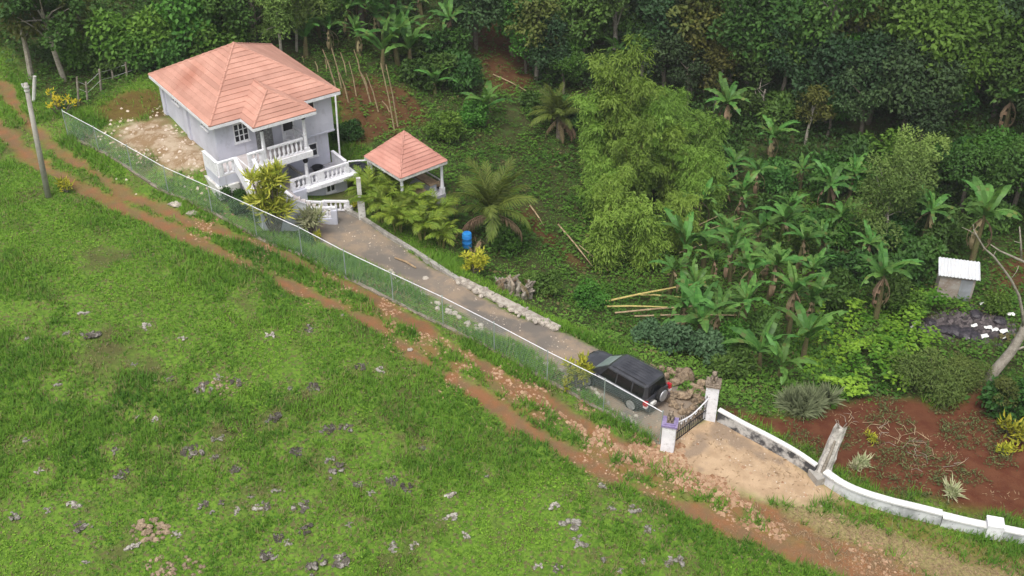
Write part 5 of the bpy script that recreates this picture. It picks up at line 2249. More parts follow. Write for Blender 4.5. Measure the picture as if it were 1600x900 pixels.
def leaf_mesh(name, c, d, nrm, L, W, tint, mat, fold=.12, tint2=None, wpos=.45):
    v, f = leaf_arrays(c, d, nrm, L, W, fold, wpos)
    return np_mesh(name, v, f, mat, tint=np.repeat(np.clip(tint, 0, 1), 2), tint2=None if tint2 is None else np.repeat(tint2, 2))


def crown_points(R_, H_, z0, lobes, n, seed, spread=.75):
    """leaf positions on the lobes of a broad-leaved crown"""
    r0 = np.random.default_rng(seed)
    lc, lr, lt = [], [], []
    for k in range(lobes):
        a = r0.random() * 6.28
        u = r0.random()
        rad = R_ * spread * math.sqrt(r0.random())
        zz = z0 + H_ * (.15 + .75 * u) * (1 - .45 * (rad / R_) ** 2)
        lc.append((rad * math.cos(a), rad * math.sin(a), zz))
        lr.append(R_ * (.26 + .24 * r0.random()))
        lt.append(r0.random())
    lc, lr, lt = np.array(lc), np.array(lr), np.array(lt)
    k = r0.choice(lobes, n, p=lr ** 2 / (lr ** 2).sum())
    dv = unit(r0.normal(size=(n, 3)) + np.array([0, 0, .45]))
    rr_ = .62 + .45 * r0.random(n) ** .6
    p = lc[k] + dv * (lr[k] * rr_)[:, None] * np.array([1, 1, .72])
    return p, dv, lt[k], lc, lr


def tree_proto(name, R_, H_, z0, lobes, n, leaf, mat, bark, seed, trunk_r=.16, asp=.6, gap=.0, droop=.2):
    r0 = np.random.default_rng(seed + 500)
    p, dv, lt, lc, lr = crown_points(R_, H_, z0, lobes, n, seed)
    if gap:
        keep = fbm(p[:, 0] + 9, p[:, 1] + p[:, 2], .9, 2, seed) > gap
        p, dv, lt = p[keep], dv[keep], lt[keep]
    n = len(p)
    d = unit(dv * .6 + r0.normal(size=(n, 3)) * .7 + np.array([0, 0, -droop]))
    nr = unit(dv + np.array([0, 0, .8]) + r0.normal(size=(n, 3)) * .5)
    L = leaf * (.7 + .6 * r0.random(n))
    tint = .15 + .45 * lt + .45 * (r0.random(n) - .2)
    t = thing(name, None, 'tree')
    link('crown', leaf_mesh('crown', p, d, nr, L, L * asp, tint, mat), t)
    mb = MB()
    top = z0 + H_ * .45
    bend = [(0, 0, -.5), (.12 * R_ * (r0.random() - .5), .12 * R_ * (r0.random() - .5), top * .4), (.2 * R_ * (r0.random() - .5), .2 * R_ * (r0.random() - .5), top)]
    mb.tube(bend, [trunk_r * 1.2, trunk_r, trunk_r * .5], 7)
    for k in range(min(7, lobes)):
        s = Vector(bend[1]).lerp(Vector(bend[2]), .2 + .7 * r0.random())
        e = Vector(lc[k])
        m = s.lerp(e, .5) + Vector((0, 0, .15 * R_ * (r0.random() - .2)))
        mb.tube([s, m, e], [trunk_r * .45, trunk_r * .3, trunk_r * .12], 5)
    obj('trunk', mb, bark, t)
    return t


TREES = {
    'dark': tree_proto('dark_leafed_tree', 2.7, 4.4, 2.6, 17, 3600, .34, L_DARK, M_BARK, 1, .2),
    'dark2': tree_proto('dark_leafed_tree', 2.3, 5.2, 2.6, 16, 3400, .30, L_DARK, M_BARK, 2, .18, gap=.36),
    'mid': tree_proto('broad_leafed_tree', 2.6, 4.2, 2.4, 16, 3600, .33, L_FOREST, M_BARK, 3, .18),
    'mid2': tree_proto('broad_leafed_tree', 2.2, 4.8, 2.8, 15, 3000, .30, L_FOREST, M_PALEBARK, 4, .15, gap=.4),
    'bright': tree_proto('bright_leafed_tree', 3.2, 5.0, 2.6, 22, 4600, .36, L_BRIGHT, M_BARK, 5, .2),
    'olive': tree_proto('olive_leafed_tree', 2.0, 3.6, 2.2, 13, 2300, .28, L_OLIVE, M_PALEBARK, 6, .13, gap=.42),
    'airy': tree_proto('airy_tree', 2.1, 5.6, 1.2, 20, 5200, .22, L_PALE, M_PALEBARK, 7, .10, gap=.36, asp=.45),
    'shrub': tree_proto('leafy_shrub', 1.5, 2.0, .1, 13, 2400, .24, L_BRIGHT, M_BARK, 8, .07),
    'shrubd': tree_proto('leafy_shrub', 1.4, 1.9, .1, 12, 2200, .24, L_FOREST, M_BARK, 9, .07),
    'shrubp': tree_proto('leafy_shrub', 1.7, 1.7, .05, 15, 3600, .20, L_PALE, M_PALEBARK, 12, .05, asp=.3, droop=.3),
    'shrubb': tree_proto('leafy_shrub', 1.5, 1.9, .1, 13, 2000, .30, L_BLUEG, M_BARK, 10, .07),
}
# crown centre pixel, height of crown centre, kind, scale, label
TR = [
    (20, 12, 4.2, 'olive', 1.25, 'thin olive tree in the top left corner of the view'), (75, 18, 4.4, 'mid2', 1.1, 'tree with pale leaning trunks near the top left corner'),
    (125, 28, 3.2, 'olive', .9, 'brownish green tree right of the pale leaning trunks'), (125, 72, 1.2, 'shrub', 1.3, 'bright shrub above the rough wooden fence posts, leftmost of three'),
    (178, 45, 1.6, 'shrub', 1.5, 'rounded green bush at the top left, second from the pale trunks'), (165, 88, 1.0, 'shrubd', 1.2, 'dark shrub above the rough wooden fence posts, middle of three'),
    (215, 48, 1.5, 'shrub', 1.4, 'brighter green bush among dark ones left of the house roof'), (208, 78, 1.1, 'shrub', 1.1, 'small bright shrub just behind the rough fence posts'),
    (245, 35, 1.8, 'shrub', 1.6, 'green bush at the top, above the left end of the house roof'), (262, 82, 1.0, 'shrubd', 1.1, 'dark shrub above the rough wooden fence posts, rightmost of three'),
    (285, 18, 2.0, 'shrub', 1.7, 'large fresh green bush at the top edge above the house roof'), (300, 62, 1.3, 'shrub', 1.3, 'bright bush touching the left slope of the house roof'),
    (335, 40, 1.6, 'shrub', 1.5, 'bright bush left of the big grey trunk behind the house'), (345, 8, 3.4, 'mid', .8, 'tree at the top edge left of the big grey trunk'),
    (432, 30, 3.0, 'airy', .95, 'thin greyish tree right of the big grey trunk behind the house'), (455, 8, 3.4, 'airy', .9, 'thin greyish tree at the top edge, right of the big grey trunk'),
    (505, 18, 2.6, 'mid', .6, 'green tree at the top edge among the upper banana plants'),
    (665, 105, 1.1, 'shrubd', 1.1, 'dark shrub above the red slope, right of the dry canes'), (715, 115, 1.0, 'shrubd', 1.2, 'dark green mound below the lone banana plant at the top'),
    (640, 55, 1.3, 'shrub', 1.1, 'bright shrub between the upper banana plants'), (690, 60, 1.3, 'shrubd', 1.2, 'dark shrub left of the bare brown slope'),
    (742, 10, 3.6, 'dark', .8, 'dark tree at the top edge, above the bare brown slope'), (800, 14, 4.0, 'mid', .8, 'dark green tree at the top, right of the bare brown slope'),
    (838, 42, 3.6, 'olive', 1.25, 'loose yellowish tree at the top, beside the bare brown slope'), (822, 78, 2.4, 'bright', .55, 'small bright tree overhanging the bare brown slope'),
    (856, 98, 2.0, 'dark', .68, 'bluish dark tree left above the tall bamboo'), (880, 128, 1.5, 'bright', .42, 'small bright green tree beside the bluish dark one'), (895, 80, 2.8, 'bright', .42, 'little bright crown above the small pale trunk'),
    (915, 20, 4.2, 'mid', .95, 'green tree at the top edge with a pale forked trunk'), (962, 22, 4.4, 'mid2', 1.1, 'tall tree at the top edge above the bamboo'), (1005, 60, 3.6, 'mid2', .9, 'slender tree with visible thin trunk above the bamboo'),
    (1042, 96, 3.0, 'dark', .8, 'dark tree right behind the top of the bamboo'), (1030, 15, 4.6, 'dark', 1.0, 'very dark tree at the top edge above the bamboo'),
    (1085, 30, 4.2, 'olive', 1.3, 'yellowish tree at the top edge of the wood'), (1108, 80, 3.0, 'olive', 1.15, 'olive brown tree in front of the dark wood'), (1122, 128, 2.4, 'olive', .9, 'low olive tree over the brown bank right of the bamboo'),
    (1150, 40, 4.2, 'mid2', 1.15, 'thin crowned tree with tall pale trunk near the top centre right'), (1172, 95, 3.2, 'mid', .8, 'green tree in the middle of the wood, left of a brown gap'), (1075, 140, 2.0, 'dark2', .7, 'dark thin tree just right of the bamboo tops'),
    (1210, 25, 4.8, 'mid', 1.15, 'large green tree at the top edge of the wood'), (1258, 62, 4.0, 'mid', 1.0, 'large dull green tree in the middle of the wood'), (1225, 110, 3.0, 'dark2', .8, 'dark tree above the red brown gap in the wood'),
    (1300, 30, 4.6, 'mid2', 1.2, 'loose tree at the top edge left of the big bright tree'), (1330, 85, 3.6, 'bright', .62, 'bright crown left of the biggest bright tree'), (1345, 20, 4.6, 'olive', 1.2, 'yellow green tree at the top edge by the big bright tree'),
    (1300, 140, 2.8, 'dark', .9, 'dark tree in the shade above the olive bush'), (1370, 130, 3.0, 'dark', 1.0, 'bluish dark tree at the centre of the right wood'), (1420, 170, 2.6, 'dark', .95, 'lower dark tree right of the bluish dark one'), (1350, 185, 2.2, 'dark2', .85, 'dark thin tree beside the olive bush'),
    (1465, 62, 4.6, 'bright', 1.25, 'largest bright green tree, in the upper right of the wood'), (1545, 55, 4.6, 'bright', 1.05, 'second large bright tree, right of the largest one'), (1510, 118, 3.4, 'bright', .8, 'lower bright crown beneath the two largest bright trees'), (1570, 110, 3.4, 'mid', .95, 'green tree at the right edge below the bright trees'),
    (1590, 20, 4.6, 'dark', 1.1, 'dark tree in the top right corner of the view'), (1410, 20, 4.8, 'mid', 1.05, 'dull tree at the top edge behind the largest bright tree'), (1480, 160, 2.4, 'mid', .8, 'green tree beneath the bright crowns, left of the upper right banana'),
    (1262, 200, 1.6, 'olive', .75, 'rounded olive bush in front of the dark wood'), (1295, 195, 1.5, 'bright', .5, 'small bright bush touching the olive one'), (1440, 215, 1.9, 'dark2', .75, 'thin dark tree left of the upper right banana plant'), (1500, 235, 1.6, 'shrubd', 1.3, 'dark shrub below the upper right banana plant'),
    (1385, 330, 2.8, 'airy', 1.0, 'pale airy tree standing alone among the banana plants'), (1425, 270, 2.4, 'airy', .85, 'pale airy tree higher up, right of the lone airy one'), (1450, 325, 1.6, 'shrubd', 1.25, 'dark shrub right of the lone airy tree'), (1300, 265, 1.6, 'shrubd', 1.2, 'dark shrub left of the middle right banana plant'),
    (1560, 275, 1.8, 'bright', .6, 'bright tree near the right edge below the banana plant'), (1590, 300, 2.2, 'mid', .8, 'green tree cut by the right edge, above the bare tree'), (1510, 300, 1.6, 'mid', .6, 'green tree left of the bright one near the right edge'), (1470, 360, 1.1, 'shrubd', 1.1, 'dark shrub left of the banana plant behind the shed'),
    (1320, 415, .9, 'shrubd', 1.1, 'dark shrub left of the banana with dry skirt'), (1420, 410, .9, 'shrubd', 1.2, 'dark shrub right of the banana with dry skirt'), (1418, 478, .6, 'shrub', .7, 'bright shrub left of the shed wall'), (1556, 478, .5, 'shrub', .55, 'low green shrub right of the shed'),
    (1455, 592, .8, 'shrubp', 1.05, 'loose pale green shrub behind the red soil plot'), (1502, 580, .7, 'shrubp', .75, 'smaller pale shrub right of the loose one'), (1590, 620, .9, 'shrubd', 1.2, 'dark shrub at the right edge under the bare tree'), (1560, 640, .6, 'olive', .42, 'brownish shrub under the bare tree trunk'),
    (1060, 540, .6, 'shrubb', .8, 'bluish dark shrub behind the suv roof'), (1105, 552, .6, 'shrubb', .78, 'bluish shrub left of the banana above the gate pillar'), (1015, 525, .5, 'shrubb', .65, 'bluish shrub above the suv bonnet'), (1150, 575, .6, 'shrubd', .85, 'dark shrub right behind the taller gate pillar'),
    (925, 470, .5, 'shrub', .7, 'low bright shrub above the rubble edging of the drive'), (800, 380, .5, 'shrub', .85, 'low bright shrub right of the large palm'), (850, 450, .5, 'shrubd', .75, 'dark low shrub beside the dry debris'), (352, 300, .5, 'shrubd', .5, 'dark shrub on the bank under the house landing'), (378, 318, .5, 'shrubd', .55, 'dark shrub on the bank left of the tall croton'), (405, 338, .5, 'shrub', .5, 'green shrub at the foot of the tall croton'), (475, 375, .4, 'shrubd', .4, 'low dark shrub between the fence and the house steps'),
    (545, 205, .8, 'shrubd', .7, 'dark shrub squeezed between the house wall and the red slope'),
    (690, 205, .6, 'shrub', .9, 'bright low shrub up the slope right of the gazebo roof'), (735, 185, .6, 'shrub', .8, 'bright low shrub near the young banana plant'), (1212, 270, 1.2, 'shrubd', 1.1, 'dark shrub below the banana left of the olive bush'), (1215, 320, 1.0, 'shrubd', 1.0, 'dark shrub among the middle banana plants'), (1130, 245, 1.2, 'shrubd', 1.0, 'dark shrub against the right side of the bamboo'),
    (1320, 360, .9, 'shrub', .9, 'bright shrub between the lone airy tree and the bananas'), (1120, 470, .7, 'shrubd', .8, 'dark shrub among the lower banana plants'),
    (1180, 150, 1.2, 'shrubd', 1.2, 'dark shrub on the brown bank right of the bamboo top'), (1215, 165, 1.2, 'shrubd', 1.3, 'dark shrub left of the olive bush, below the red gap'), (1330, 235, 1.3, 'shrubd', 1.4, 'dark shrub below the small bright bush in the wood'), (1385, 225, 1.3, 'shrub', 1.2, 'green shrub in front of the thin dark tree'),
    (1420, 310, 1.2, 'shrubd', 1.3, 'dark shrub between the two airy trees'), (1340, 270, 1.1, 'shrub', 1.0, 'green shrub above the middle right banana'), (1480, 265, 1.2, 'shrubd', 1.4, 'dark shrub right of the thin dark tree'), (1520, 260, 1.2, 'shrub', 1.2, 'green shrub below the banana at the right edge'), (1545, 330, 1.0, 'shrubd', 1.2, 'dark shrub above the banana behind the shed'), (1400, 360, 1.0, 'shrubd', 1.2, 'dark shrub at the foot of the lone airy tree'),
    (1270, 350, 1.0, 'shrubd', 1.1, 'dark shrub above the upper right banana of the grove'), (1240, 385, .9, 'shrub', .9, 'green shrub between two upper bananas of the grove'), (1310, 460, .8, 'shrubd', 1.0, 'dark shrub behind the bright vines'), (1190, 520, .7, 'shrubd', .9, 'dark shrub left of the banana leaning right'), (1150, 530, .7, 'shrub', .8, 'green shrub between the lowest bananas'), (1400, 455, .8, 'shrubd', 1.0, 'dark shrub right of the dry skirted banana'),
    (880, 175, 1.0, 'shrubd', 1.1, 'dark shrub above the smaller coconut palm'), (845, 160, .9, 'shrubd', 1.0, 'dark shrub at the foot of the bare brown slope'), (870, 90, 1.4, 'shrubd', 1.3, 'dark shrub beneath the bluish dark tree'), (950, 90, 1.5, 'shrubd', 1.3, 'dark shrub behind the banana at the bamboo top'),
    # wood beyond the top edge of the view
    (300, -45, 4, 'mid', 1.2, 'tree of the wood beyond the house, just above the view'), (560, -40, 4, 'mid', 1.1, 'tree of the wood above the upper bananas, just above the view'), (900, -45, 4.5, 'dark', 1.2, 'dark tree just above the top of the view'), (1180, -40, 4.5, 'mid', 1.2, 'tree of the wood above the view, right of centre'), (1450, -45, 4.5, 'bright', 1.1, 'bright tree just above the view at the right'),
    (1650, 60, 4.5, 'bright', 1.1, 'bright tree just outside the right edge'), (1660, 200, 3, 'dark', 1.0, 'dark tree just outside the right edge'), (1670, 330, 2.5, 'mid', .9, 'tree outside the right edge beyond the bare tree'),
]
TGRP = {'dark': 'trees of the wood', 'dark2': 'trees of the wood', 'mid': 'trees of the wood', 'mid2': 'trees of the wood', 'bright': 'bright trees and bushes of the wood', 'olive': 'olive and yellowish trees of the wood', 'airy': 'pale airy trees and shrubs', 'shrub': 'leafy shrubs on the slope', 'shrubd': 'leafy shrubs on the slope', 'shrubb': 'bluish shrubs behind the suv', 'shrubp': 'pale loose shrubs'}
for (px, py, dz, kd, sc, lab) in TR:
    if kd == 'shrubp':
        dz = .6
    p = at(px, py, dz * sc ** .5)
    z = float(ground(p[0], p[1])[0])
    pr = TREES[kd]
    key = 'T' + kd
    o = pr if key not in _used else copy_tree(pr)
    assert lab
    _used[key] = 1
    o.location = (p[0], p[1], z)
    o.rotation_euler = (random.uniform(-.08, .08), random.uniform(-.08, .08), random.random() * 6.28)
    s_ = sc * random.uniform(.93, 1.07)
    o.scale = (s_, s_ * random.uniform(.88, 1.12), s_ * random.uniform(.9, 1.1))
    tag(o, lab, 'shrub' if kd.startswith('shrub') else 'tree', TGRP[kd])

# bare pale trunks that show between the crowns
bt = [(78, 79, 62, 38, .13, 'left of three pale leaning trunks near the top left'), (83, 79, 73, 35, .14, 'middle of three pale leaning trunks near the top left'), (94, 66, 82, 28, .17, 'right and thickest of three pale leaning trunks near the top left'),
      (912, 88, 905, 40, .10, 'short pale trunk standing above the bamboo'), (1035, 120, 1030, 75, .09, 'thin pale trunk in the dark wood right of the bamboo top'), (1165, 75, 1168, -5, .17, 'tall pale trunk at the top of the wood'), (1150, 105, 1155, 55, .12, 'pale trunk low in the wood beside the olive trees'),
      (1080, 155, 1076, 120, .09, 'small grey trunk right of the bamboo tops'), (1188, 182, 1196, 140, .10, 'grey trunk at the edge of the brown bank'), (1018, 5, 1018, 48, .10, 'grey trunk at the top edge above the bamboo'), (1262, 95, 1265, 60, .11, 'pale trunk in the middle of the right wood')]
for (bx, by, tx, ty, r, lab) in bt:
    if by < ty:
        bx, by, tx, ty = tx, ty, bx, by
    p0 = gp(bx, by)
    tp = at_plane(tx, ty, p0) - Vector(p0)
    t = thing('bare_tree', lab, 'tree', p0)
    mb = MB()
    mb.tube([(0, 0, -.4), tp * .35 + Vector((.1, .1, 0)), tp * .7 + Vector((-.05, .1, 0)), tp], [r * 1.2, r, r * .85, r * .6], 7)
    obj('trunk', mb, M_PALEBARK, t)
    for k in range(3):
        a = tp * (.55 + .15 * k)
        mb = MB()
        mb.tube([a, a + Vector((random.uniform(-.6, .6), random.uniform(-.5, .5), .5)), a + Vector((random.uniform(-1.1, 1.1), random.uniform(-.8, .8), 1.1))], [r * .45, r * .3, r * .12], 5)
        obj('branch', mb, M_PALEBARK, t)


def branchy(name, label, base, segs, mat):
    """tree of hand placed limbs: each segment a list of pixels and end radii on the plane through base"""
    t = thing(name, label, 'tree', base)
    for i, (pts, r0_, r1_) in enumerate(segs):
        mb = MB()
        P_ = [at_plane(x, y, (base[0], base[1] + off, 0)) - Vector(base) for x, y, off in pts]
        rs_ = np.linspace(r0_, r1_, len(P_))
        mb.tube(P_, list(rs_), 7)
        obj('trunk' if i == 0 else 'branch', mb, mat, t, smooth=True)
    return t


p0 = gp(395, 58)
branchy('bare_tree', 'big bare grey tree trunk directly behind the house roof', p0,
        [([(396, 66, 0), (393, 30, 0), (389, -10, .1), (386, -50, .2)], .42, .24), ([(392, 20, 0), (375, -5, .5), (360, -30, .9)], .16, .06), ([(391, 8, 0), (415, -10, -.3), (430, -25, -.5)], .13, .05), ([(394, 36, 0), (412, 22, .4), (428, 6, .9), (432, -10, 1.2)], .10, .03),
         ([(394, 45, 0), (378, 30, .3), (370, 12, .5)], .08, .03)], M_BARK)
p0 = gp(1545, 592)
branchy('bare_tree', 'leafless grey tree at the right edge with long arching branches', p0,
        [([(1540, 600, 0), (1556, 578, 0), (1580, 550, .1), (1598, 520, .2), (1612, 480, .3), (1625, 440, .4)], .30, .16),
         ([(1599, 515, .2), (1598, 490, .1), (1592, 462, 0), (1580, 438, -.1), (1566, 418, -.2), (1552, 400, -.3), (1538, 388, -.3), (1526, 368, -.4), (1521, 358, -.4)], .085, .022),
         ([(1622, 425, .3), (1602, 410, .2), (1580, 400, .1), (1562, 392, 0), (1548, 382, 0)], .08, .025), ([(1596, 407, .2), (1595, 380, .2), (1593, 354, .2)], .06, .025), ([(1595, 380, .2), (1585, 377, .1)], .025, .015),
         ([(1552, 400, -.3), (1556, 392, -.3)], .02, .01), ([(1526, 368, -.4), (1514, 360, -.4), (1503, 355, -.4)], .022, .01), ([(1524, 364, -.4), (1520, 350, -.4)], .018, .01), ([(1583, 548, .1), (1600, 542, 0), (1620, 538, 0)], .07, .04), ([(1578, 438, 0), (1588, 425, .1), (1592, 415, .1)], .02, .01)], M_PALEBARK)

# ------------------------------------------------------------------ bamboo
def bamboo(name, H_, spread, n_c, n_br, seed):
    """culms that rise, arch and nod; every node carries drooping side sprays of narrow leaves"""
    r0 = np.random.default_rng(seed)
    t = thing(name, None, 'bamboo')
    mb = MB()
    cl, cd, cn, tt, ll = [], [], [], [], []
    for k in range(n_c):
        a = r0.random() * 6.28
        R_ = spread * (.15 + .85 * r0.random())
        h_ = H_ * (.50 + .58 * r0.random())
        b = np.array([math.cos(a), math.sin(a), 0]) * .30 * r0.random()
        s = np.linspace(0, 1, 11)
        out = R_ * s ** 2.6
        z = h_ * (s * 1.18 - .26 * s ** 4.0)
        pts = np.stack([b[0] + math.cos(a) * out, b[1] + math.sin(a) * out, z], 1)
        mb.tube(pts[:9], list(np.linspace(.045, .012, 9)), 5)
        m = n_br // n_c
        u = .18 + .82 * r0.random(m) ** .85
        q = np.stack([np.interp(u, s, pts[:, j]) for j in range(3)], 1)
        ba = r0.random(m) * 6.28
        bl_ = (.35 + .75 * np.sin(np.clip(u * 1.05, 0, 1) * 2.9) * r0.random(m))
        bd = np.stack([np.cos(ba), np.sin(ba), .35 - .5 * r0.random(m)], 1)
        ct = .2 + .45 * r0.random()
        for w in range(9):
            f = (.25 + .75 * (w + r0.random(m)) / 9)
            p = q + bd * (bl_ * f)[:, None] - np.array([0, 0, 1]) * (bl_ * .55 * f ** 2)[:, None]
            p = p + r0.normal(size=(m, 3)) * .05
            d = bd * .8 + np.array([0, 0, -.65]) + r0.normal(size=(m, 3)) * .45
            cl.append(p)
            cd.append(unit(d))
            cn.append(unit(np.array([0, 0, 1.0]) + bd * .4 + r0.normal(size=(m, 3)) * .4))
            tt.append(ct + .25 * f + .4 * (r0.random(m) - .4))
            ll.append(.24 * (.7 + .6 * r0.random(m)))
    c, d, nn, ti, L = map(np.concatenate, (cl, cd, cn, tt, ll))
    c[:, 2] = np.maximum(c[:, 2], .1)
    link('foliage', leaf_mesh('foliage', c, d, nn, L, L * .27, ti, L_BAMBOO, .06), t)
    obj('cane', mb, M_CANE, t)
    return t


BAM = [bamboo('bamboo_clump', 8.6, 1.9, 24, 1900, 1), bamboo('bamboo_clump', 6.6, 1.7, 20, 1700, 2), bamboo('bamboo_clump', 4.6, 1.3, 16, 1100, 3)]
for i, (px, py, k, sc, lab) in enumerate([(962, 300, 0, 1.26, 'tallest bright bamboo clump, at the upper left of the thicket'), (985, 345, 0, .90, 'tall bamboo clump in front of the tallest one'), (1045, 330, 1, 1.0, 'bamboo clump at the right middle of the thicket'), (1090, 300, 1, .95, 'bamboo clump at the right of the thicket, reaching toward the wood'),
                                          (930, 345, 1, .75, 'bamboo clump at the left edge of the thicket'), (1040, 265, 1, 1.0, 'bamboo clump at the back of the thicket'), (1105, 340, 2, .9, 'small bamboo clump at the lower right of the thicket'), (948, 420, 2, 1.0, 'low bamboo clump at the bottom left of the thicket'), (1005, 420, 2, 1.05, 'low spreading bamboo at the bottom of the thicket'), (1060, 395, 2, .9, 'low bamboo clump beside the arching dry canes'), (978, 285, 0, .92, 'bamboo clump hidden half behind the tallest one'), (955, 375, 1, .8, 'bamboo clump below the left edge one'), (1008, 318, 0, .92, 'tall bamboo plume in the centre of the thicket'), (1040, 308, 0, .84, 'tall bamboo plume right of the centre one'), (930, 300, 0, .92, 'tall bamboo plume left of the tallest clump'), (1075, 345, 1, .85, 'bamboo plume low on the right of the thicket')]):
    pr = BAM[k]
    key = 'B%d' % k
    o = pr if key not in _used else copy_tree(pr)
    _used[key] = 1
    o.location = gp(px, py)
    o.rotation_euler = (0, 0, random.random() * 6.28)
    o.scale = (sc, sc, sc)
    tag(o, lab, 'bamboo', 'bamboo clumps of the thicket')

for i, (ax, ay, bx, by, za_, zb2, m, r, lab) in enumerate([
        (945, 478, 1105, 460, .3, .9, M_YCANE, .055, 'bright yellow cut bamboo cane, topmost of the felled ones'), (945, 487, 1052, 492, .35, .5, M_YCANE, .05, 'pale cut bamboo cane, second of the felled ones'), (960, 497, 1150, 490, .35, .7, M_DRYCANE, .05, 'long pinkish cut cane below the yellow one'), (990, 501, 1150, 504, .3, .5, M_DRYCANE, .045, 'lowest pinkish cut cane of the felled ones'),
        (828, 323, 850, 355, .1, .1, M_DRYCANE, .05, 'pale dry cane lying on the bare strip, upper left'), (872, 355, 925, 422, .2, .3, M_DRYCANE, .055, 'long dry cane leaning down the slope left of the bamboo'), (905, 390, 950, 430, .3, .3, M_DRYCANE, .035, 'thin dry cane beside the long leaning one'),
        (1040, 395, 1120, 362, .8, 1.2, M_DRYCANE, .035, 'thin dry cane arching out of the bamboo, upper'), (1045, 402, 1155, 365, .8, 1.2, M_DRYCANE, .035, 'thin dry cane arching out of the bamboo, middle'), (1060, 410, 1160, 383, .7, 1.0, M_DRYCANE, .035, 'thin dry cane arching out of the bamboo, lower'),
        (1000, 470, 1065, 478, .4, .6, M_YCANE, .035, 'short yellow cane between the two longest felled ones'), (770, 120, 830, 150, .2, .2, M_DRYCANE, .04, 'dry stick lying on the bare brown slope')]):
    A_, B_ = Vector(gp(ax, ay)) + Vector((0, 0, za_)), Vector(gp(bx, by)) + Vector((0, 0, zb2))
    mb = MB()
    dlt = B_ - A_
    mb.tube([(0, 0, 0), dlt * .33 + Vector((0, 0, .06)), dlt * .66 + Vector((0, 0, .05)), dlt], [r, r, r * .85, r * .5], 6)
    tag(obj('fallen_cane', mb, m, None, tuple(A_)), lab, 'bamboo cane', 'fallen canes around the bamboo')

canes = [(522, 128, 504, 77), (534, 138, 518, 75), (542, 118, 532, 82), (580, 160, 560, 106), (592, 175, 572, 115), (617, 205, 595, 99), (622, 198, 603, 101), (545, 160, 530, 113), (575, 138, 563, 112), (563, 112, 553, 78), (510, 112, 508, 92), (474, 97, 472, 88), (497, 112, 492, 96), (610, 175, 597, 158), (528, 150, 512, 98), (557, 150, 545, 96)]
cl_ = ['long one nearest the right end of the house roof', 'long one second from the house roof', 'long one right of the second, under the bananas', 'middle one of the stand, leaning left', 'middle one with its foot in the red slope',
       'tallest, rising just above the gazebo apex', 'tall one right beside the tallest', 'short one behind the downpipe', 'short one in the middle of the stand', 'thin one high among the bananas', 'short stub touching the roof edge', 'leftmost stub behind the roof', 'second stub behind the roof',
       'stub at the foot of the tallest pair', 'steep one close to the white downpipe', 'short one left of the middle of the stand']
for i, (bx, by, tx, ty) in enumerate(canes):
    p0 = gp(bx, by)
    tp = at_plane(tx, ty, p0) - Vector(p0)
    mb = MB()
    mb.tube([(0, 0, -.2), tp * .5 + Vector((.04, .05, 0)), tp], [.055, .045, .03], 5)
    tag(obj('dry_pole', mb, M_DRYCANE, None, p0), 'thin dry upright pole, ' + cl_[i], 'pole', 'dry upright poles behind the house')

# ------------------------------------------------------------------ banana plants
def banana_leaf(name, L_, W_, up, droop, seed, mat, ragged=.25):
    r0 = random.Random(seed)
    n = 9
    mb = MB()
    prev = None
    pos = Vector((0, 0, 0))
    ang = up
    cen = []
    for i in range(n + 1):
        cen.append((pos.copy(), ang))
        st = L_ / n
        pos = pos + Vector((math.cos(ang), 0, math.sin(ang))) * st
        ang -= droop / n * (1 + .8 * i / n)
    wd = [.03, .5, .85, 1, 1, .98, .92, .8, .55, .08]
    for i in range(n):
        for s in (1, -1):
            if i > 1 and r0.random() < ragged * .35:
                continue
            (a, aa), (b, ab) = cen[i], cen[i + 1]
            sag = .22
            wa, wb = W_ / 2 * wd[i], W_ / 2 * wd[i + 1] * r0.uniform(.82, 1.05)
            wa *= r0.uniform(.86, 1.05)
            na = Vector((-math.sin(aa), 0, math.cos(aa)))
            nb2 = Vector((-math.sin(ab), 0, math.cos(ab)))
            pa = a + Vector((0, s * wa, 0)) - na * wa * sag * r0.uniform(.2, 2)
            pb = b + Vector((0, s * wb, 0)) - nb2 * wb * sag * r0.uniform(.2, 2)
            tip2 = .7 if r0.random() < .03 + .10 * (i > 7) else 0.0
            mb.add([a, b, pb, pa], [(0, 1, 2, 3) if s < 0 else (0, 3, 2, 1)], 0, r0.uniform(.25, .85), tip2)
    mb.tube([c + Vector((0, 0, .01)) for c, _ in cen[:-1]], list(np.linspace(.028, .008, n)), 4, 0, False, .9)
    return mb.mesh(name, mat)


BL = [banana_leaf('leaf', 2.2, .46, 1.3, 1.25, s, L_BANANA) for s in (1, 2)] + [banana_leaf('leaf', 2.1, .45, .95, 1.35, s, L_BANANA) for s in (3, 4)] + [banana_leaf('leaf', 1.9, .48, 1.45, .4, 5, L_BANANA, .1)]
BLD = [banana_leaf('dry_leaf', 1.8, .32, -.4, 1.2, s, L_DRYB, .8) for s in (7, 8)]


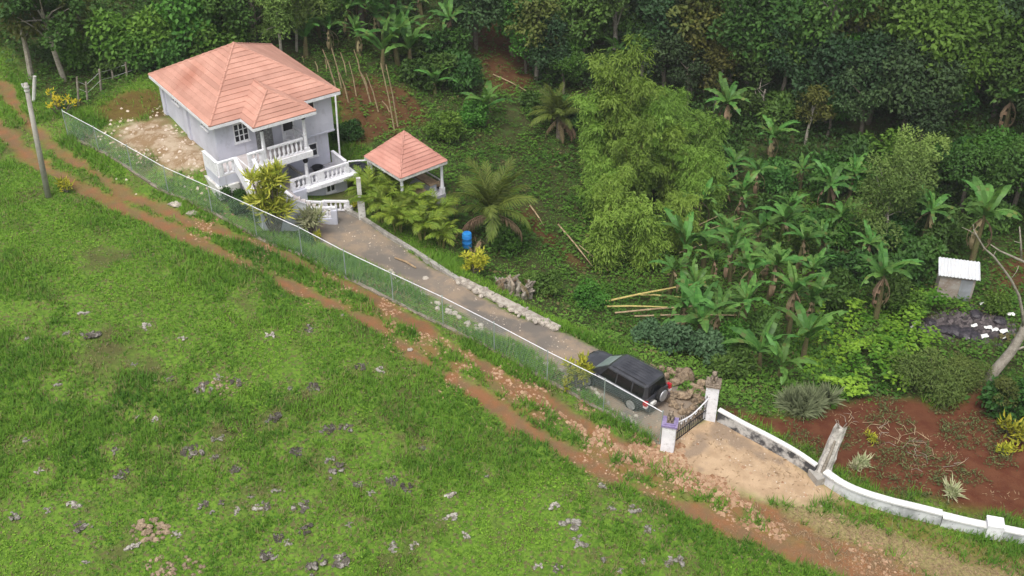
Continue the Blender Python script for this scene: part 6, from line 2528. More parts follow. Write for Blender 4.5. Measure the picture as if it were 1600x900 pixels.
def banana(name, h_, nl, seed, dry=3, stems=1):
    r0 = random.Random(seed)
    t = thing(name, None, 'banana plant')
    for s in range(stems):
        ox, oy = (0, 0) if s == 0 else (r0.uniform(-.9, .9), r0.uniform(-.9, .9))
        hh = h_ * (1 if s == 0 else r0.uniform(.4, .75))
        mb = MB()
        mb.tube([(ox, oy, -.3), (ox + .03, oy, hh * .5), (ox + .06, oy + .03, hh)], [.15, .12, .075], 8)
        obj('stem', mb, M_STEM, t)
        a0 = r0.random() * 6.28
        n_ = nl if s == 0 else nl - 3
        for k in range(n_):
            me = BL[4] if k == 0 else BL[r0.randrange(4)]
            o = link('leaf', me, t, (ox + .06, oy + .03, hh - .05 * k * .5))
            o.rotation_euler = (r0.uniform(-.2, .2), r0.uniform(-.18, .22), a0 + k * 2.4)
            f = r0.uniform(.8, 1.05) * (1 if s == 0 else .75)
            o.scale = (f, f, f)
        for k in range(dry if s == 0 else 1):
            o = link('dry_leaf', r0.choice(BLD), t, (ox + .05, oy, hh - .15))
            o.rotation_euler = (0, r0.uniform(.1, .5), r0.random() * 6.28)
    return t


BAN = [banana('banana_plant', 2.3, 9, 1, 3), banana('banana_plant', 1.9, 8, 2, 2, 2), banana('banana_plant', 2.6, 10, 3, 5), banana('banana_plant', 1.1, 7, 4, 0)]
bn_ = [
    (1216, 400, 0, .95, 'banana plant in the upper middle of the right grove, below the airy tree'), (1180, 398, 1, .9, 'twin stemmed banana left of the upper middle one'), (1168, 482, 2, .9, 'banana with brown dry leaves at the heart of the grove'), (1200, 470, 0, 1.0, 'tall banana at the centre of the grove'),
    (1232, 520, 2, 1.05, 'large banana leaning right at the lower side of the grove'), (1116, 540, 0, 1.0, 'bright banana directly behind the gate and suv'), (1062, 512, 1, .85, 'small twin banana behind the suv, below the cut canes'), (1046, 462, 0, .75, 'banana left of the grove, above the yellow cut cane'),
    (1368, 500, 2, 1.1, 'lone banana with brown dry skirt and bright centre leaf'), (1280, 412, 1, .95, 'banana at the upper right of the grove'), (1292, 338, 0, .85, 'banana between the olive bush and the airy tree'), (1088, 362, 0, .85, 'banana emerging from the lower right of the bamboo'),
    (1160, 338, 1, .9, 'banana right beside the bamboo'), (1326, 310, 0, 1.0, 'pale leafed banana in the middle of the right slope'), (1516, 418, 2, 1.15, 'broad leafed banana right behind the shed'), (1136, 214, 0, 1.05, 'banana standing dark in front of the wood, right of the bamboo top'),
    (1200, 265, 2, 1.05, 'large leafed banana left of the olive bush'), (1128, 320, 1, .8, 'banana against the lower right side of the bamboo'), (1565, 222, 2, 1.15, 'large banana at the right edge below the bright trees'), (966, 118, 0, .95, 'banana rising behind the top of the bamboo'),
    (705, 78, 0, 1.05, 'lone banana at the top beside the bare brown slope'), (762, 196, 3, 1.2, 'young banana on the green slope right of the gazebo'), (1100, 420, 1, .75, 'low banana below the arching dry canes'), (1260, 470, 0, .8, 'banana at the right side of the grove'), (1140, 445, 0, .85, 'banana left of the heart of the grove'), (1185, 580, 3, 1.1, 'young banana right of the taller gate pillar'), (1215, 596, 3, 1.0, 'young banana beside the grey green spiky shrub'),
    (545, 62, 0, 1.0, 'upright banana behind the house, above the dry poles'), (570, 40, 0, .95, 'banana at the top edge above the dry poles'), (606, 62, 1, 1.0, 'twin banana right of the upright one behind the house'), (622, 100, 3, 1.6, 'bright low banana at the head of the dry poles'), (598, 110, 3, 1.4, 'young banana just left of the bright low one'),
    (500, 58, 1, .85, 'banana behind the right end of the house roof'), (478, 88, 3, 1.4, 'young banana touching the house roof from behind'), (530, 25, 0, .9, 'banana at the top edge left of the others'), (640, 82, 0, .85, 'banana with hanging leaves right of the twin one'), (612, 20, 0, .9, 'banana at the top edge right of the others'), (660, 30, 1, .9, 'banana at the top edge left of the lone one'),
    (1150, 400, 1, .85, 'twin banana above the banana left of the heart of the grove'), (1130, 390, 0, .8, 'banana right of the arching dry canes'), (1245, 420, 0, .85, 'banana between the upper right one and the centre of the grove'), (1195, 435, 1, .85, 'twin banana just above the centre of the grove'), (1160, 520, 0, .8, 'banana at the lower middle of the grove'), (1085, 480, 0, .8, 'banana between the cut canes and the grove'), (1265, 505, 1, .8, 'twin banana beside the bright vines'),
    (1110, 440, 0, .8, 'banana at the left of the grove above the cut canes'), (1225, 350, 1, .85, 'twin banana at the top of the grove'), (1180, 310, 0, .9, 'banana below the large leafed one left of the olive bush'), (1310, 380, 1, .85, 'twin banana left of the lone airy tree foot'), (1350, 420, 0, .75, 'banana above the one with dry skirt'), (1145, 290, 0, .85, 'banana against the right flank of the bamboo'), (1255, 560, 3, 1.1, 'young banana at the left edge of the vines'), (1090, 535, 3, 1.2, 'young banana between the bluish shrubs'),
    (1440, 380, 0, .8, 'banana behind the dark shrub right of the airy tree'), (1250, 300, 0, .8, 'banana under the olive bush'), (1480, 300, 1, .8, 'banana left of the green tree near the right edge'), (1070, 420, 3, 1.2, 'young banana left of the low banana in the grove'), (560, 85, 1, .9, 'twin banana between the upright one and the dry poles'), (520, 85, 0, .85, 'banana whose foot stands by the leftmost long dry poles'), (585, 70, 2, .85, 'full crowned banana in the middle of the upper group'), (625, 55, 1, .85, 'twin banana at the upper right of the upper group'), (640, 112, 3, 1.5, 'young banana right of the bright low one'), (680, 150, 3, 1.0, 'yellow green young banana right of the dry poles'),
]
for (px, py, k, sc, lab) in bn_:
    pr = BAN[k]
    key = 'N%d' % k
    o = pr if key not in _used else copy_tree(pr)
    _used[key] = 1
    o.location = gp(px, py)
    o.rotation_euler = (random.uniform(-.08, .08), random.uniform(-.08, .08), random.random() * 6.28)
    if py < 120 and px < 720:
        sc *= .98
    else:
        sc *= random.uniform(.85, 1.2)
    o.scale = (sc, sc, sc * random.uniform(.92, 1.1))
    tag(o, lab, 'banana plant', 'banana plants on the slope')

# ------------------------------------------------------------------ palms
def frond(name, L_, up, droop, n, ll, lw, mat, seed, twist=.5, hang=.25):
    r0 = np.random.default_rng(seed)
    s = np.linspace(0, 1, 14)
    ang = up - droop * s ** 1.3
    x = np.concatenate([[0], np.cumsum(np.cos(ang[:-1]) * L_ / 13)])
    z = np.concatenate([[0], np.cumsum(np.sin(ang[:-1]) * L_ / 13)])
    u = np.repeat(np.linspace(.14, 1, n), 2)
    side = np.tile([1, -1], n)
    cx, cz = np.interp(u, s, x), np.interp(u, s, z)
    a = np.interp(u, s, ang)
    c = np.stack([cx, np.zeros_like(cx), cz], 1)
    fwd = np.stack([np.cos(a), np.zeros_like(a), np.sin(a)], 1)
    upv = np.stack([-np.sin(a), np.zeros_like(a), np.cos(a)], 1)
    d = fwd * (.45 + .7 * u[:, None]) + np.array([0, 1, 0]) * side[:, None] * (1.0 - .35 * u[:, None]) - np.array([0, 0, 1]) * hang + upv * .15 + r0.normal(size=c.shape) * .10
    L = ll * (np.sin(np.clip(u, 0, 1) * 2.7 + .25) * .75 + .3) * (.85 + .3 * r0.random(len(u)))
    v, f = leaf_arrays(c, d, upv + r0.normal(size=c.shape) * .2, L, lw * (.6 + .5 * L / ll), .05, .35)
    ti = np.repeat(np.clip(.2 + .6 * r0.random(len(u)), 0, 1), 2)
    mb = MB()
    mb.tube(np.stack([x, 0 * x, z + .005], 1), list(np.linspace(.035, .008, 14) * L_ / 2.6), 4, 0, False)
    tri = []
    for q in mb.f:
        tri += [(q[0], q[1], q[2]), (q[0], q[2], q[3])]
    V_ = np.vstack([v, np.array(mb.v)])
    F_ = np.vstack([f, np.array(tri) + len(v)])
    return np_mesh(name, V_, F_, mat, tint=np.concatenate([ti, np.full(len(tri), .95)]))


FR = [frond('frond', 3.2, 1.35, .8, 44, .75, .055, L_PALM, 1), frond('frond', 3.1, 1.12, 1.3, 44, .75, .055, L_PALM, 2, hang=.5), frond('frond', 2.8, .6, 1.7, 42, .7, .055, L_PALM, 3, hang=.6)]
FRD = [frond('dry_frond', 2.4, .1, 1.6, 30, .55, .06, L_DRYB, 4, hang=1.0), frond('dry_frond', 2.2, -.3, 1.1, 30, .5, .06, L_DRYB, 5, hang=1.0)]


def palm(name, h_, n, seed, dry):
    r0 = random.Random(seed)
    t = thing(name, None, 'palm')
    mb = MB()
    mb.tube([(-.1, 0, -.4), (0, 0, h_ * .5), (.05, 0, h_ + .1)], [.26, .18, .15], 9)
    obj('trunk', mb, M_BARK, t)
    for k in range(n):
        me = FR[0] if k < n * .4 else (FR[1] if k < n * .75 else FR[2])
        o = link('frond', me, t, (.05, 0, h_))
        o.rotation_euler = (r0.uniform(-.3, .3), r0.uniform(-.15, .15), k * 2.4 + r0.uniform(-.3, .3))
        f = r0.uniform(.82, 1.08)
        o.scale = (f, f, f)
    for k in range(dry):
        o = link('dry_frond', FRD[k % 2], t, (.05, 0, h_ - .1))
        o.rotation_euler = (0, r0.uniform(-.1, .3), r0.random() * 6.28)
    return t


P1 = palm('coconut_palm', 1.9, 20, 1, 5)
P1.location = gp(768, 378)
P1.scale = (1.06, 1.06, 1.06)
tag(P1, 'large young coconut palm with drooping fronds below the driveway', 'palm', 'coconut palms')
P2 = copy_tree(P1)
P2.location = gp(872, 215)
P2.rotation_euler = (0, 0, 2.1)
P2.scale = (.85, .85, .8)
tag(P2, 'smaller dark coconut palm left of the bamboo', 'palm', 'coconut palms')
ARF = [frond('frond', 1.7, 1.35, 1.5, 24, .42, .05, L_ARECA, 11, hang=.3), frond('frond', 1.6, 1.1, 1.8, 24, .42, .05, L_ARECA, 12, hang=.4)]


def areca(name, n, seed):
    r0 = random.Random(seed)
    t = thing(name, None, 'palm')
    mb = MB()
    for k in range(7):
        a = r0.random() * 6.28
        mb.tube([(.12 * math.cos(a), .12 * math.sin(a), -.2), (.25 * math.cos(a), .25 * math.sin(a), .6)], [.04, .025], 5)
    obj('stem', mb, M_CANE, t)
    for k in range(n):
        o = link('frond', ARF[k % 2], t, (r0.uniform(-.2, .2), r0.uniform(-.2, .2), .35 + .3 * r0.random()))
        o.rotation_euler = (r0.uniform(-.3, .3), r0.uniform(-.3, .2), k * 2.4 + r0.uniform(-.4, .4))
        f = r0.uniform(.8, 1.15)
        o.scale = (f, f, f)
    return t


AR = areca('areca_palm', 20, 3)
ar = [(583, 325, 1.1, 'first areca palm of the hedge, beside the pale concrete pillar'), (597, 345, 1.0, 'areca palm second from the pale pillar'), (618, 330, 1.1, 'areca palm in front of the gazebo column'), (622, 362, .95, 'areca palm lowest at the driveway kerb'), (645, 350, 1.05, 'areca palm at the middle of the hedge'),
      (660, 375, 1.0, 'areca palm of the hedge near the palm, by the kerb'), (680, 355, 1.0, 'areca palm of the hedge next to the large coconut palm'), (572, 302, .8, 'small areca palm under the house terrace'), (690, 385, .8, 'last small areca palm of the hedge')]
for i, (px, py, sc, lab) in enumerate(ar):
    o = AR if i == 0 else copy_tree(AR)
    o.location = gp(px, py)
    o.rotation_euler = (0, 0, random.random() * 6.28)
    o.scale = (sc * 1.12, sc * 1.12, sc * 1.15)
    tag(o, lab, 'palm', 'areca palms of the hedge along the driveway')


# ------------------------------------------------------------------ spiky and bushy garden plants
def strap_bush(name, heads, n, L_, W_, mat, seed, cat, stem=True):
    r0 = np.random.default_rng(seed)
    t = thing(name, None, cat)
    C_, D_, N_, L2, T_ = [], [], [], [], []
    mb = MB()
    for (x, y, z) in heads:
        a = r0.random(n) * 6.28
        el = -.5 + 1.7 * r0.random(n) ** .8
        d = np.stack([np.cos(a) * np.cos(el), np.sin(a) * np.cos(el), np.sin(el)], 1)
        c = np.array([x, y, z]) + d * .06 + r0.normal(size=(n, 3)) * .07
        C_.append(c)
        D_.append(d)
        N_.append(np.stack([-np.cos(a) * np.sin(el), -np.sin(a) * np.sin(el), np.cos(el)], 1))
        L2.append(L_ * (.7 + .5 * r0.random(n)))
        T_.append(r0.random(n))
        mb.tube([(x * .2, y * .2, -.2), (x * .7, y * .7, z * .6), (x, y, z)], [.05, .04, .03], 5)
    c, d, nn, L, ti = map(np.concatenate, (C_, D_, N_, L2, T_))
    link('foliage', leaf_mesh('foliage', c, d, nn, L, W_, ti, mat, -.10, wpos=.35), t)
    if stem:
        obj('stem', mb, M_BARK, t)
    return t


r0 = random.Random(9)
hd_ = [(r0.gauss(0, .42), r0.gauss(0, .42), 1.1 + 2.7 * k / 25) for k in range(26)]
CR = strap_bush('croton_tree', hd_, 44, .66, .10, L_CROTON, 1, 'shrub')
_q = hw(1.2, -4.25)
CR.location = (_q[0], _q[1], float(ground(_q[0], _q[1])[0]))
tag(CR, 'tall yellow green spiky croton in front of the house stairs', 'shrub')
CR2 = strap_bush('croton_tree', [(r0.gauss(0, .36), r0.gauss(0, .36), .3 + .75 * r0.random()) for k in range(15)], 34, .26, .09, L_YELLOW, 2, 'shrub')
CR2.location = gp(902, 606)
CR2.scale = (1.12, 1.12, 1.2)
tag(CR2, 'yellow green croton bush between the fence and the suv', 'shrub')
CR3 = copy_tree(CR2)
CR3.location = gp(742, 428)
CR3.scale = (1.2, 1.2, 1.0)
tag(CR3, 'yellow green croton bush below the blue drum', 'shrub')
SPL = strap_bush('spider_plant', [(r0.gauss(0, .22), r0.gauss(0, .22), .45 + .5 * r0.random()) for k in range(6)], 40, .6, .055, L_CLIFF, 3, 'plant')
_q = hw(3.25, -4.2)
SPL.location = (_q[0], _q[1], float(ground(_q[0], _q[1])[0]))
SPL.scale = (1.1, 1.1, 1.35)
tag(SPL, 'pale striped long leafed plant beside the house steps', 'plant')
FL = strap_bush('flowering_bush', [(r0.gauss(0, .4), r0.gauss(0, .4), .4 + .8 * r0.random()) for k in range(9)], 22, .22, .10, L_FLOWER, 4, 'shrub')
FL.location = gp(93, 176)
tag(FL, 'yellow flowering bush at the left end of the fence', 'shrub')
SMY = strap_bush('garden_plant', [(r0.gauss(0, .2), r0.gauss(0, .2), .2 + .4 * r0.random()) for k in range(6)], 26, .28, .08, L_YELLOW, 5, 'plant')
pl = [(498, 378, .8, 'small yellow green plant at the foot of the fence below the house'), (445, 345, .9, 'small yellow green plant under the tall croton'), (388, 318, .7, 'small plant on the bank below the house landing'), (100, 300, 1.1, 'leafy weed clump at the foot of the leaning utility pole'), (1586, 688, 1.6, 'bright leafy plant at the right edge of the red soil'), (1362, 690, .7, 'small bright weed in the red soil plot'), (1571, 712, .9, 'small dull plant in the red soil at the right'), (555, 325, .6, 'small plant beside the white pot')]
for i, (px, py, sc, lab) in enumerate(pl):
    o = SMY if i == 0 else copy_tree(SMY)
    o.location = gp(px, py)
    o.rotation_euler = (0, 0, random.random() * 6)
    o.scale = (sc, sc, sc)
    tag(o, lab, 'plant', 'small leafy plants about the plot')
GS_ = strap_bush('grey_shrub', [(r0.gauss(0, .55), r0.gauss(0, .5), .15 + .5 * r0.random()) for k in range(16)], 110, 1.0, .035, L_GREYG, 8, 'shrub')
GS_.location = gp(1250, 640)
GS_.scale = (.8, .8, .85)
tag(GS_, 'grey green spiky shrub right of the taller gate pillar', 'shrub')
PIN = strap_bush('pineapple_plant', [(0, 0, .12), (.1, .06, .2), (-.1, -.03, .16)], 34, .50, .07, L_CLIFF, 6, 'plant', False)
pn = [(1346, 726, .85, 'pale spiky plant in the red soil near the broken post'), (1486, 772, 1.0, 'pale spiky plant behind the curved white wall'), (1335, 732, .6, 'little spiky plant left of the paler one near the broken post')]
for i, (px, py, sc, lab) in enumerate(pn):
    o = PIN if i == 0 else copy_tree(PIN)
    o.location = gp(px, py)
    o.scale = (sc, sc, sc)
    o.rotation_euler = (0, 0, i * 1.3)
    tag(o, lab, 'plant', 'spiky plants in the red soil')
# dry brushwood in the red soil plot
for (px, py, n, s_, lab) in [(1430, 690, 16, 1.3, 'pale dry branches scattered over the red soil plot'), (1380, 672, 9, .9, 'small dry branch heap in the upper left of the red soil'), (1465, 725, 10, .9, 'dry twigs in the lower middle of the red soil'), (1330, 660, 7, .6, 'dry twigs right of the broken post')]:
    p0 = gp(px, py)
    t = thing('brushwood', lab, 'branches', p0)
    r0 = random.Random(px)
    for k in range(n):
        a = r0.random() * 6.28
        x, y = r0.gauss(0, s_ * .5), r0.gauss(0, s_ * .35)
        L = r0.uniform(.4, 1.0) * s_
        P_ = [(x, y, .05), (x + math.cos(a) * L * .5, y + math.sin(a) * L * .5, .10 + .15 * r0.random()), (x + math.cos(a + .4) * L, y + math.sin(a + .4) * L, .06 + .1 * r0.random())]
        mb = MB()
        mb.tube(P_, [.018, .013, .006], 5)
        obj('branch', mb, M_DRYCANE if k % 3 else M_WOODP, t)
# grey ragged dry palm stump below the rubble edging
p0 = gp(800, 455)
t = thing('dry_stump', 'grey ragged stump of dry palm fronds below the rubble edging', 'stump', p0)
r0 = random.Random(3)
for k in range(46):
    a, d_ = r0.random() * 6.28, math.sqrt(r0.random())
    b = Vector((d_ * math.cos(a) * 1.1, d_ * math.sin(a) * .8, 0))
    h_ = r0.uniform(.45, 1.1) * (1.2 - .7 * d_)
    mb = MB()
    mb.tube([b - Vector((0, 0, .3)), b + Vector((r0.uniform(-.1, .1), r0.uniform(-.1, .1), h_ * .6)), b + Vector((r0.uniform(-.35, .35), r0.uniform(-.35, .35), h_))], [.13, .11, .05], 6)
    obj('dry_stalk', mb, M_WOODP if k % 4 else M_DRYSTALK, t)
for k in range(7):
    o = link('dry_frond', FRD[k % 2], t, (r0.uniform(-.7, .7), r0.uniform(-.5, .5), .9))
    o.rotation_euler = (0, r0.uniform(.1, .5), r0.random() * 6.28)
    o.scale = (.5, .5, .5)
p0 = gp(745, 392)
t = thing('palm_debris', 'brown dry fronds lying round the foot of the large coconut palm', 'debris', p0)
for k in range(9):
    o = link('dry_frond', FRD[k % 2], t, (r0.uniform(-.6, .6), r0.uniform(-.5, .5), .5))
    o.rotation_euler = (0, r0.uniform(-.1, .3), r0.random() * 6.28)
    o.scale = (.6, .6, .6)

# ------------------------------------------------------------------ ground cover (uncountable: one object each)
FR_MARGIN = .10


def in_view(x, y, z, m=FR_MARGIN):
    d = y * CP - (z - CAM_H) * SP
    u = FPX * x / d / 800
    v = FPX * (y * SP + (z - CAM_H) * CP) / d / 450
    return (np.abs(u) < 1 + m) & (np.abs(v) < 1 + m * 1.5)


def sample_xy(n, x0, x1, y0, y1):
    x = x0 + (x1 - x0) * rng.random(n)
    y = y0 + (y1 - y0) * rng.random(n)
    z = ground(x, y)
    k = in_view(x, y, z)
    return x[k], y[k], z[k]


# pasture and verge grass
x, y, z = sample_xy(620000, -42, 34, 20, 76)
mk = masks(x, y)
bare = np.maximum.reduce([mk['track'], mk['drive'] * 1.5, mk['apron'] * 1.2, mk['red'], mk['yard'], mk['straw'] * .78, mk['rub'] * .62])
lush = fbm(x, y, 6.0, 3, 101)
patch = fbm(x, y, 1.5, 3, 111)
worn = sstep(.57, .70, fbm(x, y, 2.6, 3, 131))
prob = np.clip(1.0 - bare * 1.3 - .45 * worn, 0.0, 1) * (mk['valley'] < .5)
hp = (x - HB[0]) * HE1[0] + (y - HB[1]) * HE1[1]
hq = (x - HB[0]) * HE2[0] + (y - HB[1]) * HE2[1]
house_zone = (hp > -.7) & (hp < 8.2) & (hq > -4.2) & (hq < 8.6)
keep = (rng.random(len(x)) < prob * .95) & ~house_zone
x, y, z, lush, patch, worn = [a[keep] for a in (x, y, z, lush, patch, worn)]
infield = inside(x, y, FIELD)
RKP = np.array([gp(a, b)[:2] + (r,) for a, b, r, _, _ in field_rocks])
rockd = np.full(len(x), 9.0)
for a, b, r in RKP:
    rockd = np.minimum(rockd, np.hypot(x - a, y - b) - r * .75)
bald = np.maximum(worn, sstep(.75, .0, rockd + (fbm(x, y, .7, 2, 151) - .5) * 1.2))
kk = rng.random(len(x)) > .45 * bald
x, y, z, lush, patch, worn, infield, bald = [a[kk] for a in (x, y, z, lush, patch, worn, infield, bald)]
worn = bald
n = len(x)
sel = rng.random(n) < .55
# blades
xb, yb, zb3, lb, pb_, wb_ = [a[sel] for a in (x, y, z, lush, patch, worn)]
fb_in = infield[sel]
nb3 = len(xb)
hgt_b = (.05 + .20 * sstep(.40, .68, lb) + .09 * pb_) * (.6 + .8 * rng.random(nb3)) * np.where(fb_in, 1, 1.35) * (1 - .55 * wb_)
tint_b = np.clip(.62 - 1.0 * (lb - .45) + .8 * (pb_ - .5) + .25 * (rng.random(nb3) - .5), 0, 1)
k_bl = 3
V = np.empty((nb3, k_bl, 3, 3))
for k in range(k_bl):
    a = rng.random(nb3) * 6.28
    lean = .35 + .65 * rng.random(nb3)
    w_ = .014 + .016 * rng.random(nb3)
    bx, by = xb + rng.normal(0, .03, nb3), yb + rng.normal(0, .03, nb3)
    V[:, k, 0] = np.stack([bx - np.sin(a) * w_, by + np.cos(a) * w_, zb3 - .01], 1)
    V[:, k, 1] = np.stack([bx + np.sin(a) * w_, by - np.cos(a) * w_, zb3 - .01], 1)
    V[:, k, 2] = np.stack([bx + np.cos(a) * hgt_b * lean, by + np.sin(a) * hgt_b * lean, zb3 + hgt_b], 1)
F_ = np.arange(nb3 * k_bl * 3).reshape(-1, 3)
t2 = np.repeat(np.where(rng.random(nb3) < .05 + .60 * wb_, .8 + .2 * rng.random(nb3), 0), k_bl)
tag(link('pasture_grass', np_mesh('pasture_grass', V.reshape(-1, 3), F_, L_GRASS, tint=np.repeat(tint_b, k_bl), tint2=t2)), kind='stuff')
# broad leaved weeds
sl2 = ~sel
xw, yw, zw, lw_, pw_, ww_ = [a[sl2] for a in (x, y, z, lush, patch, worn)]
fw_in = infield[sl2]
k2 = rng.random(len(xw)) < np.clip(.62 + 1.4 * (pw_ - .40), .35, 1)
xw, yw, zw, lw_, pw_, ww_ = [a[k2] for a in (xw, yw, zw, lw_, pw_, ww_)]
nw = len(xw)
c = np.stack([xw, yw, zw + .02 + (.10 * rng.random(nw)) * (lw_ + .3)], 1)
a = rng.random(nw) * 6.28
d = np.stack([np.cos(a), np.sin(a), .35 * rng.random(nw)], 1)
nrm = unit(np.stack([rng.normal(0, .4, nw), rng.normal(0, .4, nw), np.ones(nw)], 1))
L = .05 + .10 * rng.random(nw) ** 1.7
hue = fbm(xw, yw, 2.2, 2, 141)
tint_w = np.clip(.50 + 2.2 * (hue - .5) - .9 * (lw_ - .5) + .35 * (rng.random(nw) - .5), 0, 1)
t2 = np.where(rng.random(nw) < .06 + .60 * ww_, .8 + .2 * rng.random(nw), 0)
tag(link('pasture_weeds', leaf_mesh('pasture_weeds', c, d, nrm, L, L * .62, tint_w, L_WEED, .10, tint2=t2)), kind='stuff')

# dry straw patches
M_STRAW = leaf_mat('straw_blade', (.26, .20, .10), (.46, .37, .20), .25, .8)
x, y, z = sample_xy(160000, 3, 34, 19, 50)
mk = masks(x, y)
pr = mk['straw'] * .8 + mk['apron'] * .05 + .10 * sstep(.55, .7, fbm(x, y, 1.5, 3, 9)) * (1 - mk['valley']) * (1 - mk['drive'])
k = rng.random(len(x)) < pr
x, y, z = x[k], y[k], z[k]
n = len(x)
V = np.empty((n, 3, 3))
a = rng.random(n) * 6.28
h_ = .05 + .12 * rng.random(n)
V[:, 0] = np.stack([x - np.sin(a) * .02, y + np.cos(a) * .02, z], 1)
V[:, 1] = np.stack([x + np.sin(a) * .02, y - np.cos(a) * .02, z], 1)
V[:, 2] = np.stack([x + np.cos(a) * h_ * 1.3, y + np.sin(a) * h_ * 1.3, z + h_ * .6], 1)
tag(link('dry_grass', np_mesh('dry_grass', V.reshape(-1, 3), np.arange(n * 3).reshape(-1, 3), M_STRAW, tint=rng.random(n))), kind='stuff')

WOODZ = line([(850, -40), (850, 110), (900, 150), (1060, 160), (1130, 240), (1180, 220), (1250, 250), (1330, 230), (1400, 260), (1460, 330), (1600, 300), (1700, 250), (1700, -60)])
WOODL = line([(-60, -60), (-60, 60), (60, 100), (140, 95), (240, 100), (330, 75), (440, 60), (500, 50), (720, 20), (720, -60)])


def mounds(name, x, y, z, per, rad, hh, L0, tint, mat, asp):
    m = len(x)
    n = m * per
    rp = lambda q: np.repeat(np.broadcast_to(q, (m,)), per)
    u = rdir(n)
    u[:, 2] = np.abs(u[:, 2])
    c = np.stack([rp(x) + rp(rad) * u[:, 0], rp(y) + rp(rad) * u[:, 1], rp(z) + .05 + rp(hh) * u[:, 2]], 1)
    c += rng.normal(size=(n, 3)) * .08
    a = rng.random(n) * 6.28
    d = unit(u * np.array([1, 1, .3]) + rng.normal(size=(n, 3)) * .6)
    nrm = unit(u + np.array([0, 0, .7]) + rng.normal(size=(n, 3)) * .35)
    L = rp(L0) * (.7 + .6 * rng.random(n))
    t_ = rp(tint) + .35 * (rng.random(n) - .5)
    return tag(link(name, leaf_mesh(name, c, d, nrm, L, L * rp(asp), t_, mat, .08)), kind='stuff')


# understory of the wood
x, y, z = sample_xy(16000, -60, 62, 60, 118)
k = ((sdist(x, y, WOODZ) > -1.5) | (sdist(x, y, WOODL) > -.5)) & (fbm(x, y, 3.5, 2, 501) > .42)
for pg in (BROWNSLOPE, REDHILL, REDHOUSE):
    k &= sdist(x, y, pg) < -.4
hp = (x - HB[0]) * HE1[0] + (y - HB[1]) * HE1[1]
hq = (x - HB[0]) * HE2[0] + (y - HB[1]) * HE2[1]
k &= ~((hp > -1.5) & (hp < 9.5) & (hq > -4) & (hq < 10))
x, y, z = x[k], y[k], z[k]
m_ = len(x)
lt_ = x < -8
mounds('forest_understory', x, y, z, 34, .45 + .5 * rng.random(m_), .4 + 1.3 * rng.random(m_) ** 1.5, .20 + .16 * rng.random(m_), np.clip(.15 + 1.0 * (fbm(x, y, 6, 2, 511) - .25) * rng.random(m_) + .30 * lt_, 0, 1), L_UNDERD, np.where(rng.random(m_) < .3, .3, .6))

# undergrowth of the valley and the banks: low mounds of leaves
x, y, z = sample_xy(170000, -50, 52, 28, 112)
mk = masks(x, y)
hp = (x - HB[0]) * HE1[0] + (y - HB[1]) * HE1[1]
hq = (x - HB[0]) * HE2[0] + (y - HB[1]) * HE2[1]
house_zone = (hp > -.9) & (hp < 8.6) & (hq > -4.2) & (hq < 8.8)
gq = np.stack([x - GB[0], y - GB[1]], 1)
gu = gq[:, 0] * math.cos(GA) + gq[:, 1] * math.sin(GA)
gv = -gq[:, 0] * math.sin(GA) + gq[:, 1] * math.cos(GA)
gaz_zone = (gu > -.3) & (gu < GS + .3) & (gv > -.3) & (gv < GD + .3)
cover = fbm(x, y, 3.0, 3, 201)
woods = np.maximum(sdist(x, y, WOODZ) > -1, sdist(x, y, WOODL) > -1) * .8
prob = mk['valley'] * (1 - mk['red'] * .93) * np.clip(1.2 - .75 * sstep(.56, .68, cover) - .62 * woods, .05, 1) * .8
keep = (rng.random(len(x)) < prob) & ~house_zone & ~gaz_zone & (mk['drive'] < .3) & (mk['yard'] < .4) & (sdist(x, y, DUMP) < 0)
x, y, z, cover = x[keep], y[keep], z[keep], cover[keep]
pass
per = 7
n = len(x) * per
rad = np.repeat(.22 + .32 * rng.random(len(x)), per)
hh = np.repeat(.10 + .38 * sstep(.35, .6, fbm(x, y, 2.2, 2, 211)) * rng.random(len(x)), per)
a = rng.random(n) * 6.28
rr_ = rng.random(n) ** .6
c = np.stack([np.repeat(x, per) + rad * rr_ * np.cos(a), np.repeat(y, per) + rad * rr_ * np.sin(a), np.repeat(z, per) + .03 + hh * (1 - .6 * rr_)], 1)
d = unit(np.stack([np.cos(a) + rng.normal(0, .5, n), np.sin(a) + rng.normal(0, .5, n), .15 + .5 * (rng.random(n) - .4)], 1))
nrm = unit(np.stack([np.cos(a) * .5, np.sin(a) * .5, np.ones(n)], 1) + rng.normal(size=(n, 3)) * .25)
L = np.repeat(.12 + .16 * rng.random(len(x)) ** 1.6, per) * (.75 + .5 * rng.random(n))
g = fbm(x, y, 7.0, 2, 221)
tint = np.repeat(np.clip(.45 + 1.3 * (g - .5) + .5 * (rng.random(len(x)) - .5), 0, 1), per) + .25 * (rng.random(n) - .5)
t2 = np.repeat(np.where(rng.random(len(x)) < .05, .9, 0), per)
asp = np.repeat(np.where(rng.random(len(x)) < .45, .2, .6), per)
tag(link('undergrowth', leaf_mesh('undergrowth', c, d, nrm, L, L * asp, tint, L_UNDER, .08, tint2=t2)), kind='stuff')

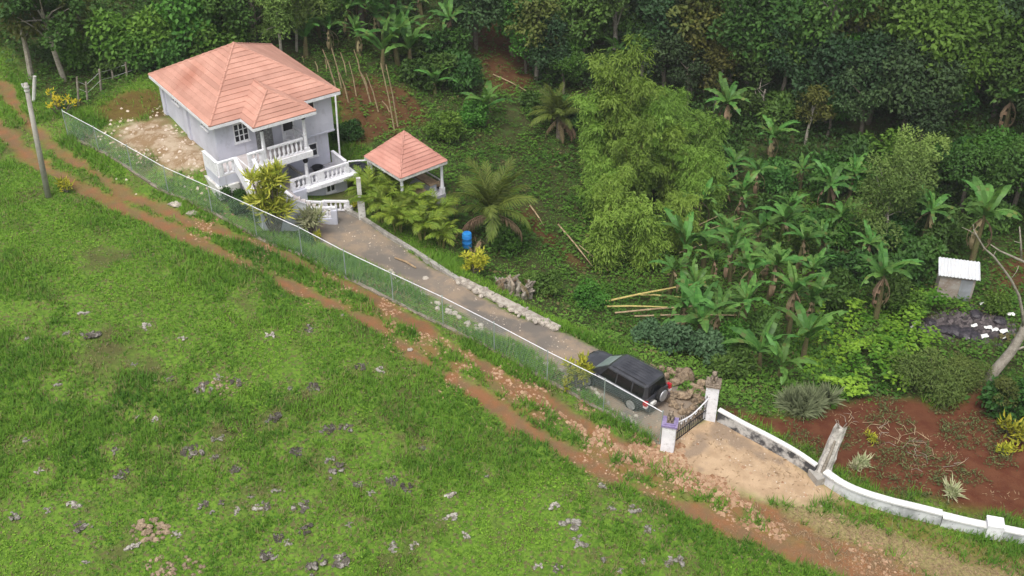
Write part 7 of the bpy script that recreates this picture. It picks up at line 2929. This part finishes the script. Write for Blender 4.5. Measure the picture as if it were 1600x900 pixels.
# bright creeping vines in mounds
VP = [line([(1250, 500), (1310, 480), (1400, 490), (1470, 520), (1440, 560), (1400, 610), (1320, 625), (1260, 590), (1230, 545)]), line([(1400, 485), (1480, 465), (1530, 475), (1520, 500), (1450, 505)]), line([(1240, 420), (1300, 430), (1310, 460), (1260, 460)])]
x, y, z = sample_xy(110000, 8, 36, 36, 66)
ok = np.zeros(len(x), bool)
for pg in VP:
    ok |= (sdist(x, y, pg) + (fbm(x, y, 1.2, 2, 5) - .5) * 2.2) > 0
ok &= (sdist(x, y, DUMP) < .1) & (rng.random(len(x)) < .6) & (fbm(x, y, 1.0, 2, 321) > .36)
x, y, z = x[ok], y[ok], z[ok]
n = len(x)
mound = .05 + 1.1 * sstep(.36, .72, fbm(x, y, 2.6, 2, 301))
c = np.stack([x, y, z + mound * (.75 + .3 * rng.random(n))], 1)
a = rng.random(n) * 6.28
d = np.stack([np.cos(a), np.sin(a), -.15 + .3 * rng.random(n)], 1)
nrm = unit(np.stack([rng.normal(0, .45, n), rng.normal(0, .45, n), np.ones(n)], 1))
L = .17 + .14 * rng.random(n)
gt = fbm(x, y, 1.8, 2, 311)
tint = np.clip(.45 + 1.5 * (gt - .5) + .5 * (rng.random(n) - .5), 0, 1)
tag(link('creeping_vines', leaf_mesh('creeping_vines', c, d, nrm, L, L * .75, tint, L_VINE, .10)), kind='stuff')

# weeds on the red soil
L_SOILW = leaf_mat('soil_weed_leaf', (.06, .11, .03), (.20, .24, .09), .3, .7)
x, y, z = sample_xy(12000, 6, 36, 26, 50)
ok = (sdist(x, y, REDPLOT) > -.3) & (fbm(x, y, 1.3, 2, 401) > .53)
x, y, z = x[ok], y[ok], z[ok]
per = 6
n = len(x) * per
a = rng.random(n) * 6.28
c = np.stack([np.repeat(x, per) + rng.normal(0, .12, n), np.repeat(y, per) + rng.normal(0, .12, n), np.repeat(z, per) + .03 + .15 * rng.random(n)], 1)
d = np.stack([np.cos(a), np.sin(a), .3 + .4 * rng.random(n)], 1)
nrm = unit(np.stack([rng.normal(0, .4, n), rng.normal(0, .4, n), np.ones(n)], 1))
L = .08 + .12 * rng.random(n)
tag(link('soil_weeds', leaf_mesh('soil_weeds', c, d, nrm, L, L * .35, rng.random(n), L_SOILW, .08)), kind='stuff')


# ------------------------------------------------------------------ thin humid air over the valley
hm, hnt, hout = new_mat('haze')
hv = hnt.nodes.new('ShaderNodeVolumePrincipled')
hv.inputs['Color'].default_value = (.93, .95, .97, 1)
hv.inputs['Density'].default_value = .0004
hv.inputs['Anisotropy'].default_value = .2
hnt.links.new(hv.outputs[0], hout.inputs['Volume'])
mb = MB()
zlo = float(GZ.min()) - 1.0
ztop = max(CAM_H, float(GZ.max())) + 2.0
mb.b2((XS[0] - 5, YS[0] - 5, zlo), (XS[-1] + 5, YS[-1] + 5, ztop))
tag(obj('haze', mb, hm), kind='stuff')
